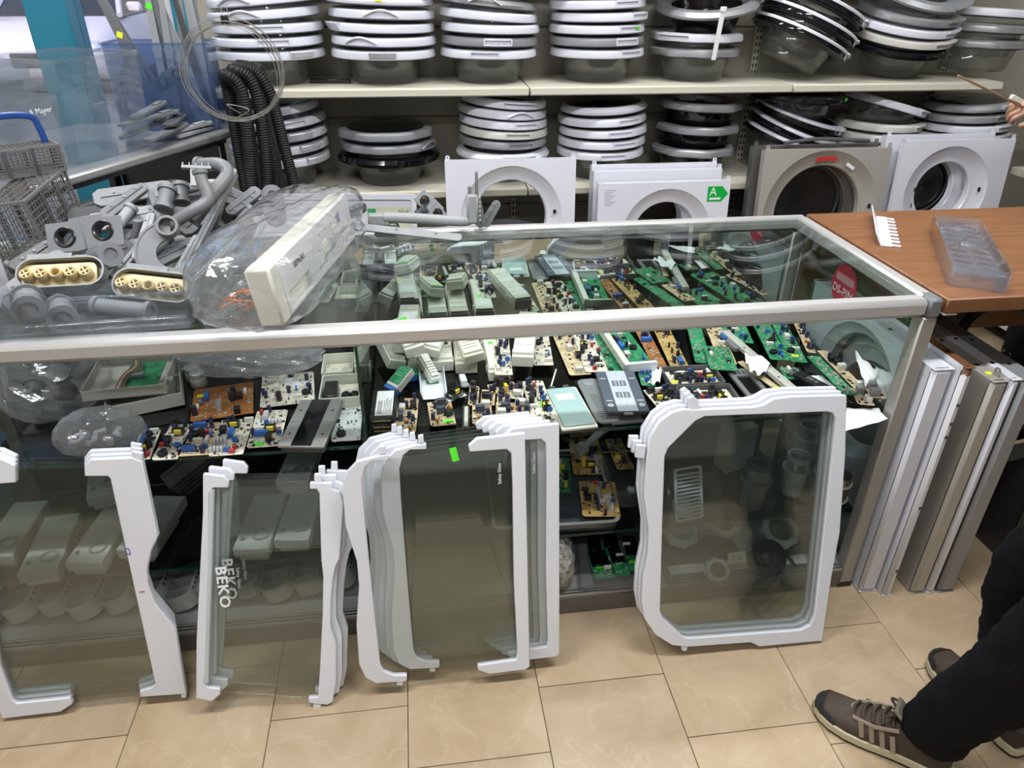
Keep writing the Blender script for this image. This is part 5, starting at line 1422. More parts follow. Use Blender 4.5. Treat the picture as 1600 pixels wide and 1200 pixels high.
pcb('long tan strip board with boxed relays near the end glass', (1340, 612), (1352, 606), (1279, 550), 'tan', 'none', lift=0.012, seed=95, extra=[('relay_w', 2), ('relay', 2), ('capacitor', 1)], n_small=10)
pcb('short tan board with grey relays in the front end corner', (1342, 634), (1365, 630), (1330, 610), 'tan', 'none', lift=0.014, seed=96, extra=[('relay_w', 1), ('relay_g', 1)], n_small=8)
pcb('tan scrap board with slate relay by the end post', (1370, 640), (1392, 636), (1360, 618), 'tan', 'none', lift=0.010, seed=97, extra=[('relay_g', 2)], n_small=6)
pcb('small green board with three buttons beside the long bar', (1230, 596), (1254, 588), (1220, 578), 'green', 'none', lift=0.008, seed=98, extra=[('buzzer', 0), ('chip', 3), ('connector', 1)], n_small=12)
pcb('small green board with blue varistors beside the keypad panel', (1003, 604), (1024, 601), (996, 580), 'green', 'none', lift=0.004, seed=99, extra=[('varistor', 4)], n_small=12)
pcb('cream board with black relays, lime sticker and yellow transformer by keypad', (1031, 641), (1067, 633), (1006, 611), 'cream', 'power', seed=100, extra=[('sticker_g', 1), ('relay', 1)])
for i, (q, lb) in enumerate(((((1047, 604), (1129, 594), (1037, 575)), 'dark grey tray with yellow coil board, the rear of two'), (((1072, 632), (1159, 626), (1057, 603)), 'dark grey tray with yellow coil board, in front of its twin'))):
    t, w, d = open_box('grey_board_tray', lb, *q, ZS + 0.002, 0.022, mat('tray_grey', (0.11, 0.11, 0.108), 0.45), 'tray')
    part('board', MB().rbox(-w * 0.44, w * 0.44, -d * 0.42, d * 0.42, 0.006, 0.008, 0.0003), PCBM['cream'], t)
    fill(t, w * 0.85, d * 0.8, 'power', random.Random(110 + i), [('capacitor', 3), ('sticker_y', 1), ('relay', 2), ('varistor', 1)], 0.008)


def bar(name, label, cat, p0, p1, w, h, m, z, lift=0.0):
    a = pick(*p0, z=z); b = pick(*p1, z=z); v = b - a
    t = thing(name, label, cat, (a + b) / 2 + Vector((0, 0, lift)), (0, 0, math.atan2(v.y, v.x)))
    return t, v.length


t, L = bar('long_fascia_bar', 'long pale grey fascia bar lying aslant over boards', 'fascia', (1132, 520), (1250, 620), 0.03, 0.02, MODGREY, ZS + 0.03, -0.005)
part('bar', MB().rbox(-L / 2, L / 2, -0.013, 0.013, 0, 0.014, 0.002), MODGREY, t)
part('groove', MB().box(-L * 0.49, L * 0.49, 0.004, 0.0055, 0.0136, 0.0155), MODGREY, t, smooth=0)
part('blue_tab', MB().rbox(-L / 2 + 0.01, -L / 2 + 0.04, -0.022, -0.0135, 0.0, 0.012, 0.001), BLUE, t)
part('grey_block', MB().rbox(-L / 2 + 0.05, -L / 2 + 0.11, -0.026, -0.0135, -0.004, 0.008, 0.001), GREY, t)
for k in range(3): part('slot', MB().box(-L * 0.2 + 0.09 * k, -L * 0.2 + 0.006 + 0.09 * k, -0.008, -0.002, 0.0138, 0.0143), INK, t, smooth=0)
t, L = bar('wood_tone_strip', 'narrow tan strip with yellow sticker beside the long fascia bar', 'strip', (1156, 566), (1228, 618), 0.02, 0.004, CREAM, ZS + 0.014)
part('strip', MB().rbox(-L / 2, L / 2, -0.010, 0.010, 0, 0.004, 0.001), PCBM['tan'], t)
part('price_sticker', KIT['sticker_y'][0], None, t, (L * 0.33, 0, 0.004))
c, w, d, a = frame_from((1172, 622), (1206, 615), (1136, 578), ZS + 0.016)
t = thing('display_surround', 'grey bezel frame with dark window lying beside the trays', 'surround', (c.x, c.y, ZS + 0.006), (0, 0, a))
part('frame', MB().plate(rrect(w, d, 0.004, 2), 0, 0.008, [rrect(w * 0.62, d * 0.62, 0.003, 2, 0.0, -d * 0.08)]), mat('bezel_grey', (0.17, 0.17, 0.17), 0.4), t, bevel=0.001)
part('window', MB().box(-w * 0.3, w * 0.3, -d * 0.38, d * 0.22, 0.001, 0.002), BLACKGLOSS, t, smooth=0)
for k in range(3): part('slot', MB().box(-w * 0.28 + 0.012 * k, -w * 0.28 + 0.005 + 0.012 * k, d * 0.30, d * 0.40, 0.0078, 0.0084), INK, t, smooth=0)
t, L = bar('led_display_strip', 'black display strip with pale digits before the green strip board', 'display', (1243, 590), (1292, 616), 0.03, 0.01, BLACK, ZS + 0.012)
part('strip', MB().rbox(-L / 2, L / 2, -0.017, 0.017, 0, 0.009, 0.001), BLACK, t)
part('digits', text_mesh('88:8', 0.022, mat('digit_grey', (0.16, 0.17, 0.18), 0.5)), None, t, (0, 0, 0.0095))
part('clear_window', MB().rbox(-L / 2 - 0.02, -L / 2, -0.018, 0.02, 0, 0.012, 0.002), CLEAR, t)


def paper_sheet(name, label, pts, z, m=PAPER, curl=0.012, cat='paper', seed=1, dz=None, n=10):
    """creased sheet: 4 corners (picture positions on height z), bilinear with folds"""
    P = [pick(*q, z=z + (dz[i] if dz else 0)) for i, q in enumerate(pts)]
    r = random.Random(seed); c = sum(P, Vector()) / 4
    f = [(r.uniform(3, 7), r.uniform(3, 7), r.uniform(0, 6)) for _ in range(3)]
    top = []
    for j in range(n + 1):
        for i in range(n + 1):
            u, v = i / n, j / n
            p = P[0] * (1 - u) * (1 - v) + P[1] * u * (1 - v) + P[2] * u * v + P[3] * (1 - u) * v
            h = sum(abs(math.sin(a * u + b * v + k)) for a, b, k in f) / 3 * curl
            top.append(p - c + Vector((0, 0, h)))
    mb = MB(); fs = []
    N = len(top)
    for j in range(n):
        for i in range(n):
            q = j * (n + 1) + i
            fs += [(q, q + 1, q + n + 2, q + n + 1), (q + N, q + n + 1 + N, q + n + 2 + N, q + 1 + N)]
    bd = [i for i in range(n)] + [j * (n + 1) + n for j in range(n)] + [N - 1 - i for i in range(n)] + [(n - j) * (n + 1) for j in range(n)]
    for k in range(len(bd)):
        a, b = bd[k], bd[(k + 1) % len(bd)]
        fs.append((b, a, a + N, b + N))
    mb.add(top + [p - Vector((0, 0, 0.0005)) for p in top], fs)
    return solo(name, mb, m, label, cat, c, smooth=50)


paper_sheet('torn_paper', 'torn white sheet standing up behind boxed relays', [(1350, 612), (1366, 600), (1370, 586), (1334, 556)], ZS + 0.03, curl=0.02, seed=2, dz=(0, 0, 0.03, 0.03))
paper_sheet('torn_paper', 'creased grey-white sheet leaning beside the end glass', [(1372, 632), (1390, 628), (1396, 588), (1368, 580)], ZS + 0.02, curl=0.014, seed=5, dz=(0, 0, 0.025, 0.03))
paper_sheet('torn_paper', 'white sheet hanging over the shelf edge by the end post', [(1320, 676), (1386, 657), (1372, 640), (1322, 640)], ZS + 0.002, curl=0.006, seed=8)
paper_sheet('torn_paper', 'white card lying under the long green strip board', [(1290, 612), (1308, 610), (1285, 588), (1265, 588)], ZS + 0.004, curl=0.004, seed=9)
paper_sheet('receipt', 'crumpled white receipt on the tan strip', [(1170, 590), (1190, 594), (1205, 575), (1160, 560)], ZS + 0.024, curl=0.03, seed=11)
paper_sheet('torn_paper', 'scrap of white film beside the small blue-varistor board', [(1012, 606), (1030, 604), (1034, 582), (1020, 580)], ZS + 0.006, curl=0.02, seed=12)
t, L = bar('beige_stick', 'thin beige stick lying behind the blue backed display', 'stick', (861, 605), (869, 578), 0.004, 0.003, CREAM, ZS + 0.004)
part('stick', MB().rbox(-L / 2, L / 2, -0.0022, 0.0022, 0, 0.004, 0.0008), CREAM, t)

# ------------------------------------------------------------------ lower decks of the showcase
from mathutils import noise as mnoise
PALEG = mat('pale_grey_plastic', (0.44, 0.445, 0.43), 0.42, var=0.05, scale=9, rand=0.12)


def bag_mesh(sx, sy, sz, seed, amp=0.18, n=30, m=19, flat=0.25, ridge=5.0, box=None):
    """crumpled bag: a soft pillow with folds, lying on z=0"""
    off = Vector((seed * 3.7, seed * 1.9, seed * 0.7))
    vs = []; fs = []
    for j in range(m + 1):
        th = PI * j / m
        for i in range(n):
            ph = 2 * PI * i / n
            d = Vector((math.sin(th) * math.cos(ph), math.sin(th) * math.sin(ph), math.cos(th)))
            k = 1 + amp * (1 - 2 * abs(mnoise.noise(d * 1.6 + off))) * 0.6 + amp * 0.55 * (1 - 2 * abs(mnoise.noise(d * ridge + off))) + 0.25 * amp * mnoise.noise(d * 11 + off)
            if box: k *= (abs(d.x) ** box + abs(d.y) ** box + abs(d.z) ** box) ** (-1 / box)      # squarer, for a bag pulled over a box
            p = Vector((d.x * sx, d.y * sy, d.z * sz)) * k
            z = p.z + sz * (1 - flat)
            vs.append((p.x, p.y, max(z, 0.0008 * (1 + d.x))))
    for j in range(m):
        for i in range(n):
            a = j * n + i; b = j * n + (i + 1) % n
            fs.append((a, a + n, b + n, b))
    return MB().add(vs, fs)


def bag(label, loc, sx, sy, sz, seed, rz=0.0, amp=0.2, m=None, cat='bag', rot=None):
    return solo('plastic_bag', bag_mesh(sx, sy, sz, seed, amp), m or BAG, label, cat, loc, rot or (0, 0, rz), smooth=0)


# clear bags with pumps and white bits in the left compartment
bag('clear bag with white fittings, front of the two on shelf end', (-0.775, 0.125, ZS + 0.001), 0.09, 0.062, 0.05, 4, 0.1, 0.16, BAG2)
bag('big clear bag with dark pumps beside the grey housings', (-0.955, 0.345, ZS + 0.001), 0.125, 0.13, 0.10, 9, 0.0, 0.12)
bag('clear bag with bluish clips hanging over the jars', (-0.48, 0.44, ZS + 0.03), 0.17, 0.09, 0.05, 13, -0.1, 0.25, BAG2)
for i, (x, y, z, s, rx, ry) in enumerate(((-0.955, 0.385, 0.055, 0.62, 0.6, 0.2), (-0.925, 0.315, 0.045, 0.58, 1.2, 0.5), (-1.0, 0.325, 0.05, 0.6, 0.3, 1.1))):
    t = thing('drain_pump', ['dark grey drain pump at the back of the big clear bag', 'dark grey drain pump at the front of the big clear bag', 'dark grey drain pump at the side of the big clear bag'][i], 'pump', (x, y, ZS + z), (rx, ry, i), 'drain pumps in the bag', (s, s, s))
    part('motor', MB().lathe([(0.0005, -0.03), (0.03, -0.03), (0.034, -0.024), (0.034, 0.02), (0.028, 0.03), (0.0005, 0.032)], 22), DGREY, t)
    part('outlet', MB().tube([(0.02, 0, 0.015), (0.05, 0, 0.02), (0.062, 0, 0.03)], 0.011, 10), GREY, t)
    part('flange', MB().lathe([(0.03, 0.03), (0.044, 0.03), (0.044, 0.036), (0.0005, 0.038)], 22), DGREY, t)
for i in range(6):
    r = random.Random(i + 70)
    t = thing('white_fitting', 'white plastic fitting inside the front clear bag', 'fitting', (-0.822 + 0.037 * (i % 3), 0.112 + 0.03 * (i // 3), ZS + 0.022), (r.uniform(-0.3, 0.3), r.uniform(-0.3, 0.3), 0.9 * i), 'white fittings in a clear bag', (0.62, 0.62, 0.62))
    part('elbow', MB().tube([(-0.024, 0, 0), (0, 0, 0), (0.012, 0.012, 0), (0.013, 0.028, 0)], 0.009, 10), WHITE, t)
    part('flange', MB().at((-0.024, 0, 0), (0, PI / 2, 0)).cyl(0.014, -0.002, 0.002, 14), WHITE, t)

# drawer bins for washing powder: long pale trays on the bottom deck
tr = MB()
L_, W_2, H_ = 0.34, 0.078, 0.05
out = rrect(W_2, L_, 0.028, 6)
inn = rrect(W_2 - 0.006, L_ - 0.006, 0.026, 6)
tr.plate(out, 0, 0.003).plate(out, 0.003, H_, [inn])
TRAYM = tr.mesh('trough', PALEG)
CELL = MB().rbox(-W_2 / 2 + 0.003, W_2 / 2 - 0.003, -0.0012, 0.0012, 0.003, H_ - 0.012, 0.0005).mesh('cell_wall', PALEG)
hl = MB()
for k in range(16): hl.box(W_2 / 2 + 0.0002, W_2 / 2 + 0.0008, -0.14 + 0.0185 * k, -0.134 + 0.0185 * k, H_ - 0.012, H_ - 0.006)
for k in range(16): hl.box(-W_2 / 2 - 0.0008, -W_2 / 2 - 0.0002, -0.14 + 0.0185 * k, -0.134 + 0.0185 * k, H_ - 0.012, H_ - 0.006)
HOLES = hl.mesh('hole_row', INK, 0)
for k in range(12):
    x = -1.18 + 0.083 * k
    t = thing('long_cell_tray', 'long pale grey tray with cells and side holes lying on bottom deck', 'tray', (x, 0.235 + 0.012 * (k % 3), ZB + 0.0125), (0.0, -0.28, 0.0), 'long cell trays on the bottom deck')
    part('trough', TRAYM, None, t)
    for q in range(6): part('cell_wall', CELL, None, t, (0, -0.125 + 0.05 * q, 0))
    part('hole_row', HOLES, None, t, stuff=True)
# dispenser bodies on the middle shelf
DB = MB().rbox(-0.045, 0.045, -0.11, 0.11, 0, 0.032, 0.003).mesh('body', PALEG)
DF = MB().rbox(-0.038, 0.038, -0.10, 0.06, -0.0, 0.02, 0.004).mesh('foot', PALEG)
DC = MB().lathe([(0.016, 0.0335), (0.021, 0.0335), (0.021, 0.0365), (0.016, 0.0365)], 22, closed=True).mesh('dial_ring', LGREY)
DC2 = MB().cyl(0.006, 0.0335, 0.0355, 12).mesh('plug', GREY)
for i, (x, y, z, a, lb) in enumerate([(-0.36, 0.17, 0.02, -0.1, 'pale dispenser with dial ring on the middle shelf beside divider'), (-0.46, 0.15, 0.02, -0.08, 'pale dispenser with dial ring next to the divider one'),
                                  (-0.37, 0.34, 0.080, -0.12, 'raised pale dispenser resting behind the other two near divider'), (-0.58, 0.24, 0.02, 0.2, 'pale dispenser lying askew behind narrow printed shelves'),
                                  (-0.98, 0.13, 0.02, 0.1, 'pale dispenser at the far end of the middle shelf'), (-0.86, 0.15, 0.02, -0.1, 'pale dispenser second from the showcase end'),
                                  (-0.745, 0.18, 0.02, -0.15, 'pale dispenser beside the scooped shelf trim'), (-0.90, 0.34, 0.080, 0.3, 'pale dispenser stacked behind those at showcase end'), (-1.1, 0.2, 0.02, 0.0, 'pale dispenser against the showcase end glass')]):
    t = thing('dispenser_body', lb, 'dispenser', (x, y, ZM + z + 0.0008), (0.0, 0, a), 'pale dispensers on the middle shelf')
    part('body', DB, None, t); part('foot', DF, None, t, (0, 0, -0.02))
    part('dial_ring', DC, None, t, (0.015, -0.06, 0)); part('plug', DC2, None, t, (-0.028, -0.075, 0))
# dark strips leaning on the middle shelf
for i in range(5):
    t = thing('dark_fascia_strip', ['lowest dark grey fascia strip behind scooped shelf trim', 'second dark fascia strip behind the scooped shelf trim', 'third dark fascia strip behind the scooped shelf trim', 'fourth dark fascia strip behind the scooped trim', 'topmost dark fascia strip behind the scooped shelf trim'][i],
              'fascia strip', Vector((-0.60, 0.40, ZM + 0.095)) + (Euler((0.5, -0.45, 0.5)).to_matrix() @ Vector((0, 0, 1))) * (0.023 * i), (0.5, -0.45, 0.5), 'dark fascia strips')
    part('strip', MB().rbox(-0.15, 0.15, -0.025, 0.025, -0.008, 0.008, 0.003), DGREY, t)
    part('ridge', MB().rbox(-0.145, 0.145, 0.012, 0.016, 0.008, 0.012, 0.001), DGREY, t)

# tray with power boards on the middle shelf
zt = ZM + 0.001
t = thing('shallow_parts_tray', 'shallow smoky tray with power boards under the blue display', 'tray', (0.335, 0.23, zt), (0, 0, -0.03))
part('tray_floor', MB().plate(rrect(0.34, 0.34, 0.02, 4), 0, 0.003), mat('tray_slate', (0.06, 0.075, 0.085), 0.3), t)
part('tray_wall', MB().plate(rrect(0.34, 0.34, 0.02, 4), 0.003, 0.03, [rrect(0.334, 0.334, 0.018, 4)]), pane('tray_clear', (0.75, 0.77, 0.77), 0.15, (0.4, 0.42, 0.4)), t)
part('tray_rim', MB().plate(rrect(0.352, 0.352, 0.022, 4), 0.028, 0.031, [rrect(0.334, 0.334, 0.018, 4)]), mat('rim_grey', (0.30, 0.30, 0.28), 0.35), t)
pcb('ochre power board with yellow film blocks, upper of the tray pair', (896, 737), (947, 744), (888, 686), 'ochre', 'caps', z=zt + 0.03, seed=121, extra=[('film', 3), ('transformer', 1), ('paper_label', 1), ('heat_sink', 1)], tilt=(0.06, 0))
pcb('ochre power board with heat sink and coil, lower of the tray pair', (912, 802), (970, 799), (906, 750), 'ochre', 'caps', z=zt + 0.02, seed=122, extra=[('heat_sink', 2), ('relay', 1), ('red', 1), ('relay_w', 1)], tilt=(0.03, 0))
pcb('power board with yellow coils half hidden by the wavy shelf trim', (862, 770), (892, 768), (862, 715), 'green', 'none', z=zt + 0.008, seed=123, extra=[('film', 4), ('capacitor_l', 1), ('relay_w', 1), ('transformer', 1)])
pcb('board with black transformer at the back of the smoky tray', (880, 690), (930, 690), (876, 660), 'ochre', 'power', z=zt + 0.008, seed=124, extra=[('relay', 2)])
t, w, d = open_box('clear_bin', 'clear bin with an ochre board beside the smoky tray', (960, 770), (1000, 765), (935, 690), ZM + 0.001, 0.06, CLEAR, 'bin')
pcb('ochre board with transistors inside the clear bin', (965, 738), (990, 732), (945, 690), 'ochre', 'small', z=ZM + 0.02, seed=125, extra=[('varistor', 1), ('film', 1)])
t = thing('curved_grey_handle', 'curved pale handle piece behind the clear bin', 'handle', (0.55, 0.42, ZM + 0.02), (0.4, 0, 0.6))
part('arm', MB().tube(smooth_path([(-0.1, 0, 0), (-0.04, 0, 0.05), (0.04, 0, 0.06), (0.11, 0, 0.02)], 5), 0.012, 8), PALEG, t)
part('pad', MB().rbox(-0.13, -0.09, -0.02, 0.02, -0.012, 0.01, 0.004), PALEG, t)

# behind the right shelf pair
t, w, d = open_box('clear_parts_box', 'large clear box with white vent parts behind cut-corner shelf', (1042, 790), (1125, 782), (1048, 740), ZM + 0.001, 0.11, CLEAR, 'box')
t2 = thing('vent_grille', 'white slatted vent grille standing inside the large clear box', 'grille', (t.location.x - 0.01, t.location.y - 0.02, ZM + 0.012), (1.15, 0.1, 0.25))
part('frame', MB().plate(rrect(0.09, 0.15, 0.008, 3, 0, 0.075), 0, 0.006, [rrect(0.078, 0.138, 0.006, 3, 0, 0.075)]), WHITE, t2)
for k in range(12): part('slat', MB().box(-0.04, 0.04, 0.012 + 0.0105 * k, 0.017 + 0.0105 * k, 0.001, 0.005), WHITE, t2, smooth=0)
t2 = thing('white_wedge_cover', 'white wedge cover lying in the large clear box', 'cover', (t.location.x - 0.01, t.location.y + 0.03, ZM + 0.006), (0, 0, -0.1), sc=(0.5, 0.42, 0.5))
part('shell', MB().add([(-0.05, -0.08, 0), (0.05, -0.08, 0), (0.05, 0.08, 0), (-0.05, 0.08, 0), (-0.045, -0.06, 0.02), (0.045, -0.06, 0.02), (0.04, 0.07, 0.06), (-0.04, 0.07, 0.06)], [(0, 3, 2, 1), (4, 5, 6, 7), (0, 1, 5, 4), (1, 2, 6, 5), (2, 3, 7, 6), (3, 0, 4, 7)]), WHITE, t2, smooth=0)
part('rib', MB().box(-0.03, 0.03, -0.02, -0.016, 0.03, 0.05), WHITE, t2, smooth=0)
MESHG = mat('filter_mesh_grey', (0.20, 0.205, 0.21), 0.5, 0.3, var=0.15, scale=200)
MESHB = mat('filter_pale_blue', (0.40, 0.47, 0.50), 0.45, var=0.05)


def filt(label, px, py, col, h=0.125, r=0.034, cage=True, y=None):
    p = pick(px, py, z=ZM)
    t = thing('drain_filter', label, 'filter', (p.x, p.y, ZM + 0.001), (0, 0, rnd.uniform(0, 3)), 'drain filters on the middle shelf')
    part('cup', MB().lathe([(0.0005, 0.0), (r * 0.8, 0.001), (r * 0.86, 0.006), (r, h * 0.62), (r, h * 0.66), (r - 0.002, h * 0.66), (r * 0.84, 0.008), (0.0005, 0.005)], 26), col, t)
    part('collar', MB().lathe([(r + 0.001, h * 0.62), (r + 0.006, h * 0.63), (r + 0.006, h * 0.69), (r - 0.003, h * 0.69), (r - 0.003, h * 0.62)], 26, closed=True), col, t)
    if cage:
        for k in range(6):
            a = k * PI / 3
            part('cage_bar', MB().at((math.cos(a) * r * 0.9, math.sin(a) * r * 0.9, h * 0.8), (0, 0, a)).cbox(0.003, 0.008, h * 0.24), col, t)
        part('cage_ring', MB().lathe([(r * 0.8, h * 0.9), (r, h * 0.9), (r, h), (r * 0.8, h)], 26, closed=True), col, t)
    else:
        part('mesh_tube', MB().cyl(r * 0.92, h * 0.6, h, 24, cap=False), col, t)
        part('handle_ring', MB().lathe([(r * 0.5, h * 0.97), (r * 0.95, h * 0.97), (r * 0.95, h * 1.02), (r * 0.5, h * 1.02)], 24, closed=True), DGREY, t)
    return t


filt('grey mesh drain filter with dark ring top', 1172, 790, MESHG, 0.145, 0.038, False)
filt('pale blue drain filter with caged top beside the mesh one', 1235, 770, MESHB, 0.135)
filt('whitish drain filter with caged top near the trim of cut-corner shelf', 1285, 778, mat('filter_white', (0.52, 0.54, 0.54), 0.45), 0.135)
filt('pale filter with caged top standing behind the other drain filters', 1262, 718, MESHB, 0.135)
p = pick(1330, 785, z=ZM)
t = thing('metal_cup', 'shiny metal cup with two cream rings beside the end glass', 'cup', (1.158, 0.095, ZM + 0.001))
part('cup', MB().lathe([(0.0005, 0), (0.033, 0.001), (0.034, 0.09), (0.0325, 0.09), (0.0315, 0.003), (0.0005, 0.003)], 28), mat('cup_steel', (0.55, 0.5, 0.42), 0.25, 0.8), t)
for z in (0.008, 0.062): part('ring', MB().lathe([(0.034, z), (0.038, z), (0.038, z + 0.005), (0.034, z + 0.005)], 28, closed=True), CREAM, t)
t = thing('card_box', 'pale box with yellowish side behind the mesh filter', 'box', (0.93, 0.30, ZM + 0.001), (0, 0, 0.3))
part('carton', MB().rbox(-0.05, 0.05, -0.03, 0.03, 0, 0.15, 0.002), mat('card_cream', (0.50, 0.49, 0.36), 0.6), t)
part('face_label', MB().box(-0.046, 0.046, -0.0312, -0.0304, 0.01, 0.11), mat('label_greyblue', (0.36, 0.42, 0.44), 0.6), t, smooth=0)

# bottom deck at the right
zb = ZB + 0.001
t, w, d = open_box('clear_bin', 'clear drawer with green display boards on the bottom deck', (908, 905), (1010, 893), (902, 850), zb, 0.06, CLEAR, 'bin', lenk=2.2)
gz = zb + 0.012
for i, (q, lb) in enumerate(((((922, 884), (945, 882), (915, 836)), 'green display board in the rear corner of the clear bin near white bits'), (((946, 884), (972, 874), (938, 832)), 'green display board with lime sticker in the drawer middle'),
                             (((930, 905), (962, 903), (916, 862)), 'green display board at the drawer front'), (((964, 902), (985, 896), (948, 858)), 'green display board beside the drawer front one'), (((985, 896), (1008, 890), (972, 842)), 'green display board against the framed shelf trim'))):
    bd = pcb(lb, *q, 'green', 'none', z=gz + 0.006 * i, seed=130 + i, extra=[('sticker_g', 1), ('connector', 1), ('chip', 1)], n_small=8, group='green display boards in the drawer')
    vs = [v.co for v in bd.children[0].data.vertices]
    W2, D2 = max(v.x for v in vs), max(v.y for v in vs)
    part('dark_window', MB().rbox(-W2 * 0.9, W2 * 0.9, -D2 * 0.15, D2 * 0.95, 0.0, 0.006, 0.001), BLACKGLOSS, bd)
bag('bag of whitish plastic bits between wavy shelves and the clear drawer', (0.33, 0.10, zb), 0.05, 0.09, 0.085, 22, 0.1, 0.16, mat('bits_white', (0.34, 0.335, 0.30), 0.5, var=0.5, scale=90, bump=0.6, bscale=70))


def cap_disc(label, px, py, r, centre, z=0.0, rx=0.5, col=PALEG):
    p = pick(px, py, z=zb + z + 0.02)
    t = thing('filter_cap', label, 'filter cap', (p.x, p.y, zb + z + r * math.sin(rx) * 0.95 + 0.002), (rx, 0, 0), 'round filter caps on the bottom deck')
    part('rim', MB().lathe([(r * 0.62, 0.0), (r, 0.0), (r, 0.012), (r * 0.92, 0.016), (r * 0.66, 0.016)], 30, closed=True), col, t)
    part('centre', MB().lathe([(0.0005, 0.010), (r * 0.5, 0.008), (r * 0.63, 0.004), (r * 0.63, 0.0), (0.0005, 0.002)], 26), centre, t)
    for k in range(8):
        part('lug', MB().at((math.cos(k * PI / 4) * r, math.sin(k * PI / 4) * r, 0.006), (0, 0, k * PI / 4)).cbox(0.008, 0.014, 0.010), col, t)


cap_disc('white filter cap with grey hub at the clear box side', 1062, 832, 0.052, LGREY, 0.05)
cap_disc('pale filter cap with rust brown centre', 1128, 818, 0.05, mat('rust_centre', (0.22, 0.10, 0.06), 0.6), 0.06)
cap_disc('pale filter cap with olive centre near the drain filters', 1216, 832, 0.055, mat('olive_centre', (0.16, 0.15, 0.09), 0.6), 0.05)
cap_disc('small pale filter cap lying before the price card', 1120, 895, 0.035, mat('cap_dark', (0.12, 0.115, 0.10), 0.5), 0.0)
cap_disc('grey filter cap half hidden between rust and olive caps', 1165, 842, 0.05, GREY, 0.02, col=LGREY)
p = pick(1205, 888, z=zb + 0.03)
t = thing('loudspeaker_cone', 'black round loudspeaker in a clear box on the bottom deck', 'speaker', (p.x, p.y + 0.05, zb + 0.045), (0.9, 0, 0))
part('basket', MB().lathe([(0.0005, 0.002), (0.015, 0.006), (0.02, 0.004), (0.048, 0.014), (0.055, 0.014), (0.055, 0.008), (0.03, -0.02), (0.0005, -0.022)], 30), BLACK, t)
part('dust_cap', MB().lathe([(0.0005, 0.012), (0.010, 0.010), (0.015, 0.006)], 20), DGREY, t)
p = pick(1157, 875, z=zb + 0.06)
t = thing('price_card', 'small cream price card with handwritten number', 'card', (p.x, p.y + 0.02, zb + 0.05), (1.0, 0, 0.05))
part('card', MB().box(-0.028, 0.028, -0.016, 0.016, 0, 0.0006), mat('card_paper', (0.50, 0.48, 0.38), 0.7), t, smooth=0)
part('number', text_mesh('2 50', 0.020, mat('pencil', (0.16, 0.15, 0.12), 0.6)), None, t, (0, 0, 0.001))
t, w, d = open_box('clear_speaker_box', 'long clear box holding caps and loudspeaker on bottom deck', (1042, 898), (1280, 876), (1040, 862), zb, 0.08, CLEAR, 'box', lenk=2.0)
for k in range(4):
    solo('white_floor_tile_sample', MB().rbox(-0.055, 0.055, -0.018, 0.018, 0, 0.006, 0.001), mat('sample_white', (0.62, 0.62, 0.6), 0.4), ['white tile piece on deck beside the clear drawer', 'white tile piece under the long clear box', 'white tile piece under the price card', 'white tile piece beside the end post'][k], 'tile piece', (0.72 + 0.127 * k, 0.052, zb), group='white tile pieces on the deck')

# ------------------------------------------------------------------ pile of grey dishwasher parts on the showcase
ZT = ST + 0.002


def at_y(u, v, y): return pick(u, v, y=y)


def pipe(label, pts, r=0.014, m=GREY, cat='pipe', ends=True, name='grey_pipe', group='grey pipes in the dishwasher pile', flat=1.0):
    """pts: picture position and depth y for each bend"""
    P = [pick(u, v, y=y) for u, v, y in pts]
    c = P[0].copy()
    t = thing(name, label, cat, c, group=group)
    Q = smooth_path([p - c for p in P], 6) if len(P) > 2 else [p - c for p in P]
    part('tube', MB().tube(Q, r, 12, flat=flat), m, t)
    if ends:
        for a, b in ((Q[0], Q[1]), (Q[-1], Q[-2])):
            d = (a - b).normalized()
            rot = d.to_track_quat('Z', 'Y').to_euler()
            part('collar', MB().at(a, rot).lathe([(r * 0.7, -0.006), (r * 1.25, -0.006), (r * 1.25, 0.004), (r * 0.7, 0.004)], 16, closed=True), m, t)
    return t


def arm(label, p0, p1, w0, w1, th=0.012, m=GREY, name='dishwasher_sprayer', cat='spray arm', group='grey spray arms in the pile', roll=0.0, holes=3, groove=True):
    """flat tapering bar between two points (u, v, y)"""
    A = pick(p0[0], p0[1], y=p0[2]); B = pick(p1[0], p1[1], y=p1[2])
    x = (B - A).normalized(); side = Vector((0, -1, 0.8)).normalized()
    z = (side - x * side.dot(x)).normalized(); y = z.cross(x)
    R = Matrix((x, y, z)).transposed().to_quaternion()
    t = thing(name, label, cat, (A + B) / 2, (0, 0, 0), group)
    t.rotation_mode = 'XYZ'; t.rotation_euler = R.to_euler()
    L = (B - A).length
    o = [(-L / 2, -w0 / 2), (L / 2 - w1 / 2, -w1 / 2)] + [(L / 2 - w1 / 2 + w1 / 2 * math.sin(a), -w1 / 2 * math.cos(a)) for a in (0.5, 1.0, 1.57, 2.1, 2.6)] + [(L / 2 - w1 / 2, w1 / 2), (-L / 2, w0 / 2), (-L / 2 - w0 * 0.3, w0 * 0.3), (-L / 2 - w0 * 0.3, -w0 * 0.3)]
    part('blade', MB().plate(o, -th / 2, th / 2), m, t, bevel=0.002)
    if groove: part('rib', MB().rbox(-L * 0.48, L * 0.42, -0.002, 0.002, th / 2 - 0.001, th / 2 + 0.003, 0.001), m, t)
    for k in range(holes):
        part('jet', MB().lathe([(0.0015, th / 2), (0.004, th / 2), (0.0035, th / 2 + 0.003), (0.0015, th / 2 + 0.003)], 10, closed=True), LGREY, t, ((-0.3 + 0.3 * k) * L, w1 * 0.22, 0))
    return t


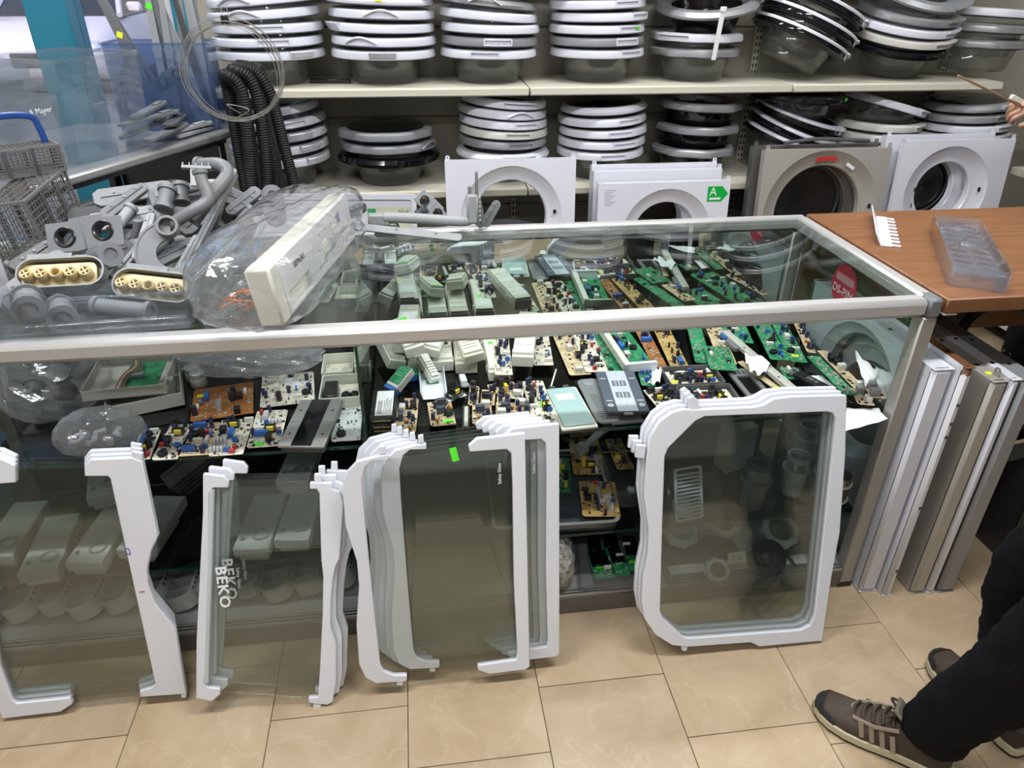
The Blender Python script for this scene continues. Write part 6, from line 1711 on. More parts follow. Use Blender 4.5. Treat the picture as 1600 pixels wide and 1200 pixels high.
# clear door tray in front
t = thing('clear_door_tray', 'long clear fridge door tray on the showcase front edge', 'tray', (-0.67, 0.035, ZT), (0, 0, 0.05))
part('tray_floor', MB().rbox(-0.19, 0.185, 0.0, 0.105, 0, 0.003, 0.001), CLEAR, t)
part('front_wall', MB().at((0, 0.0015, 0), (PI / 2, 0, 0)).plate([(-0.19, 0), (0.185, 0), (0.185, 0.082), (-0.06, 0.078), (-0.09, 0.098), (-0.185, 0.098)], -0.0015, 0.0015), CLEAR, t, bevel=0.0006)
part('back_wall', MB().rbox(-0.19, 0.185, 0.102, 0.105, 0.003, 0.07, 0.001), CLEAR, t)
for x in (-0.19, 0.182): part('end_wall', MB().at((x, 0, 0), (PI / 2, 0, PI / 2)).plate([(0, 0), (0.105, 0), (0.105, 0.115), (0.085, 0.125), (0, 0.082)], 0, 0.003), CLEAR, t, bevel=0.0006)
part('front_bar', MB().tube([(-0.188, -0.006, 0.022), (0.183, -0.006, 0.022)], 0.011, 12), CLEAR, t)
part('front_bar', MB().tube([(-0.188, -0.004, 0.004), (0.183, -0.004, 0.004)], 0.004, 8), CLEAR, t)
for k in range(5): part('rib', MB().rbox(-0.18 + 0.089 * k, -0.176 + 0.089 * k, -0.018, 0.0, 0.006, 0.036, 0.001), CLEAR, t)
part('top_lip', MB().rbox(-0.06, 0.185, -0.004, 0.004, 0.078, 0.083, 0.001), CLEAR, t)


def nozzle_unit(label, loc, rot):
    t = thing('nozzle_housing', label, 'nozzle unit', loc, rot, 'nozzle units in the pile')
    o = rrect(0.175, 0.072, 0.034, 7)
    part('shell', MB().plate(o, -0.02, -0.016).plate(o, -0.016, 0.012, [rrect(0.168, 0.065, 0.031, 7)]), GREY, t)
    ins = part('insert', MB().plate(rrect(0.150, 0.054, 0.014, 4, -0.006, 0), -0.016, -0.002), CREAMY, t, bevel=0.003)
    for k in range(5):
        x = -0.064 + 0.029 * k
        nz = part('nozzle', MB().lathe([(0.012, -0.004), (0.0138, 0.002), (0.0138, 0.018), (0.011, 0.024), (0.0085, 0.022), (0.008, 0.004), (0.0005, 0.004)], 18), CREAMY, t, (x, -0.006, 0))
        if k != 2:
            for q in range(2): part('jet_cross', MB().at((0, 0, 0.020), (0, 0, q * PI / 2 + 0.5)).cbox(0.022, 0.003, 0.005), CREAMY, nz)
    for s in (-1, 1): part('clip', MB().rbox(s * 0.04 - 0.012, s * 0.04 + 0.012, 0.034, 0.040, -0.012, 0.010, 0.001), GREY, t)
    part('mount_tab', MB().rbox(-0.07, 0.02, 0.036, 0.05, 0.0, 0.004, 0.001), GREY, t)
    return t


CREAMY = mat('aged_cream_plastic', (0.66, 0.52, 0.26), 0.4, var=0.08, scale=12)
nozzle_unit('grey nozzle unit with five cream nozzles lying level', at_y(97, 428, 0.20), (0.75, 0.02, 0.10))
nozzle_unit('grey nozzle unit with cream nozzles sloping into the clear tray', at_y(240, 452, 0.16), (0.75, 0.12, -0.12))
# plate with two rubber holes
def two_hole(label, loc, rot, sc=1.0, m=GREY):
    t = thing('two_hole_bracket', label, 'bracket', loc, rot, sc=(sc, sc, sc))
    part('plate', MB().plate([(-0.088, -0.034), (-0.02, -0.040), (0.02, -0.036), (0.085, -0.042), (0.088, 0.03), (0.05, 0.034), (0.048, 0.042), (-0.03, 0.040), (-0.032, 0.034), (-0.085, 0.036)], -0.003, 0.003, [circ(0.023, 24, -0.045, -0.002), circ(0.023, 24, 0.042, 0.0)]), m, t, bevel=0.0015)
    for x, y in ((-0.045, -0.002), (0.042, 0.0)):
        part('rubber_ring', MB().lathe([(0.018, -0.022), (0.0235, -0.022), (0.0250, 0.004), (0.0225, 0.006), (0.018, 0.003)], 28, closed=True, c=(x, y)), BLACK, t)
        part('sleeve', MB().lathe([(0.0236, -0.04), (0.026, -0.04), (0.026, -0.003), (0.0236, -0.003)], 28, closed=True, c=(x, y)), m, t)
    part('ridge', MB().rbox(-0.003, 0.0, -0.036, 0.036, 0.002, 0.006, 0.001), m, t)
    return t


two_hole('grey bracket plate with two black rubber holes atop the pile', at_y(133, 365, 0.38), (1.05, -0.12, 0.05))
two_hole('small pale bracket with two holes behind the grey tube', Vector((0.045, 0.668, 0.985)), (1.2, 0.85, 0.1), 0.62, LGREY)
# crescent
c = at_y(268, 388, 0.36)
t = thing('crescent_cover', 'grey crescent shaped cover piece in the pile', 'cover', c, (0.95, 0.0, 0.2))
part('crescent', MB().lathe([(0.034, -0.004), (0.076, -0.004), (0.078, 0.0), (0.076, 0.004), (0.034, 0.004)], 26, closed=True, a0=1.5, a1=5.2), GREY, t)
part('rim', MB().lathe([(0.074, -0.010), (0.079, -0.010), (0.079, 0.006), (0.074, 0.006)], 26, closed=True, a0=1.5, a1=5.2), GREY, t)
part('collar', MB().at((0.0, 0.06, 0.012), (0, 0, 0.2)).lathe([(0.018, -0.01), (0.026, -0.01), (0.024, 0.012), (0.018, 0.012)], 20, closed=True), GREY, t)

pipe('bent grey pipe rising from the crescent cover', [(258, 356, 0.40), (300, 330, 0.40), (325, 312, 0.42), (316, 284, 0.44), (312, 268, 0.45)], 0.0145)
pipe('long grey elbow pipe crossing the top of the pile', [(302, 352, 0.42), (330, 312, 0.45), (356, 278, 0.50), (345, 262, 0.52), (312, 262, 0.55)], 0.017)
pipe('straight grey pipe at the bag side of the pile', [(340, 396, 0.40), (400, 328, 0.46)], 0.0145)
pipe('grey pipe stub with round cap in the pile middle', [(256, 325, 0.48), (262, 296, 0.52)], 0.019)
pipe('grey pipe stub with round cap beside the first stub', [(283, 315, 0.53), (282, 290, 0.56)], 0.018)
pipe('grey pipe lying low under the crescent', [(205, 420, 0.30), (262, 372, 0.42)], 0.013)
pipe('light grey pipe behind the bracket plate', [(178, 360, 0.46), (205, 325, 0.52)], 0.014, LGREY)
pipe('grey pipe with wide mouth under first nozzle unit', [(150, 412, 0.30), (168, 408, 0.24)], 0.022)
pipe('larger of two grey pipe mouths inside the clear tray', [(40, 462, 0.16), (42, 480, 0.08)], 0.026)
pipe('smaller of two grey pipe mouths inside the clear tray', [(85, 472, 0.17), (88, 488, 0.09)], 0.024)
pipe('grey pipe resting at the back of the clear tray', [(150, 470, 0.18), (230, 478, 0.15)], 0.018)
arm('long double-ribbed grey arm standing aslant across the pile', (276, 450, 0.24), (368, 268, 0.58), 0.018, 0.014, 0.022)
arm('light grey arm beside the double-ribbed arm', (258, 470, 0.22), (312, 372, 0.40), 0.016, 0.016, 0.010, LGREY)
arm('wide curved grey arm behind the bracket plate', (166, 336, 0.50), (228, 290, 0.60), 0.034, 0.030, 0.014)
arm('grey arm curving down from the pile to tray', (180, 432, 0.24), (250, 350, 0.46), 0.020, 0.030, 0.012)
arm('broad grey arm lying at the end of the pile', (0, 470, 0.30), (92, 400, 0.40), 0.05, 0.04, 0.014)
arm('grey arm leaning against the pipes near the black hoses', (400, 300, 0.62), (355, 335, 0.55), 0.035, 0.03, 0.014)
arm('narrow grey arm under the straight pipe', (300, 440, 0.28), (398, 348, 0.48), 0.012, 0.012, 0.009)
arm('grey arm pointing up at the back of the pile', (232, 300, 0.62), (250, 350, 0.5), 0.03, 0.03, 0.012)
arm('dark grey slab arm at the bottom of the pile', (130, 470, 0.22), (320, 450, 0.28), 0.05, 0.04, 0.016, DGREY)
arm('dark grey slab arm behind the pile', (120, 345, 0.62), (330, 320, 0.62), 0.06, 0.05, 0.03, DGREY)
arm('grey panel arm under the second nozzle unit', (60, 455, 0.28), (210, 400, 0.42), 0.06, 0.05, 0.03)
arm('grey rib arm near the straight pipe', (330, 352, 0.6), (352, 300, 0.64), 0.04, 0.03, 0.014)
t = thing('clip_comb', 'pale comb clip piece on top of the pile', 'clip', at_y(307, 262, 0.52), (0.9, 0.1, 0.15))
part('bar', MB().rbox(-0.035, 0.035, -0.004, 0.004, -0.006, 0.006, 0.001), LGREY, t)
part('stem', MB().rbox(-0.015, 0.015, -0.05, 0.0, -0.004, 0.004, 0.001), LGREY, t)
for k in range(5): part('tooth', MB().rbox(-0.033 + 0.015 * k, -0.030 + 0.015 * k, 0.0, 0.012, -0.005, 0.005, 0.0006), LGREY, t)
t = thing('oval_end_piece', 'grey oval end piece standing by the black hoses', 'end piece', at_y(426, 310, 0.60), (1.15, 0.0, 0.2))
part('shell', MB().plate(rrect(0.056, 0.11, 0.027, 7, 0, -0.02), -0.012, 0.01), GREY, t, bevel=0.003)
part('ring', MB().lathe([(0.012, 0.01), (0.024, 0.01), (0.022, 0.016), (0.012, 0.016)], 22, closed=True, c=(0, 0.006)), GREY, t)
part('disc', MB().cyl(0.017, 0.009, 0.013, 20, c=(0, 0.006)), DGREY, t)
for i, (p0, p1, w0, w1, th, m, lb) in enumerate([((20, 480, 0.14), (120, 440, 0.26), 0.05, 0.04, 0.02, GREY, 'grey arm lying behind the clear tray'), ((110, 440, 0.22), (215, 400, 0.36), 0.04, 0.03, 0.018, DGREY, 'dark arm under the two nozzle units'), ((190, 400, 0.34), (300, 352, 0.5), 0.045, 0.03, 0.016, GREY, 'broad grey arm under the crescent cover'),
                                            ((150, 350, 0.5), (260, 330, 0.56), 0.05, 0.04, 0.02, LGREY, 'pale broad arm behind the pipe stubs'), ((290, 360, 0.5), (345, 318, 0.6), 0.045, 0.035, 0.016, GREY, 'grey arm wedged under the long elbow pipe'), ((330, 385, 0.42), (395, 345, 0.55), 0.04, 0.03, 0.018, DGREY, 'dark arm under the straight pipe'),
                                            ((215, 395, 0.36), (235, 330, 0.54), 0.028, 0.022, 0.014, LGREY, 'pale arm standing behind the crescent cover'), ((30, 420, 0.32), (88, 380, 0.42), 0.05, 0.04, 0.02, DGREY, 'dark arm between basket and nozzle unit'), ((160, 318, 0.6), (275, 300, 0.64), 0.05, 0.045, 0.016, GREY, 'flat grey arm high at the rear of pile'),
                                            ((345, 300, 0.6), (415, 330, 0.62), 0.05, 0.04, 0.016, GREY, 'flat grey arm at the hose end of pile'), ((250, 440, 0.24), (330, 395, 0.4), 0.03, 0.03, 0.012, DGREY, 'dark arm lying between crescent and bagged panel')]):
    arm(lb, p0, p1, w0, w1, th, m)
pipe('thick dark pipe rising in the middle of the pile', [(232, 372, 0.44), (240, 340, 0.5), (262, 322, 0.54)], 0.02, DGREY)
pipe('pale pipe crossing behind the comb clip', [(270, 300, 0.6), (330, 290, 0.62), (372, 318, 0.62)], 0.013, LGREY)
pipe('thin grey pipe along the double-ribbed arm', [(300, 402, 0.36), (352, 300, 0.56)], 0.010)
# gap filler parts so the pile is solid: flat round and boxy pieces
for i, (u, v, y, lb) in enumerate(((195, 385, 0.44, 'round grey pump cover under the bracket plate'), (215, 345, 0.56, 'round grey pump cover behind curved arm'), (335, 345, 0.58, 'round grey pump cover below long elbow pipe'), (60, 415, 0.36, 'round grey pump cover near the cutlery basket'), (380, 370, 0.5, 'round grey pump cover near the bagged panel'))):
    t = thing('pump_cover', lb, 'cover', at_y(u, v, y), (0.8, 0.3 * (i - 2), i), 'round pump covers in the pile')
    part('dish', MB().lathe([(0.0005, 0.012), (0.03, 0.012), (0.045, 0.004), (0.05, -0.012), (0.047, -0.012), (0.04, 0.0), (0.0005, 0.006)], 26), GREY, t)
    part('spout', MB().tube([(0.03, 0, 0), (0.06, 0.01, 0.01), (0.075, 0.02, 0.02)], 0.011, 10), GREY, t)
    for k in range(3): part('rib', MB().at((0, 0, 0.012), (0, 0, k * PI / 3)).cbox(0.07, 0.003, 0.006), GREY, t)

# cutlery baskets
def lattice(w, h, nx, nz, bar=0.0022, frame=0.006):
    mb = MB()
    mb.plate([(0, 0), (w, 0), (w, h), (0, h)], -0.0015, 0.0015, [[(frame, frame), (w - frame, frame), (w - frame, h - frame), (frame, h - frame)]])
    for k in range(1, nx): mb.box(w * k / nx - bar / 2, w * k / nx + bar / 2, frame, h - frame, -0.001, 0.001)
    for k in range(1, nz): mb.box(frame, w - frame, h * k / nz - bar / 2, h * k / nz + bar / 2, -0.001, 0.001)
    return mb


def basket(label, loc, rot, w, d, h, handle=None):
    t = thing('cutlery_basket', label, 'basket', loc, rot, 'grey cutlery baskets')
    g = mat('basket_grey', (0.145, 0.14, 0.135), 0.45, var=0.06)
    part('front_lattice', lattice(w, h, 7, 9).at(), g, t, (-w / 2, -d / 2, 0), (PI / 2, 0, 0), smooth=0)
    part('rear_lattice', lattice(w, h, 7, 9), g, t, (-w / 2, d / 2, 0), (PI / 2, 0, 0), smooth=0)
    for s in (-1, 1):
        sd = part('side_lattice', lattice(d, h, 18, 9), g, t, (s * w / 2, -d / 2, 0), (PI / 2, 0, PI / 2), smooth=0)
        for q in (0.33, 0.66): part('rib', MB().rbox(d * q - 0.004, d * q + 0.004, 0.0, h, -0.004, 0.004, 0.001), DGREY, sd)
    part('top_lattice', lattice(w, d, 5, 16), g, t, (-w / 2, -d / 2, h), smooth=0)
    part('floor_lattice', lattice(w, d, 5, 12), g, t, (-w / 2, -d / 2, 0.002), smooth=0)
    if handle:
        part('handle', MB().tube(smooth_path([(0, -0.08, h), (0, -0.075, h + 0.045), (0, -0.02, h + 0.075), (0, 0.06, h + 0.07), (0, 0.075, h + 0.04), (0, 0.08, h)], 6), 0.0085, 8, flat=0.6), mat('cobalt_plastic', (0.015, 0.055, 0.24), 0.35), t)
    return t


basket('grey lattice cutlery basket tilted beside the parts pile', (-0.985, 0.60, ZT + 0.02), (0.05, -0.1, 0.03), 0.115, 0.28, 0.15)
basket('grey cutlery basket with a blue carrying handle', (-1.045, 0.70, ZT + 0.178), (0.0, 0.0, -0.9), 0.09, 0.20, 0.07, True)
t = thing('white_tube', 'white plastic tube with blue tape standing at the counter end', 'tube', (-0.965, 0.27, ZT), (0, 0.0, 0))
part('tube', MB().lathe([(0.0005, 0), (0.026, 0), (0.028, 0.004), (0.028, 0.20), (0.022, 0.212), (0.0005, 0.215)], 24), WHITE, t)
part('tape', MB().lathe([(0.0284, 0.09), (0.0288, 0.09), (0.0288, 0.102), (0.0284, 0.102)], 24, closed=True), BLUE, t)

# grey spray tube and arms at the back edge of the showcase
t = thing('spray_tube_assembly', 'grey spray tube with toothed upright end on showcase back edge', 'spray tube', (0.03, 0.615, ZT), (0, 0, -0.03))
part('tube', MB().tube(smooth_path([(-0.12, 0, 0.052), (-0.02, 0, 0.046), (0.09, 0, 0.036), (0.125, 0, 0.042), (0.132, 0, 0.07)], 5), 0.015, 12, rs=None), LGREY, t)
part('upright', MB().rbox(0.114, 0.146, -0.016, 0.016, 0.03, 0.115, 0.006), LGREY, t)
for k in range(6): part('tooth', MB().rbox(0.146, 0.154, -0.008, 0.008, 0.035 + 0.013 * k, 0.041 + 0.013 * k, 0.001), LGREY, t)
part('fork', MB().rbox(0.118, 0.128, -0.006, 0.006, 0.115, 0.135, 0.001), GREY, t)
part('blade', MB().rbox(0.139, 0.147, -0.008, 0.008, 0.10, 0.175, 0.002), GREY, t)
part('foot_block', MB().rbox(-0.15, -0.085, -0.02, 0.02, 0.0, 0.026, 0.005), LGREY, t)
part('head_block', MB().rbox(-0.165, -0.105, -0.012, 0.012, 0.03, 0.062, 0.004), LGREY, t)
arm('flat tapered grey arm lying along the showcase back edge', (515, 352, 0.60), (722, 374, 0.56), 0.02, 0.022, 0.008, LGREY, groove=False)
arm('grey strip arm with rounded tip leaning behind the toothed upright', (758, 349, 0.66), (779, 314, 0.67), 0.03, 0.026, 0.008)
arm('grey strip arm standing close behind the toothed upright', (752, 349, 0.66), (746, 306, 0.67), 0.03, 0.016, 0.008)
arm('black rubber foot piece beside the bagged control panel', (545, 334, 0.64), (572, 322, 0.66), 0.03, 0.026, 0.02, BLACK, 'rubber_foot_piece', 'foot piece', None)
pipe('small dark grey pipe end beside the pale bracket', [(654, 335, 0.66), (664, 326, 0.66)], 0.012, DGREY)

# ------------------------------------------------------------------ bagged control panel
A = Vector((-0.302, 0.012, ZT + 0.004)); B = Vector((-0.185, 0.575, ZT + 0.004))
dirv = (B - A).normalized(); Lp = (B - A).length
t = thing('washer_fascia', 'cream washing machine control panel with orange wires in a bag', 'control panel', A + Vector((0, 0, 0.004)), (-0.12, 0, math.atan2(dirv.y, dirv.x)))
PANELW = mat('panel_white', (0.64, 0.64, 0.62), 0.35, var=0.03)
part('body', MB().rbox(0.0, Lp, -0.002, 0.036, 0, 0.128, 0.004), CREAM, t)
part('front_face', MB().plate([(0.045, 0.004), (Lp - 0.004, 0.004), (Lp - 0.004, 0.124), (0.045, 0.124)], 0.002, 0.016, [[(0.06, 0.010), (0.20, 0.010), (0.20, 0.05), (0.06, 0.05)]]), PANELW, t, rot=(PI / 2, 0, 0), bevel=0.001)
part('end_cap', MB().rbox(-0.004, 0.045, -0.017, 0.038, -0.001, 0.129, 0.006), CREAM, t)
part('drawer_recess', MB().rbox(0.061, 0.199, -0.004, -0.001, 0.011, 0.049, 0.0005), CREAM, t)
part('lettering', text_mesh('SIEMENS', 0.019, INK), None, t, (0.155, -0.0167, 0.088), (PI / 2, 0, 0))
for x, z, w, h in ((0.33, 0.06, 0.018, 0.03), (0.42, 0.075, 0.014, 0.02)):
    part('button', MB().rbox(x - w, x + w, -0.0185, -0.0155, z - h / 2, z + h / 2, 0.001), CREAM, t)
part('display', MB().rbox(0.455, 0.475, -0.0175, -0.0155, 0.08, 0.105, 0.0005), mat('violet_display', (0.12, 0.13, 0.25), 0.3), t)
g = MB()
for k in range(14):
    g.box(0.27 + 0.016 * k, 0.276 + 0.016 * k, -0.0167, -0.0158, 0.025 + 0.035 * (k % 3), 0.028 + 0.035 * (k % 3))
part('panel_print', g, mat('panel_print_blue', (0.2, 0.2, 0.32), 0.5), t, smooth=0, stuff=True)
part('selector_knob', MB().at((0.25, 0.045, 0.06), (PI / 2, 0, 0)).lathe([(0.0005, -0.03), (0.016, -0.03), (0.018, 0.0), (0.0005, 0.0)], 20), CREAM, t)
for k in range(3): part('rear_module', MB().rbox(0.30 + 0.09 * k, 0.36 + 0.09 * k, 0.036, 0.062, 0.03, 0.09, 0.003), CREAM, t)
ORW = mat('orange_wire', (0.60, 0.16, 0.02), 0.4)
for k in range(8):
    r = random.Random(200 + k)
    pts = [(0.06 + r.uniform(-0.02, 0.02), 0.04, 0.04 + r.uniform(-0.02, 0.03)), (0.03 + r.uniform(-0.03, 0.03), 0.085 + r.uniform(-0.02, 0.02), 0.05 + r.uniform(-0.03, 0.03)), (0.07 + r.uniform(-0.03, 0.03), 0.125 + r.uniform(-0.02, 0.02), 0.03 + r.uniform(-0.02, 0.02)),
           (0.12 + r.uniform(-0.03, 0.03), 0.09, 0.03 + r.uniform(-0.02, 0.02)), (0.16 + r.uniform(-0.03, 0.03), 0.05, 0.05)]
    part('wire', MB().tube(smooth_path(pts, 6), 0.0018, 6), [ORW, ORW, DGREY, ORW, mat('grey_wire', (0.35, 0.34, 0.3), 0.5), ORW, DGREY, ORW][k], t)
bg = solo('plastic_bag', bag_mesh(0.325, 0.118, 0.083, 31, 0.07, 40, 22, flat=0.02, box=5.0), BAG, 'crumpled clear bag wrapped round the control panel', 'bag', smooth=0)
bg.location = A + dirv * (Lp * 0.5 - 0.005) + Vector((-0.062, 0.0, -0.002)); bg.rotation_euler = (0, 0, math.atan2(dirv.y, dirv.x))

# ------------------------------------------------------------------ work table at the left with clear bins
TP = Vector((-0.685, 1.555, 0)); TQ = Vector((-1.06, 0.752, 0))
ed = (TQ - TP).normalized(); ta = math.atan2(ed.y, ed.x)          # local +x runs along the visible edge towards the shop
TL = (TQ - TP).length
t = thing('work_table', 'grey metal work table with black legs behind the parts pile', 'table', TP, (0, 0, ta))
TZ = 1.05
def _tl(x, y):
    q = Matrix.Rotation(-ta, 3, 'Z') @ (Vector((x, y, 0)) - TP)
    return (q.x, q.y)


part('table_top', MB().plate([(0, 0), (TL, 0), (TL, -0.62), _tl(-1.30, 1.738), _tl(-0.70, 1.738)], TZ - 0.03, TZ), mat('table_steel', (0.40, 0.40, 0.40), 0.3, 0.6, var=0.05, scale=4), t, bevel=0.009)
part('apron', MB().rbox(0.01, TL - 0.01, -0.02, -0.012, TZ - 0.045, TZ - 0.03, 0.002), BLACK, t)
for x in (0.03, TL - 0.03):
    for y in (-0.04, -0.58):
        part('leg', MB().rbox(x - 0.018, x + 0.018, y - 0.018, y + 0.018, 0, TZ - 0.03, 0.003), BLACK, t)
part('side_panel', MB().rbox(0.0, 0.012, -0.56, -0.06, TZ - 0.42, TZ - 0.03, 0.002), BLACK, t)


def on_table(x, y, z=0.0): return TP + Matrix.Rotation(ta, 3, 'Z') @ Vector((x, y, TZ + z))


BLUECLEAR = pane('blue_clear_plastic', (0.80, 0.86, 0.95), 0.11, (0.30, 0.38, 0.56))


def bin_(label, x, y, w, d, h, m, rz=0.0, text=None, name='clear_bin'):
    t = thing(name, label, 'bin', on_table(x, y, 0.001), (0, 0, ta + rz))
    part('bin_floor', MB().plate(rrect(w - 0.03, d - 0.03, 0.015, 3), 0, 0.003), m, t)
    for k, (a0, b0, a1, b1) in enumerate(((-1, -1, 1, -1), (1, -1, 1, 1), (1, 1, -1, 1), (-1, 1, -1, -1))):
        wv = []
        for z, s in ((0.003, -0.015), (h, 0.0)):
            for q in (0, 1):
                for (aa, bb) in (((a0, b0), (a1, b1)),):
                    px = (aa[0] * (w / 2 + s), aa[1] * (d / 2 + s)); qx = (bb[0] * (w / 2 + s), bb[1] * (d / 2 + s))
                    n = Vector((qx[1] - px[1], px[0] - qx[0], 0)).normalized() * (0.0028 * q)
                    wv += [(px[0] - n.x, px[1] - n.y, z), (qx[0] - n.x, qx[1] - n.y, z)]
        part('bin_wall', MB().add(wv, [(0, 1, 5, 4), (2, 6, 7, 3), (4, 5, 7, 6), (0, 2, 3, 1), (0, 4, 6, 2), (1, 3, 7, 5)]), m, t, smooth=0)
    part('rim', MB().plate(rrect(w + 0.012, d + 0.012, 0.012, 3), h - 0.012, h, [rrect(w - 0.002, d - 0.002, 0.008, 3)]), m, t)
    part('moulded_line', MB().plate(rrect(w + 0.003, d + 0.003, 0.012, 3), h * 0.72, h * 0.735, [rrect(w - 0.006, d - 0.006, 0.008, 3)]), m, t)
    part('grip_rib', MB().tube(smooth_path([(-w * 0.08, d / 2 - 0.004, 0.02), (-w * 0.08, d / 2 + 0.001, h * 0.5), (-w * 0.02, d / 2 + 0.002, h * 0.55), (w * 0.22, d / 2 + 0.002, h * 0.56)], 4), 0.0025, 6), m, t)
    if text:
        bar_ = part('label_bar', MB().rbox(-w * 0.46, w * 0.46, d / 2, d / 2 + 0.006, h * 0.78, h * 0.9, 0.001), m, t)
        part('lettering', text_mesh(text, 0.022, PAPER), None, bar_, (-w * 0.12, d / 2 + 0.0066, h * 0.84), (PI / 2, 0, PI))
    return t


bin_('large clear crisper bin standing on the work table', 0.485, -0.20, 0.33, 0.30, 0.30, CLEAR)
bin_('clear crisper bin with lettered bar in front of the large bin', 0.776, -0.20, 0.21, 0.30, 0.21, CLEAR, 0.0, 'c & Mayer')
bin_('clear bin stacked inside behind the lettered one', 0.66, -0.486, 0.42, 0.22, 0.27, CLEAR, 0.0)
LANE = [0, 1, 2, 3, 4, 5, 6, 7, 8, 9, 10, 11]
bb = thing('blue_clear_bin', 'bluish clear bin holding long grey arms', 'bin', (-0.895, 1.645, TZ + 0.001), (0, 0, 0.0))
w, d, h = 0.36, 0.17, 0.30
part('bin_floor', MB().plate(rrect(w - 0.03, d - 0.02, 0.015, 3), 0, 0.003), BLUECLEAR, bb)
part('bin_wall', MB().plate(rrect(w, d, 0.02, 4), 0.003, h, [rrect(w - 0.006, d - 0.006, 0.017, 4)]), BLUECLEAR, bb)
part('lower_band', MB().plate(rrect(w + 0.004, d + 0.004, 0.022, 4), 0.02, h * 0.62, [rrect(w + 0.0005, d + 0.0005, 0.02, 4)]), BLUECLEAR, bb)
part('rim', MB().plate(rrect(w + 0.014, d + 0.014, 0.024, 4), h - 0.008, h, [rrect(w - 0.004, d - 0.004, 0.018, 4)]), BLUECLEAR, bb)
for i, (x, y, rx, ry, L, wd, lb) in enumerate([(-0.12, 0.0, 0.05, -0.30, 0.52, 0.028, 'tilted grey arm with yellow sticker leaning out of the blue bin'), (-0.02, 0.02, -0.05, 0.03, 0.48, 0.022, 'pale grey arm with green sticker in the blue bin'),
                                         (0.01, -0.02, 0.02, 0.06, 0.47, 0.022, 'pale grey arm beside the green-sticker arm'), (0.05, 0.03, 0.04, -0.10, 0.5, 0.02, 'slim grey arm leaning across the blue bin'), (0.08, -0.02, 0.02, -0.16, 0.5, 0.03, 'broad grey arm in the middle of the blue bin'),
                                         (0.11, 0.03, 0.0, -0.22, 0.52, 0.032, 'broad pale arm leaning towards the window in blue bin'), (0.14, -0.03, -0.03, -0.12, 0.48, 0.02, 'narrow dark arm at the hose end of blue bin'), (0.0, 0.05, -0.1, -0.38, 0.5, 0.014, 'thin grey rod crossing the arms in blue bin'), (0.06, 0.055, -0.02, 0.05, 0.56, 0.026, 'upright pale arm at the back of the blue bin'), (0.02, 0.05, -0.03, -0.05, 0.58, 0.03, 'wide upright grey arm at the back of blue bin'), (0.12, 0.05, -0.02, -0.02, 0.56, 0.03, 'upright pale arm beside the teal window edge'), (0.15, 0.02, 0.0, 0.02, 0.55, 0.024, 'upright grey arm closest to the wire coil')]):
    x = max(-0.125 + max(0.0, math.tan(-ry) * 0.30), min(0.125 - max(0.0, math.tan(ry) * 0.30), x))   # the arm clears the rim of the bin
    t = thing('dishwasher_sprayer', lb, 'arm', (-0.895 + x, 1.645 - 0.014 + 0.0074 * LANE[i], TZ + 0.010 + wd * 0.5 * abs(math.sin(ry))), (0, ry, 0), 'long arms in the blue bin')
    m = (GREY, LGREY, LGREY, GREY, LGREY, LGREY, DGREY, GREY, LGREY, GREY, LGREY, GREY)[i]
    part('blade', MB().plate([(-wd / 2, 0), (wd / 2, 0), (wd * 0.62, L * 0.5), (wd * 0.4, L), (-wd * 0.4, L), (-wd * 0.62, L * 0.5)], -0.003, 0.003), m, t, (0, 0, 0), (PI / 2, 0, 0), bevel=0.001)
    part('hub', MB().lathe([(wd * 0.3, -0.0035), (wd * 0.75, -0.0035), (wd * 0.75, 0.0035), (wd * 0.3, 0.0035)], 16, closed=True), m, t, (0, 0, L * 0.55), (PI / 2, 0, 0))
    if i in (0, 1): part('price_sticker', MB().cbox(0.02, 0.0006, 0.02), (FLUO if i == 0 else LIME), t, (0, -0.0034, L * (0.62 if i == 0 else 0.84)), (0, 0.6, 0))
two_hole('grey two-hole bracket inside the blue bin', Vector((-0.87, 1.590, TZ + 0.18)), (PI / 2, -0.45, 0.0), 0.72)
# grey arms lying on the table
for i, (x, y, z, rz, L, wd, lb) in enumerate([(0.20, -0.12, 0.004, 0.3, 0.30, 0.045, 'flat grey arm lowest in the heap on the work table'), (0.14, -0.09, 0.020, -0.2, 0.26, 0.04, 'grey arm with rounded tip over the heap on the table'), (0.22, -0.15, 0.036, 0.1, 0.28, 0.035, 'grey arm lying third in the heap on the table'),
                                        (0.10, -0.16, 0.052, 0.5, 0.22, 0.05, 'dark flat blade sticking out of the table heap'), (0.24, -0.14, 0.070, -0.1, 0.26, 0.04, 'grey arm with holes high in the table heap'), (0.20, -0.17, 0.088, 0.25, 0.24, 0.04, 'topmost grey arm in the table heap'), (0.12, -0.06, 0.006, 0.05, 0.2, 0.03, 'pale grey arm at the edge of the table heap')]):
    t = thing('hinge_arm', lb, 'arm', on_table(x, y, z), (0.05, 0.04 * (i % 3), ta + rz), 'grey arms heaped on the work table')
    m = DGREY if i == 3 else (LGREY if i in (1, 6) else GREY)
    part('blade', MB().plate(rrect(L, wd, wd * 0.45, 5), 0, 0.010, [circ(0.004, 8, L * 0.35, 0), circ(0.004, 8, L * 0.1, 0)]), m, t, bevel=0.0015)
    part('boss', MB().rbox(-L * 0.4, -L * 0.2, -wd * 0.3, wd * 0.3, 0.010, 0.016, 0.003), m, t)
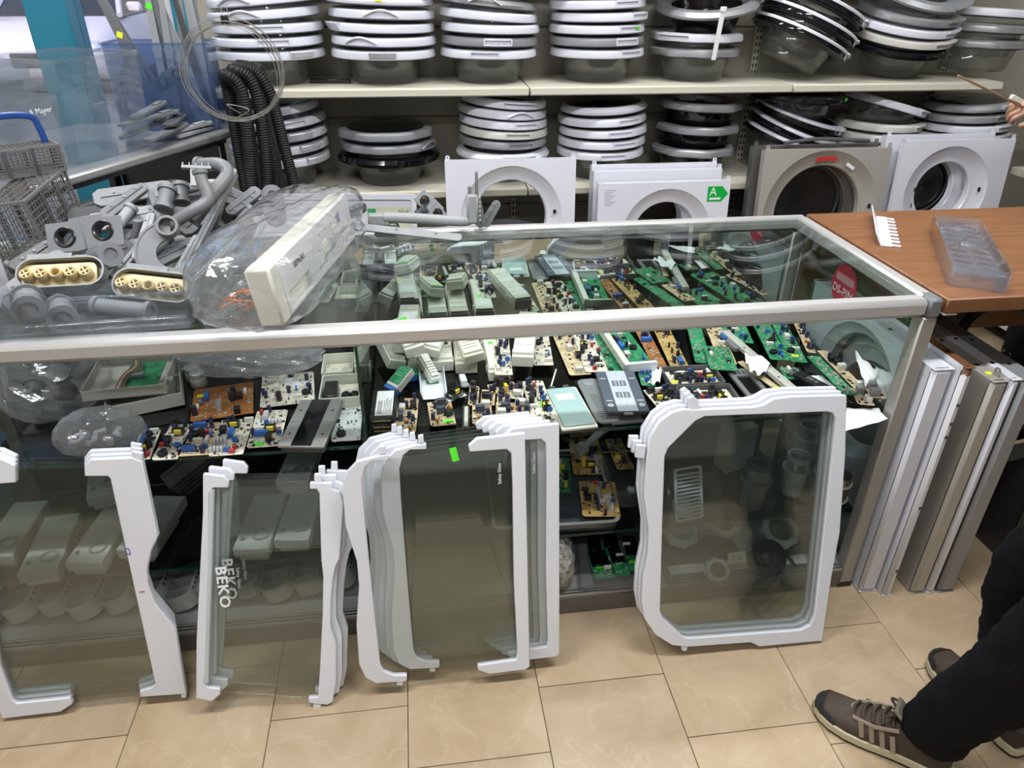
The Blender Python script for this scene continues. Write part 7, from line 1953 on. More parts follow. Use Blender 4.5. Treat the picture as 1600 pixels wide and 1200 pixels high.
# dark frame under the table edge
t = thing('dark_drawer_frame', 'dark grey plastic frame lying behind the pile under table edge', 'frame', (-0.85, 0.93, 0.945), (0.08, 0.0, ta + PI / 2 + 1.35))
part('frame', MB().plate(rrect(0.42, 0.20, 0.03, 5), -0.012, 0.018, [rrect(0.36, 0.13, 0.02, 5)]), DGREY, t, bevel=0.004)
part('inner_floor', MB().plate(rrect(0.37, 0.14, 0.02, 5), -0.012, -0.008), BLACK, t)
t = thing('stool_box', 'grey storage box standing on floor behind the showcase end', 'box', (-0.84, 0.98, 0), (0, 0, 0.3))
part('box', MB().rbox(-0.10, 0.16, -0.14, 0.16, 0, 0.90, 0.01), mat('box_slate', (0.12, 0.125, 0.14), 0.5), t)
part('lid', MB().rbox(-0.11, 0.17, -0.15, 0.17, 0.90, 0.93, 0.008), mat('box_slate2', (0.16, 0.165, 0.18), 0.5), t)

# black corrugated hoses
def hose(label, pts, r=0.0235):
    P = smooth_path(pts, 16)
    Q = [P[0]]; acc = 0.0; step = 0.0045
    for a, b in zip(P, P[1:]):
        L = (b - a).length; k = step - acc
        while k <= L:
            Q.append(a.lerp(b, k / L)); k += step
        acc = (acc + L) % step
    rs = [r * (1.0 if (i // 1) % 2 else 0.88) for i in range(len(Q))]
    t = thing('corrugated_hose', label, 'hose', P[0], group='black drain hoses')
    part('tube', MB().tube([q - P[0] for q in Q], r, 10, rs=rs), RUBBER, t)
    for e in (0, -1): part('cuff', MB().tube([Q[e] - P[0], (Q[e] + (Q[1] - Q[0] if e == 0 else Q[-1] - Q[-2]) * 8) - P[0]], r * 1.15, 12), RUBBER, t)


for q, (lb, seq) in enumerate((('black corrugated hose hanging next to the table corner', [(352, 118), (368, 128), (379, 150), (385, 195), (390, 250), (394, 310)]), ('black corrugated hose in the bundle middle', [(366, 110), (388, 122), (402, 152), (410, 205), (416, 260), (419, 320)]),
                ('black corrugated hose on the outside of the bundle', [(372, 104), (400, 114), (420, 142), (434, 190), (448, 245), (461, 300)]), ('black corrugated hose hidden inside the bundle', [(372, 112), (394, 122), (406, 152), (416, 205), (428, 265), (434, 320)]))):
    k = (1.445, 1.500, 1.555, 1.615)[q]
    pts = [pick(u, v, y=k) for u, v in seq]
    bx, by = ((-0.655, 1.520), (-0.640, 1.580), (-0.560, 1.700), (-0.640, 1.690))[q]
    e = pts[-1]
    pts = [Vector((bx, by, 0.004)), Vector((bx, by, 0.5)), Vector((bx, by, pts[0].z - 0.10)), Vector((bx * 0.7 + pts[0].x * 0.3, (by + k) / 2, pts[0].z - 0.02))] + pts + [Vector((e.x + 0.01, k, 0.45)), Vector((e.x + 0.01, k, 0.004))]
    hose(lb, pts)
# wire coil
cw = thing('wire_coil', 'coil of thin galvanised wire hanging before the hoses', 'wire coil', (-0.565, 1.24, 1.29), (0, 0, 0.12))
WIREM = mat('galvanised_wire', (0.42, 0.40, 0.37), 0.35, 0.8)
for k in range(9):
    r = random.Random(300 + k); a0 = r.uniform(0, 6)
    R0 = 0.148 + r.uniform(-0.012, 0.010); ox, oz = r.uniform(-0.008, 0.008), r.uniform(-0.012, 0.004)
    pts = [(ox + R0 * (1 + 0.03 * math.sin(2 * a + a0)) * math.cos(a), 0.012 * math.sin(a + a0), oz + R0 * math.sin(a)) for a in [2 * PI * q / 40 for q in range(41)]]
    part('loop', MB().tube(pts, 0.0011, 5, cap=False), WIREM, cw)
part('twist', MB().tube(smooth_path([(0.0, -0.005, -0.13), (-0.04, -0.005, -0.10), (0.03, -0.005, -0.12), (-0.03, -0.01, -0.15), (0.06, 0, -0.14)], 5), 0.0013, 5), WIREM, cw)
for dx in (-0.004, 0.012): part('hanger', MB().tube([(dx, 0, 0.14), (dx * 2 - 0.06, 0.50, 0.405)], 0.001, 5), WIREM, cw)
part('cable_tie', MB().rbox(-0.012, 0.012, -0.008, 0.008, 0.135, 0.165, 0.003), BLACK, cw)

# ------------------------------------------------------------------ things on the wood counter
ZW = 0.9215
c = (pick(1365, 388, z=ZW) + pick(1362, 338, z=ZW)) / 2
a, b = pick(1381, 388, z=ZW), pick(1372, 338, z=ZW)
v = b - a
t = thing('ribbed_white_strip', 'white angled plastic strip with ribs on the wood counter', 'strip', (a + b) / 2 + Vector((0.01, 0.0, 0)), (0, 0, math.atan2(v.y, v.x) - PI / 2))
L = v.length * 0.92
part('upright_leaf', MB().at((-0.016, 0, 0.0), (0, -0.5, 0)).rbox(-0.0015, 0.0015, -L / 2, L / 2, 0, 0.04, 0.0006), WHITE, t)
part('flat_leaf', MB().rbox(-0.016, 0.014, -L / 2, L / 2, 0, 0.003, 0.0008), WHITE, t)
for k in range(9):
    part('rib', MB().at((0.012, -L / 2 + 0.014 + (L - 0.03) * k / 8, 0), (0, 0, -0.15)).rbox(0, 0.024, -0.0055, 0.0055, 0, 0.004 + 0.001 * (k % 2), 0.0006), WHITE, t)

FL, FR, BL = Vector((1.275, 0.070, ZW)), Vector((1.392, 0.030, ZW)), Vector((1.50, 0.475, ZW))
v = BL - FL
t = thing('egg_tray', 'clear plastic fridge egg tray with two rows of holes on wood counter', 'egg tray', (FL + FR) / 2 + v / 2, (0, 0, math.atan2(v.y, v.x) - PI / 2))
L, w, h = v.length, 0.125, 0.05
CLR = pane('clear_crystal', (0.93, 0.945, 0.97), 0.12, (0.74, 0.82, 0.95), refl=1.7)
part('side_wall', MB().plate(rrect(w, L, 0.012, 3), 0.001, h, [rrect(w - 0.007, L - 0.007, 0.010, 3)]), CLR, t)
part('skirt', MB().rbox(w / 2 - 0.03, w / 2 + 0.002, -L / 2 - 0.004, -L / 2 + 0.002, 0.0, h - 0.01, 0.001), CLR, t)
hs = [circ(0.020, 20, sx * 0.026, -L / 2 + 0.045 + 0.0455 * k) for k in range(9) for sx in (-1, 1) if not (k == 4)]
part('hole_plate', MB().plate(rrect(w - 0.008, L - 0.008, 0.008, 3), h - 0.018, h - 0.015, hs), CLR, t)
for k in range(9):
    for sx in (-1, 1):
        if k == 4: continue
        part('hole_collar', MB().lathe([(0.0195, h - 0.032), (0.0212, h - 0.032), (0.0218, h - 0.013), (0.0195, h - 0.013)], 20, closed=True), CLR, t, (sx * 0.026, -L / 2 + 0.045 + 0.0455 * k, 0))
part('grip', MB().rbox(-0.02, 0.02, -0.03, 0.0, h - 0.016, h - 0.002, 0.003), CLR, t)
t = thing('clear_shelf_tray', 'clear plastic tray at the outer part of the wood counter', 'tray', (1.93, 0.42, ZW), (0, 0, -0.45))
part('floor_sheet', MB().plate(rrect(0.16, 0.40, 0.015, 3), 0, 0.003), CLR, t)
part('side_wall', MB().plate(rrect(0.16, 0.40, 0.015, 3), 0.003, 0.055, [rrect(0.153, 0.393, 0.012, 3)]), CLR, t)
part('rim', MB().plate(rrect(0.168, 0.408, 0.017, 3), 0.052, 0.056, [rrect(0.153, 0.393, 0.012, 3)]), CLR, t)

# ------------------------------------------------------------------ people
SKIN = mat('skin', (0.50, 0.29, 0.20), 0.5, var=0.06, scale=14)
JEANS = mat('black_denim', (0.0055, 0.006, 0.008), 0.85, var=0.25, scale=120, bump=0.25, bscale=220, spec=0.1)
HAIR = mat('dark_hair', (0.015, 0.011, 0.009), 0.6, var=0.3, scale=80)


def skin_obj(name, chains, m, parent, sub=2, disp=0.0, dscale=0.08, seed=0):
    """chains: list of [(point, radius), ...]; equal points are joined"""
    idx = {}; vs = []; es = []; rs = []
    for ch in chains:
        prev = None
        for p, r in ch:
            k = tuple(round(q, 4) for q in p)
            if k not in idx:
                idx[k] = len(vs); vs.append(k); rs.append(r)
            i = idx[k]
            if prev is not None and prev != i: es.append((prev, i))
            prev = i
    me = bpy.data.meshes.new(name)
    me.from_pydata(vs, es, [])
    o = bpy.data.objects.new(name, me)
    link(o, parent)
    sk = o.modifiers.new('skin', 'SKIN'); sk.use_smooth_shade = True
    for i, d in enumerate(me.skin_vertices[0].data):
        d.radius = (rs[i], rs[i]) if not isinstance(rs[i], tuple) else rs[i]
        d.use_root = (i == 0)
    s = o.modifiers.new('subsurf', 'SUBSURF'); s.levels = sub; s.render_levels = sub
    if disp:
        tx = bpy.data.textures.new(name + '_folds', 'CLOUDS'); tx.noise_scale = dscale; tx.noise_depth = 2
        dm = o.modifiers.new('folds', 'DISPLACE'); dm.texture = tx; dm.strength = disp; dm.mid_level = 0.5; dm.texture_coords = 'LOCAL'
    me.materials.append(m)
    return o


def V(*a): return Vector(a)


def hand_chains(wr, d, n, curl=0.5, s=1.0, thumb_side=1):
    """palm and five bent fingers from the wrist along d; n points out of the back of the hand"""
    d = d.normalized(); n = (n - d * n.dot(d)).normalized(); sd = d.cross(n) * thumb_side
    palm = wr + d * 0.045 * s
    kn = wr + d * 0.085 * s
    ch = [[(wr, 0.026 * s), (palm, (0.032 * s, 0.018 * s)), (kn, (0.034 * s, 0.014 * s))]]
    for k, (off, ln) in enumerate(((0.027, 0.070), (0.009, 0.080), (-0.009, 0.074), (-0.026, 0.058))):
        b = kn + sd * off * s + d * 0.004 * s
        a1, a2 = curl, curl * 2.1
        m1 = b + (d * math.cos(a1) - n * math.sin(a1)) * ln * 0.48 * s
        m2 = m1 + (d * math.cos(a2) - n * math.sin(a2)) * ln * 0.30 * s
        a3 = curl * 2.9
        m3 = m2 + (d * math.cos(a3) - n * math.sin(a3)) * ln * 0.24 * s
        ch.append([(kn, 0.014 * s), (b, 0.0095 * s), (m1, 0.009 * s), (m2, 0.0082 * s), (m3, 0.007 * s)])
    tb = wr + d * 0.03 * s + sd * 0.022 * s
    t1 = tb + (d * 0.6 + sd * 0.75 - n * 0.2).normalized() * 0.036 * s
    t2 = t1 + (d * 0.9 + sd * 0.25 - n * 0.45).normalized() * 0.030 * s
    t3 = t2 + (d * 0.9 + sd * 0.0 - n * 0.6).normalized() * 0.022 * s
    ch.append([(palm, 0.018 * s), (tb, 0.013 * s), (t1, 0.0115 * s), (t2, 0.010 * s), (t3, 0.008 * s)])
    return ch


def head_parts(t, c, f, hair=HAIR):
    """face, ears and hair around head centre c looking along f"""
    f = f.normalized(); r = Vector((f.y, -f.x, 0)); u = Vector((0, 0, 1))
    ang = math.atan2(f.y, f.x)
    part('hair', MB().at(c + u * 0.018 - f * 0.012, (0, 0, ang), (0.107, 0.086, 0.115)).lathe([(0.0005, 1.0), (0.5, 0.87), (0.87, 0.5), (1.0, 0.05), (0.96, -0.25), (0.8, -0.45)], 24), hair, t)
    for s in (-1, 1):
        part('eye', MB().at(c + f * 0.088 + r * s * 0.032 + u * 0.0, (0, 0, ang), (0.010, 0.013, 0.008)).lathe([(0.0005, 1), (0.7, 0.7), (1, 0), (0.7, -0.7), (0.0005, -1)], 12), mat('eye_white', (0.6, 0.58, 0.56), 0.2), t)
        part('ear', MB().at(c + r * s * 0.083 - u * 0.008, (0, 0, ang), (0.020, 0.009, 0.032)).lathe([(0.0005, 1), (0.7, 0.7), (1, 0), (0.7, -0.7), (0.0005, -1)], 12), SKIN, t)
    part('nose', MB().tube([c + f * 0.088 + u * 0.005, c + f * 0.108 - u * 0.028, c + f * 0.095 - u * 0.036], 0.010, 8), SKIN, t)
    part('mouth', MB().tube([c + f * 0.088 - r * 0.022 - u * 0.062, c + f * 0.095 - u * 0.061, c + f * 0.088 + r * 0.022 - u * 0.062], 0.005, 6), mat('lips', (0.36, 0.14, 0.11), 0.5), t)


def shoe(parent, heel, toe, sole_m, upper_m):
    v = toe - heel; L = v.length; ang = math.atan2(v.y, v.x)
    s = L / 0.295
    e = part('shoe', MB().at(), SHOE_U, parent, (heel.x, heel.y, 0.0), (0, 0, ang), (s, 1, 1)) if False else None
    secs = [(0.004, 0.026, 0.070, 0.0), (0.03, 0.034, 0.098, 0.0), (0.07, 0.036, 0.108, 0.0), (0.105, 0.037, 0.106, 0.002), (0.14, 0.041, 0.092, 0.004), (0.175, 0.046, 0.075, 0.005), (0.21, 0.048, 0.062, 0.005), (0.245, 0.045, 0.055, 0.003), (0.27, 0.036, 0.050, 0.0), (0.284, 0.022, 0.042, 0.0), (0.290, 0.008, 0.034, 0.0)]
    vs = []; n = 14
    for x, hw, top, oy in secs:
        for k in range(n + 1):
            a = PI * k / n
            cx = math.copysign(abs(math.cos(a)) ** 0.75, math.cos(a)); sz = abs(math.sin(a)) ** 0.8
            vs.append((x, oy + hw * cx, 0.022 + (top - 0.022) * sz))
    fs = []
    for i in range(len(secs) - 1):
        for k in range(n):
            q = i * (n + 1) + k
            fs.append((q, q + n + 1, q + n + 2, q + 1))
    fs += [tuple(range(n + 1)), tuple((len(secs) - 1) * (n + 1) + k for k in reversed(range(n + 1)))]
    up = part('shoe', MB().add(vs, fs), SHOE_U, parent, (heel.x, heel.y, 0.001), (0, 0, ang), (s, 1, 1), smooth=60)
    out = []
    for x, hw, top, oy in secs: out.append((x, oy - hw - 0.004))
    out2 = [(x, oy + hw + 0.004) for x, hw, top, oy in secs]
    sole_o = [(-0.004, -0.018)] + out + [(0.297, 0.0)] + out2[::-1] + [(-0.004, 0.018)]
    part('sole', MB().plate(sole_o, 0.006, 0.028), SHOE_S, up, bevel=0.003)
    part('tread', MB().plate([(x * 0.99 + 0.001, y * 0.95) for x, y in sole_o], 0.0, 0.006), RUBBER, up)
    # rubber toe cap
    tv = []; tf = []
    sel = [q for q in secs if q[0] >= 0.235]
    for x, hw, top, oy in [(0.235, 0.0465, 0.048, 0.004)] + sel:
        for k in range(n + 1):
            a = PI * k / n
            cx = math.copysign(abs(math.cos(a)) ** 0.75, math.cos(a)); sz = abs(math.sin(a)) ** 0.8
            tv.append((x + 0.0015, oy + (hw + 0.002) * cx, 0.022 + (min(top, 0.050) + 0.002 - 0.022) * sz))
    for i in range(len(sel)):
        for k in range(n):
            q = i * (n + 1) + k
            if 3 <= k <= n - 4 and i < 2: continue
            tf.append((q, q + n + 1, q + n + 2, q + 1))
    part('toe_cap', MB().add(tv, tf), mat('toe_rubber', (0.012, 0.0125, 0.014), 0.55, var=0.2), up, smooth=60)
    part('tongue', MB().at((0.105, 0.002, 0.105), (0, -0.75, 0)).rbox(-0.03, 0.045, -0.026, 0.026, -0.004, 0.006, 0.004), mat('tongue_olive', (0.13, 0.115, 0.085), 0.7), up)
    part('foot_lining', MB().at((0.075, 0.001, 0.098), (0, 0, 0), (0.055, 0.03, 0.012)).lathe([(0.0005, 1), (0.7, 0.8), (1, 0), (0.0005, -0.2)], 18), mat('sock_black', (0.012, 0.012, 0.013), 0.9), up)
    part('collar', MB().tube(smooth_path([(0.012, -0.026, 0.088), (0.06, -0.034, 0.094), (0.10, -0.030, 0.110), (0.115, 0.0, 0.118), (0.10, 0.032, 0.110), (0.06, 0.036, 0.094), (0.012, 0.028, 0.088), (0.0, 0.0, 0.094), (0.012, -0.026, 0.088)], 4), 0.009, 8), mat('collar_brown', (0.07, 0.052, 0.04), 0.8), up)
    for k in range(5):
        x = 0.125 + 0.019 * k; z = 0.104 - 0.0085 * k
        part('lace', MB().tube(smooth_path([(x, -0.028, z - 0.010), (x + 0.006, -0.010, z + 0.002), (x + 0.010, 0.010, z + 0.002), (x + 0.004, 0.032, z - 0.010)], 4), 0.0036, 6), LACE, up)
    for s2 in (-1, 1):
        part('lace_bow', MB().tube(smooth_path([(0.118, 0.0, 0.116), (0.13, s2 * 0.018, 0.124), (0.148, s2 * 0.030, 0.112), (0.135, s2 * 0.016, 0.108), (0.12, 0.0, 0.114)], 4), 0.0032, 6), LACE, up)
        for k in range(4):
            x = 0.118 + 0.022 * k
            part('side_stripe', MB().at((x, s2 * 0.0425 + 0.003, 0.055), (s2 * 0.35, 0.35, 0)).rbox(-0.0055, 0.0055, -0.0015, 0.0015, -0.020, 0.020, 0.001), mat('stripe_taupe', (0.22, 0.175, 0.125), 0.6), up)
    part('eyestay', MB().tube([(0.115, 0.034, 0.092), (0.16, 0.040, 0.075), (0.205, 0.030, 0.062), (0.215, 0.0, 0.064), (0.205, -0.024, 0.062), (0.16, -0.034, 0.076), (0.115, -0.030, 0.092)], 0.005, 6), mat('stripe_taupe', (0.22, 0.175, 0.125), 0.6), up)
    return up


SHOE_U = mat('brown_suede', (0.052, 0.036, 0.025), 0.75, var=0.15, scale=60, bump=0.2, bscale=300)
SHOE_S = mat('cream_midsole', (0.52, 0.47, 0.32), 0.6, var=0.08, scale=20)
LACE = mat('dark_brown_lace', (0.05, 0.033, 0.028), 0.8, var=0.3, scale=150)


def customer():
    t = thing('person', 'standing person in black jeans and brown lace-up trainers', 'person', (0, 0, 0))
    f = V(-0.5, 0.86, 0).normalized(); r = V(f.y, -f.x, 0)
    hip = V(1.20, -0.68, 0.95); hl = V(1.12, -0.735, 0.90); hr = V(1.275, -0.63, 0.90)
    kl = V(1.10, -0.645, 0.48); kr = V(1.245, -0.44, 0.49); al = V(1.085, -0.525, 0.10); ar = V(1.305, -0.475, 0.10)
    belly = hip + V(0, 0, 0.17); chest = hip + V(0, 0, 0.36) + f * 0.01; neck = hip + V(0, 0, 0.54); head = hip + V(0, 0, 0.70) + f * 0.03
    shl = chest - r * 0.185 + V(0, 0, 0.09); shr = chest + r * 0.185 + V(0, 0, 0.09)
    ell = shl - r * 0.05 + V(0, 0, -0.28); elr = shr + r * 0.05 + V(0, 0, -0.28)
    wl = ell - f * 0.06 + V(0.06, 0, -0.21); wr = elr - f * 0.06 + V(0, 0, -0.21)
    ch = [[(hip, 0.10), (belly, 0.095), (chest, 0.11), (neck, 0.055), (head - V(0, 0, 0.03), 0.078), (head + V(0, 0, 0.06), 0.082)],
          [(hip, 0.10), (hl, 0.085), (kl, 0.055), (al, 0.036), (al + V(-0.03, 0.025, -0.05), 0.025)], [(hip, 0.10), (hr, 0.085), (kr, 0.055), (ar, 0.036), (ar + V(0.0, 0.03, -0.05), 0.025)],
          [(chest, 0.11), (shl, 0.06), (ell, 0.042), (wl, 0.028)], [(chest, 0.11), (shr, 0.06), (elr, 0.042), (wr, 0.028)]]
    ch += hand_chains(wl, V(0, 0, -1) - f * 0.2, -r, 0.5, 1.0, 1) + hand_chains(wr, V(0, 0, -1) - f * 0.2, r, 0.5, 1.0, -1)
    skin_obj('body', ch, SKIN, t)
    skin_obj('trousers', [[(hip + V(0, 0, 0.03), 0.15), (hip, 0.155), (hl, 0.112), (hl.lerp(kl, 0.5), 0.098), (kl, 0.084), (kl.lerp(al, 0.5), 0.078), (al + V(0, -0.01, 0.045), 0.076), (al + V(0.0, -0.012, -0.03), 0.082)],
                          [(hip, 0.155), (hr, 0.112), (hr.lerp(kr, 0.5), 0.098), (kr, 0.084), (kr.lerp(ar, 0.5), 0.078), (ar + V(0.0, -0.005, 0.045), 0.076), (ar + V(0.005, -0.01, -0.03), 0.08)]], JEANS, t, 3, 0.022, 0.055)
    skin_obj('jacket', [[(hip + V(0, 0, -0.09), 0.17), (hip + V(0, 0, 0.04), 0.168), (belly, 0.162), (chest, 0.17), (neck - V(0, 0, 0.05), 0.085)], [(chest, 0.17), (shl, 0.085), (ell, 0.066), (wl + V(0, 0, 0.03), 0.048)], [(chest, 0.17), (shr, 0.085), (elr, 0.066), (wr + V(0, 0, 0.03), 0.048)]],
             mat('dark_jacket', (0.02, 0.022, 0.03), 0.8, var=0.2, scale=40, bump=0.1), t, 2, 0.012, 0.08)
    head_parts(t, head, f)
    shoe(t, V(1.125, -0.575, 0), V(0.905, -0.365, 0), SHOE_S, SHOE_U)
    shoe(t, V(1.325, -0.555, 0), V(1.292, -0.268, 0), SHOE_S, SHOE_U)


customer()


def shopkeeper():
    t = thing('person', 'person with outstretched hand holding a thin brown stick by shelves', 'person', (0, 0, 0))
    f = V(-1, 0.05, 0).normalized(); r = V(f.y, -f.x, 0)
    hip = V(2.62, 1.02, 0.95); hl = hip - r * 0.09 - V(0, 0, 0.05); hr = hip + r * 0.09 - V(0, 0, 0.05)
    kl = hl + V(0.0, 0, -0.42); kr = hr + V(-0.03, 0, -0.42); al = kl + V(0.02, 0, -0.38); ar = kr + V(0.03, 0, -0.38)
    belly = hip + V(0, 0, 0.17); chest = hip + V(0, 0, 0.36); neck = hip + V(0, 0, 0.54); head = hip + V(0, 0, 0.70) + f * 0.03
    shl = chest - r * 0.185 + V(0, 0, 0.09); shr = chest + r * 0.185 + V(0, 0, 0.09)
    wr = V(2.215, 1.0, 1.172)                        # the reaching hand's wrist
    ell = shl.lerp(wr, 0.5) + V(0.05, 0.0, -0.10); elr = shr + r * 0.04 + V(0, 0, -0.28); w2 = elr + V(0.10, 0, -0.24)
    ch = [[(hip, 0.10), (belly, 0.095), (chest, 0.11), (neck, 0.055), (head - V(0, 0, 0.03), 0.078), (head + V(0, 0, 0.06), 0.082)],
          [(hip, 0.10), (hl, 0.085), (kl, 0.055), (al, 0.04), (al + f * 0.12 - V(0, 0, 0.06), 0.035)], [(hip, 0.10), (hr, 0.085), (kr, 0.055), (ar, 0.04), (ar + f * 0.12 - V(0, 0, 0.06), 0.035)],
          [(chest, 0.11), (shl, 0.06), (ell, 0.042), (wr, 0.029)], [(chest, 0.11), (shr, 0.06), (elr, 0.042), (w2, 0.028)]]
    ch += hand_chains(wr, V(-1, -0.05, 0.12), V(-0.1, -0.6, 0.75), 0.95, 1.0, -1) + hand_chains(w2, V(0, 0, -1) + f * 0.25, r, 0.35, 1.0, -1)
    skin_obj('body', ch, SKIN, t)
    skin_obj('trousers', [[(hip + V(0, 0, 0.03), 0.15), (hip, 0.15), (hl, 0.105), (kl, 0.08), (al + V(0, 0, 0.03), 0.07), (al + V(0, 0, -0.04), 0.07)], [(hip, 0.15), (hr, 0.105), (kr, 0.08), (ar + V(0, 0, 0.03), 0.07), (ar + V(0, 0, -0.04), 0.07)]], JEANS, t, 2, 0.012, 0.06)
    skin_obj('shirt', [[(hip + V(0, 0, -0.09), 0.168), (hip + V(0, 0, 0.04), 0.166), (belly, 0.158), (chest, 0.165), (neck - V(0, 0, 0.05), 0.08)], [(chest, 0.165), (shl, 0.08), (ell, 0.06), (ell.lerp(wr, 0.45), 0.05)], [(chest, 0.165), (shr, 0.08), (elr, 0.06), (w2 + V(0, 0, 0.05), 0.045)]],
             mat('navy_shirt', (0.02, 0.025, 0.08), 0.8, var=0.2, scale=40), t, 2, 0.01, 0.08)
    head_parts(t, head, f)
    shoe(t, V(al.x + 0.07, al.y, 0), V(al.x - 0.22, al.y, 0), SHOE_S, SHOE_U)
    shoe(t, V(ar.x + 0.07, ar.y, 0), V(ar.x - 0.22, ar.y, 0), SHOE_S, SHOE_U)


shopkeeper()
P0, P1 = pick(1497, 118, y=0.96), pick(1600, 168, y=0.985)
v = P1 - P0
t = thing('brown_stick', 'thin brown stick with a cream block held in the hand', 'stick', (P0 + P1) / 2, (0, 0, 0))
t.rotation_euler = v.to_track_quat('X', 'Z').to_euler()
part('stick', MB().rbox(-v.length / 2, v.length / 2, -0.006, 0.006, -0.003, 0.003, 0.001), mat('stick_brown', (0.26, 0.16, 0.08), 0.5), t)
part('cream_block', MB().rbox(v.length * 0.26, v.length * 0.42, -0.007, 0.007, 0.003, 0.020, 0.002), CREAM, t)

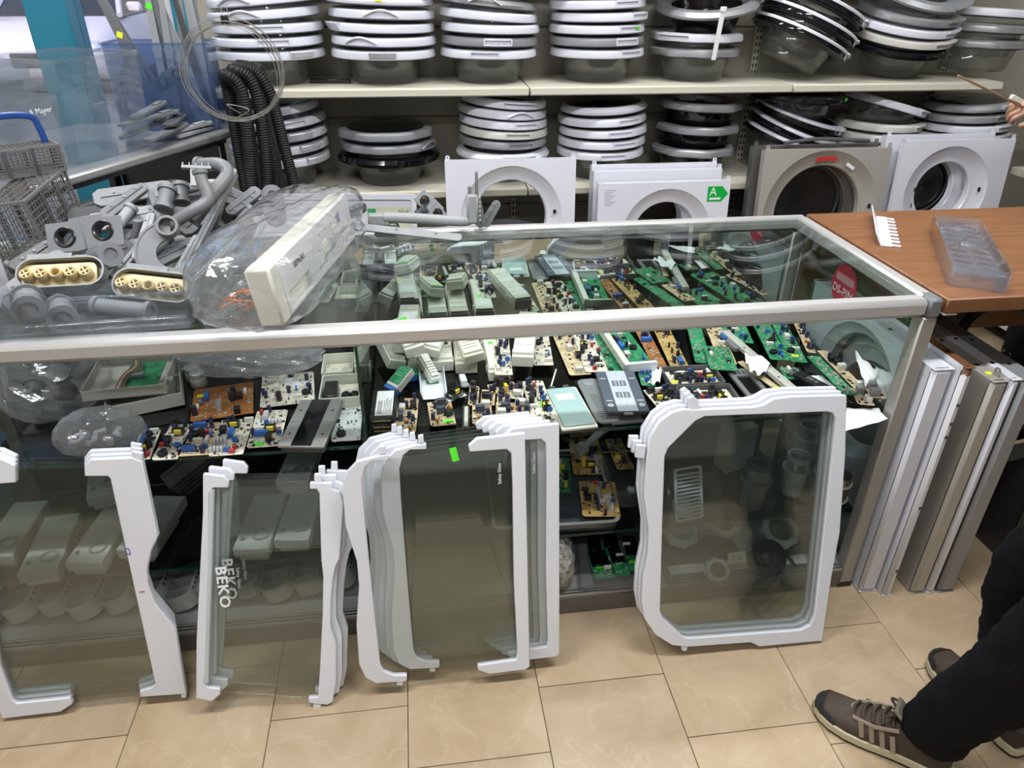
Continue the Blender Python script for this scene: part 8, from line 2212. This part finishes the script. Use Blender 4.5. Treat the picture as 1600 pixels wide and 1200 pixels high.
# ------------------------------------------------------------------ where piled and shelved things come to rest against each other
REST = {
    'black_carton.001': (0.004, 0, 0),
    'black_carton.002': (0.0057, -0.0057, 0),
    'black_carton.003': (0.004, 0, 0),
    'blue_ended_module': (0, 0, 0.007),
    'circuit_board.008': (-0.0273, -0.0082, 0.0011),
    'circuit_board.010': (0.0028, 0.0028, 0),
    'circuit_board.016': (0, 0.004, 0),
    'circuit_board.019': (0.0099, 0.0099, 0),
    'circuit_board.020': (0.0027, -0.015, 0.0038),
    'circuit_board.023': (0.004, 0, 0),
    'circuit_board.029': (0, 0, 0.018),
    'circuit_board.033': (-0.0141, -0.0126, 0.0003),
    'circuit_board.037': (-0.0113, 0.0193, 0.0219),
    'circuit_board.041': (-0, 0.004, 0),
    'circuit_board.042': (-0.0101, -0.03, 0.0137),
    'circuit_board.043': (-0.0005, -0.0035, 0.0004),
    'circuit_board.045': (0.0028, 0.0068, 0),
    'circuit_board.050': (-0.0028, 0.0028, 0.001),
    'control_module': (-0.0252, 0.0152, 0),
    'control_module.001': (0, 0, 0.038),
    'control_module.002': (-0.0271, 0.0361, 0.0013),
    'control_module.006': (0, 0, 0.037),
    'control_module.007': (0, 0.02, 0),
    'control_module.008': (0.0031, -0.0356, 0.0428),
    'control_module.009': (-0.017, 0.0178, 0.0083),
    'control_module.010': (0.0051, -0.0125, 0.0058),
    'control_module.011': (-0.0019, -0.0344, 0.005),
    'crescent_cover': (0.0299, -0.0919, 0.018),
    'curved_grey_handle': (0, 0, 0.04),
    'dishwasher_sprayer.001': (-0.0016, -0.0105, 0.009),
    'dishwasher_sprayer.004': (0.0558, -0.0851, 0.0354),
    'dishwasher_sprayer.005': (0.0013, -0.0057, 0.0015),
    'dishwasher_sprayer.007': (0.0227, -0.0278, 0.0057),
    'dishwasher_sprayer.008': (-0.0184, -0.0038, -0.0409),
    'dishwasher_sprayer.009': (-0.0028, 0.0112, 0),
    'dishwasher_sprayer.010': (0.003, 0.0079, 0.0196),
    'dishwasher_sprayer.011': (-0.004, 0, 0),
    'dishwasher_sprayer.012': (-0.0026, 0.005, -0.002),
    'dishwasher_sprayer.013': (0.0035, 0.0506, -0.0179),
    'dishwasher_sprayer.014': (0.0228, -0.01, -0.0368),
    'dishwasher_sprayer.015': (-0.004, 0, 0),
    'dishwasher_sprayer.017': (-0.0141, 0.0141, 0),
    'dishwasher_sprayer.018': (0.0263, -0.0722, 0.0113),
    'dishwasher_sprayer.020': (-0.0074, 0.0126, 0.0088),
    'dishwasher_sprayer.022': (-0.0131, 0.0405, -0.0146),
    'dishwasher_sprayer.023': (0, 0, 0.004),
    'dishwasher_sprayer.025': (-0.001, -0.0115, 0.0004),
    'display_module': (0.0079, -0.0196, 0.0031),
    'drain_filter.002': (-0.0147, -0.0135, 0.0166),
    'drain_filter.003': (-0.0209, -0.0045, 0),
    'filter_cap.001': (0, 0, 0.001),
    'filter_cap.003': (0.0006, 0.0054, 0.0018),
    'filter_cap.004': (0.0068, -0.0028, 0),
    'folded_white_tray': (0.008, 0, 0),
    'grey_pipe.001': (-0.0051, 0.0178, 0.003),
    'grey_pipe.002': (-0.0098, 0.0068, 0.001),
    'grey_pipe.004': (-0.0017, 0.0056, -0.0014),
    'grey_pipe.005': (-0.002, 0.0054, -0.0018),
    'grey_pipe.006': (0.0021, -0.0054, 0.0016),
    'grey_pipe.007': (0.0076, 0.0054, 0.0132),
    'grey_pipe.008': (0.0203, -0.0352, 0.0069),
    'grey_pipe.009': (0.0311, -0.0444, 0.0036),
    'grey_pipe.010': (0.0289, -0.069, 0.0153),
    'grey_pipe.011': (-0.002, 0.0003, -0.0456),
    'grey_pipe.012': (0.0141, 0.0141, 0),
    'hinge_arm': (0.0358, -0.0889, 0.0286),
    'hinge_arm.001': (0.0054, -0.019, 0.0003),
    'hinge_arm.002': (-0.0163, -0.0169, 0),
    'hinge_arm.003': (0.0319, -0.0904, 0.0005),
    'hinge_arm.004': (0.0057, -0.0097, 0.001),
    'hinge_arm.005': (0.0018, -0.0057, 0.0009),
    'hinge_arm.006': (0.0016, -0.0057, 0.001),
    'keypad_panel': (0, 0, 0.001),
    'led_display_strip': (0, 0, 0.009),
    'lidded_jar': (0.0098, 0.0408, 0.0001),
    'loudspeaker_cone': (-0.0063, -0.0231, 0.0002),
    'metal_cup': (-0.0031, 0.0045, 0.0036),
    'module_housing.001': (0, 0, 0.001),
    'module_housing.002': (0, 0, 0.003),
    'module_housing.003': (-0.008, 0, 0),
    'nozzle_housing': (0.0025, -0.0051, 0.0019),
    'nozzle_housing.001': (-0.001, 0.0132, -0),
    'pump_cover': (-0.0104, 0.0268, -0.0086),
    'pump_cover.002': (-0.025, 0.0823, -0.0257),
    'pump_cover.003': (-0.0247, 0.0474, -0.0167),
    'torn_paper.001': (0, 0.004, 0),
    'two_hole_bracket': (0.0023, -0.0053, 0.0016),
    'two_hole_bracket.001': (0.0004, 0.0192, -0.0055),
    'white_board_frame': (-0.0034, -0.0011, 0.0129),
    'white_fitting.003': (-0.0028, 0.0028, 0),
    'white_fitting.004': (0, 0, 0.005),
    'white_floor_tile_sample': (0, 0, 0.002),
    'white_floor_tile_sample.001': (0, 0, 0.002),
    'white_floor_tile_sample.002': (0, 0, 0.002),
    'white_floor_tile_sample.003': (-0.007, -0.0099, 0.0095),
    'wire_board_heap': (0.004, 0, 0),
}
for rest_name, rest_shift in REST.items():
    bpy.data.objects[rest_name].location += Vector(rest_shift)
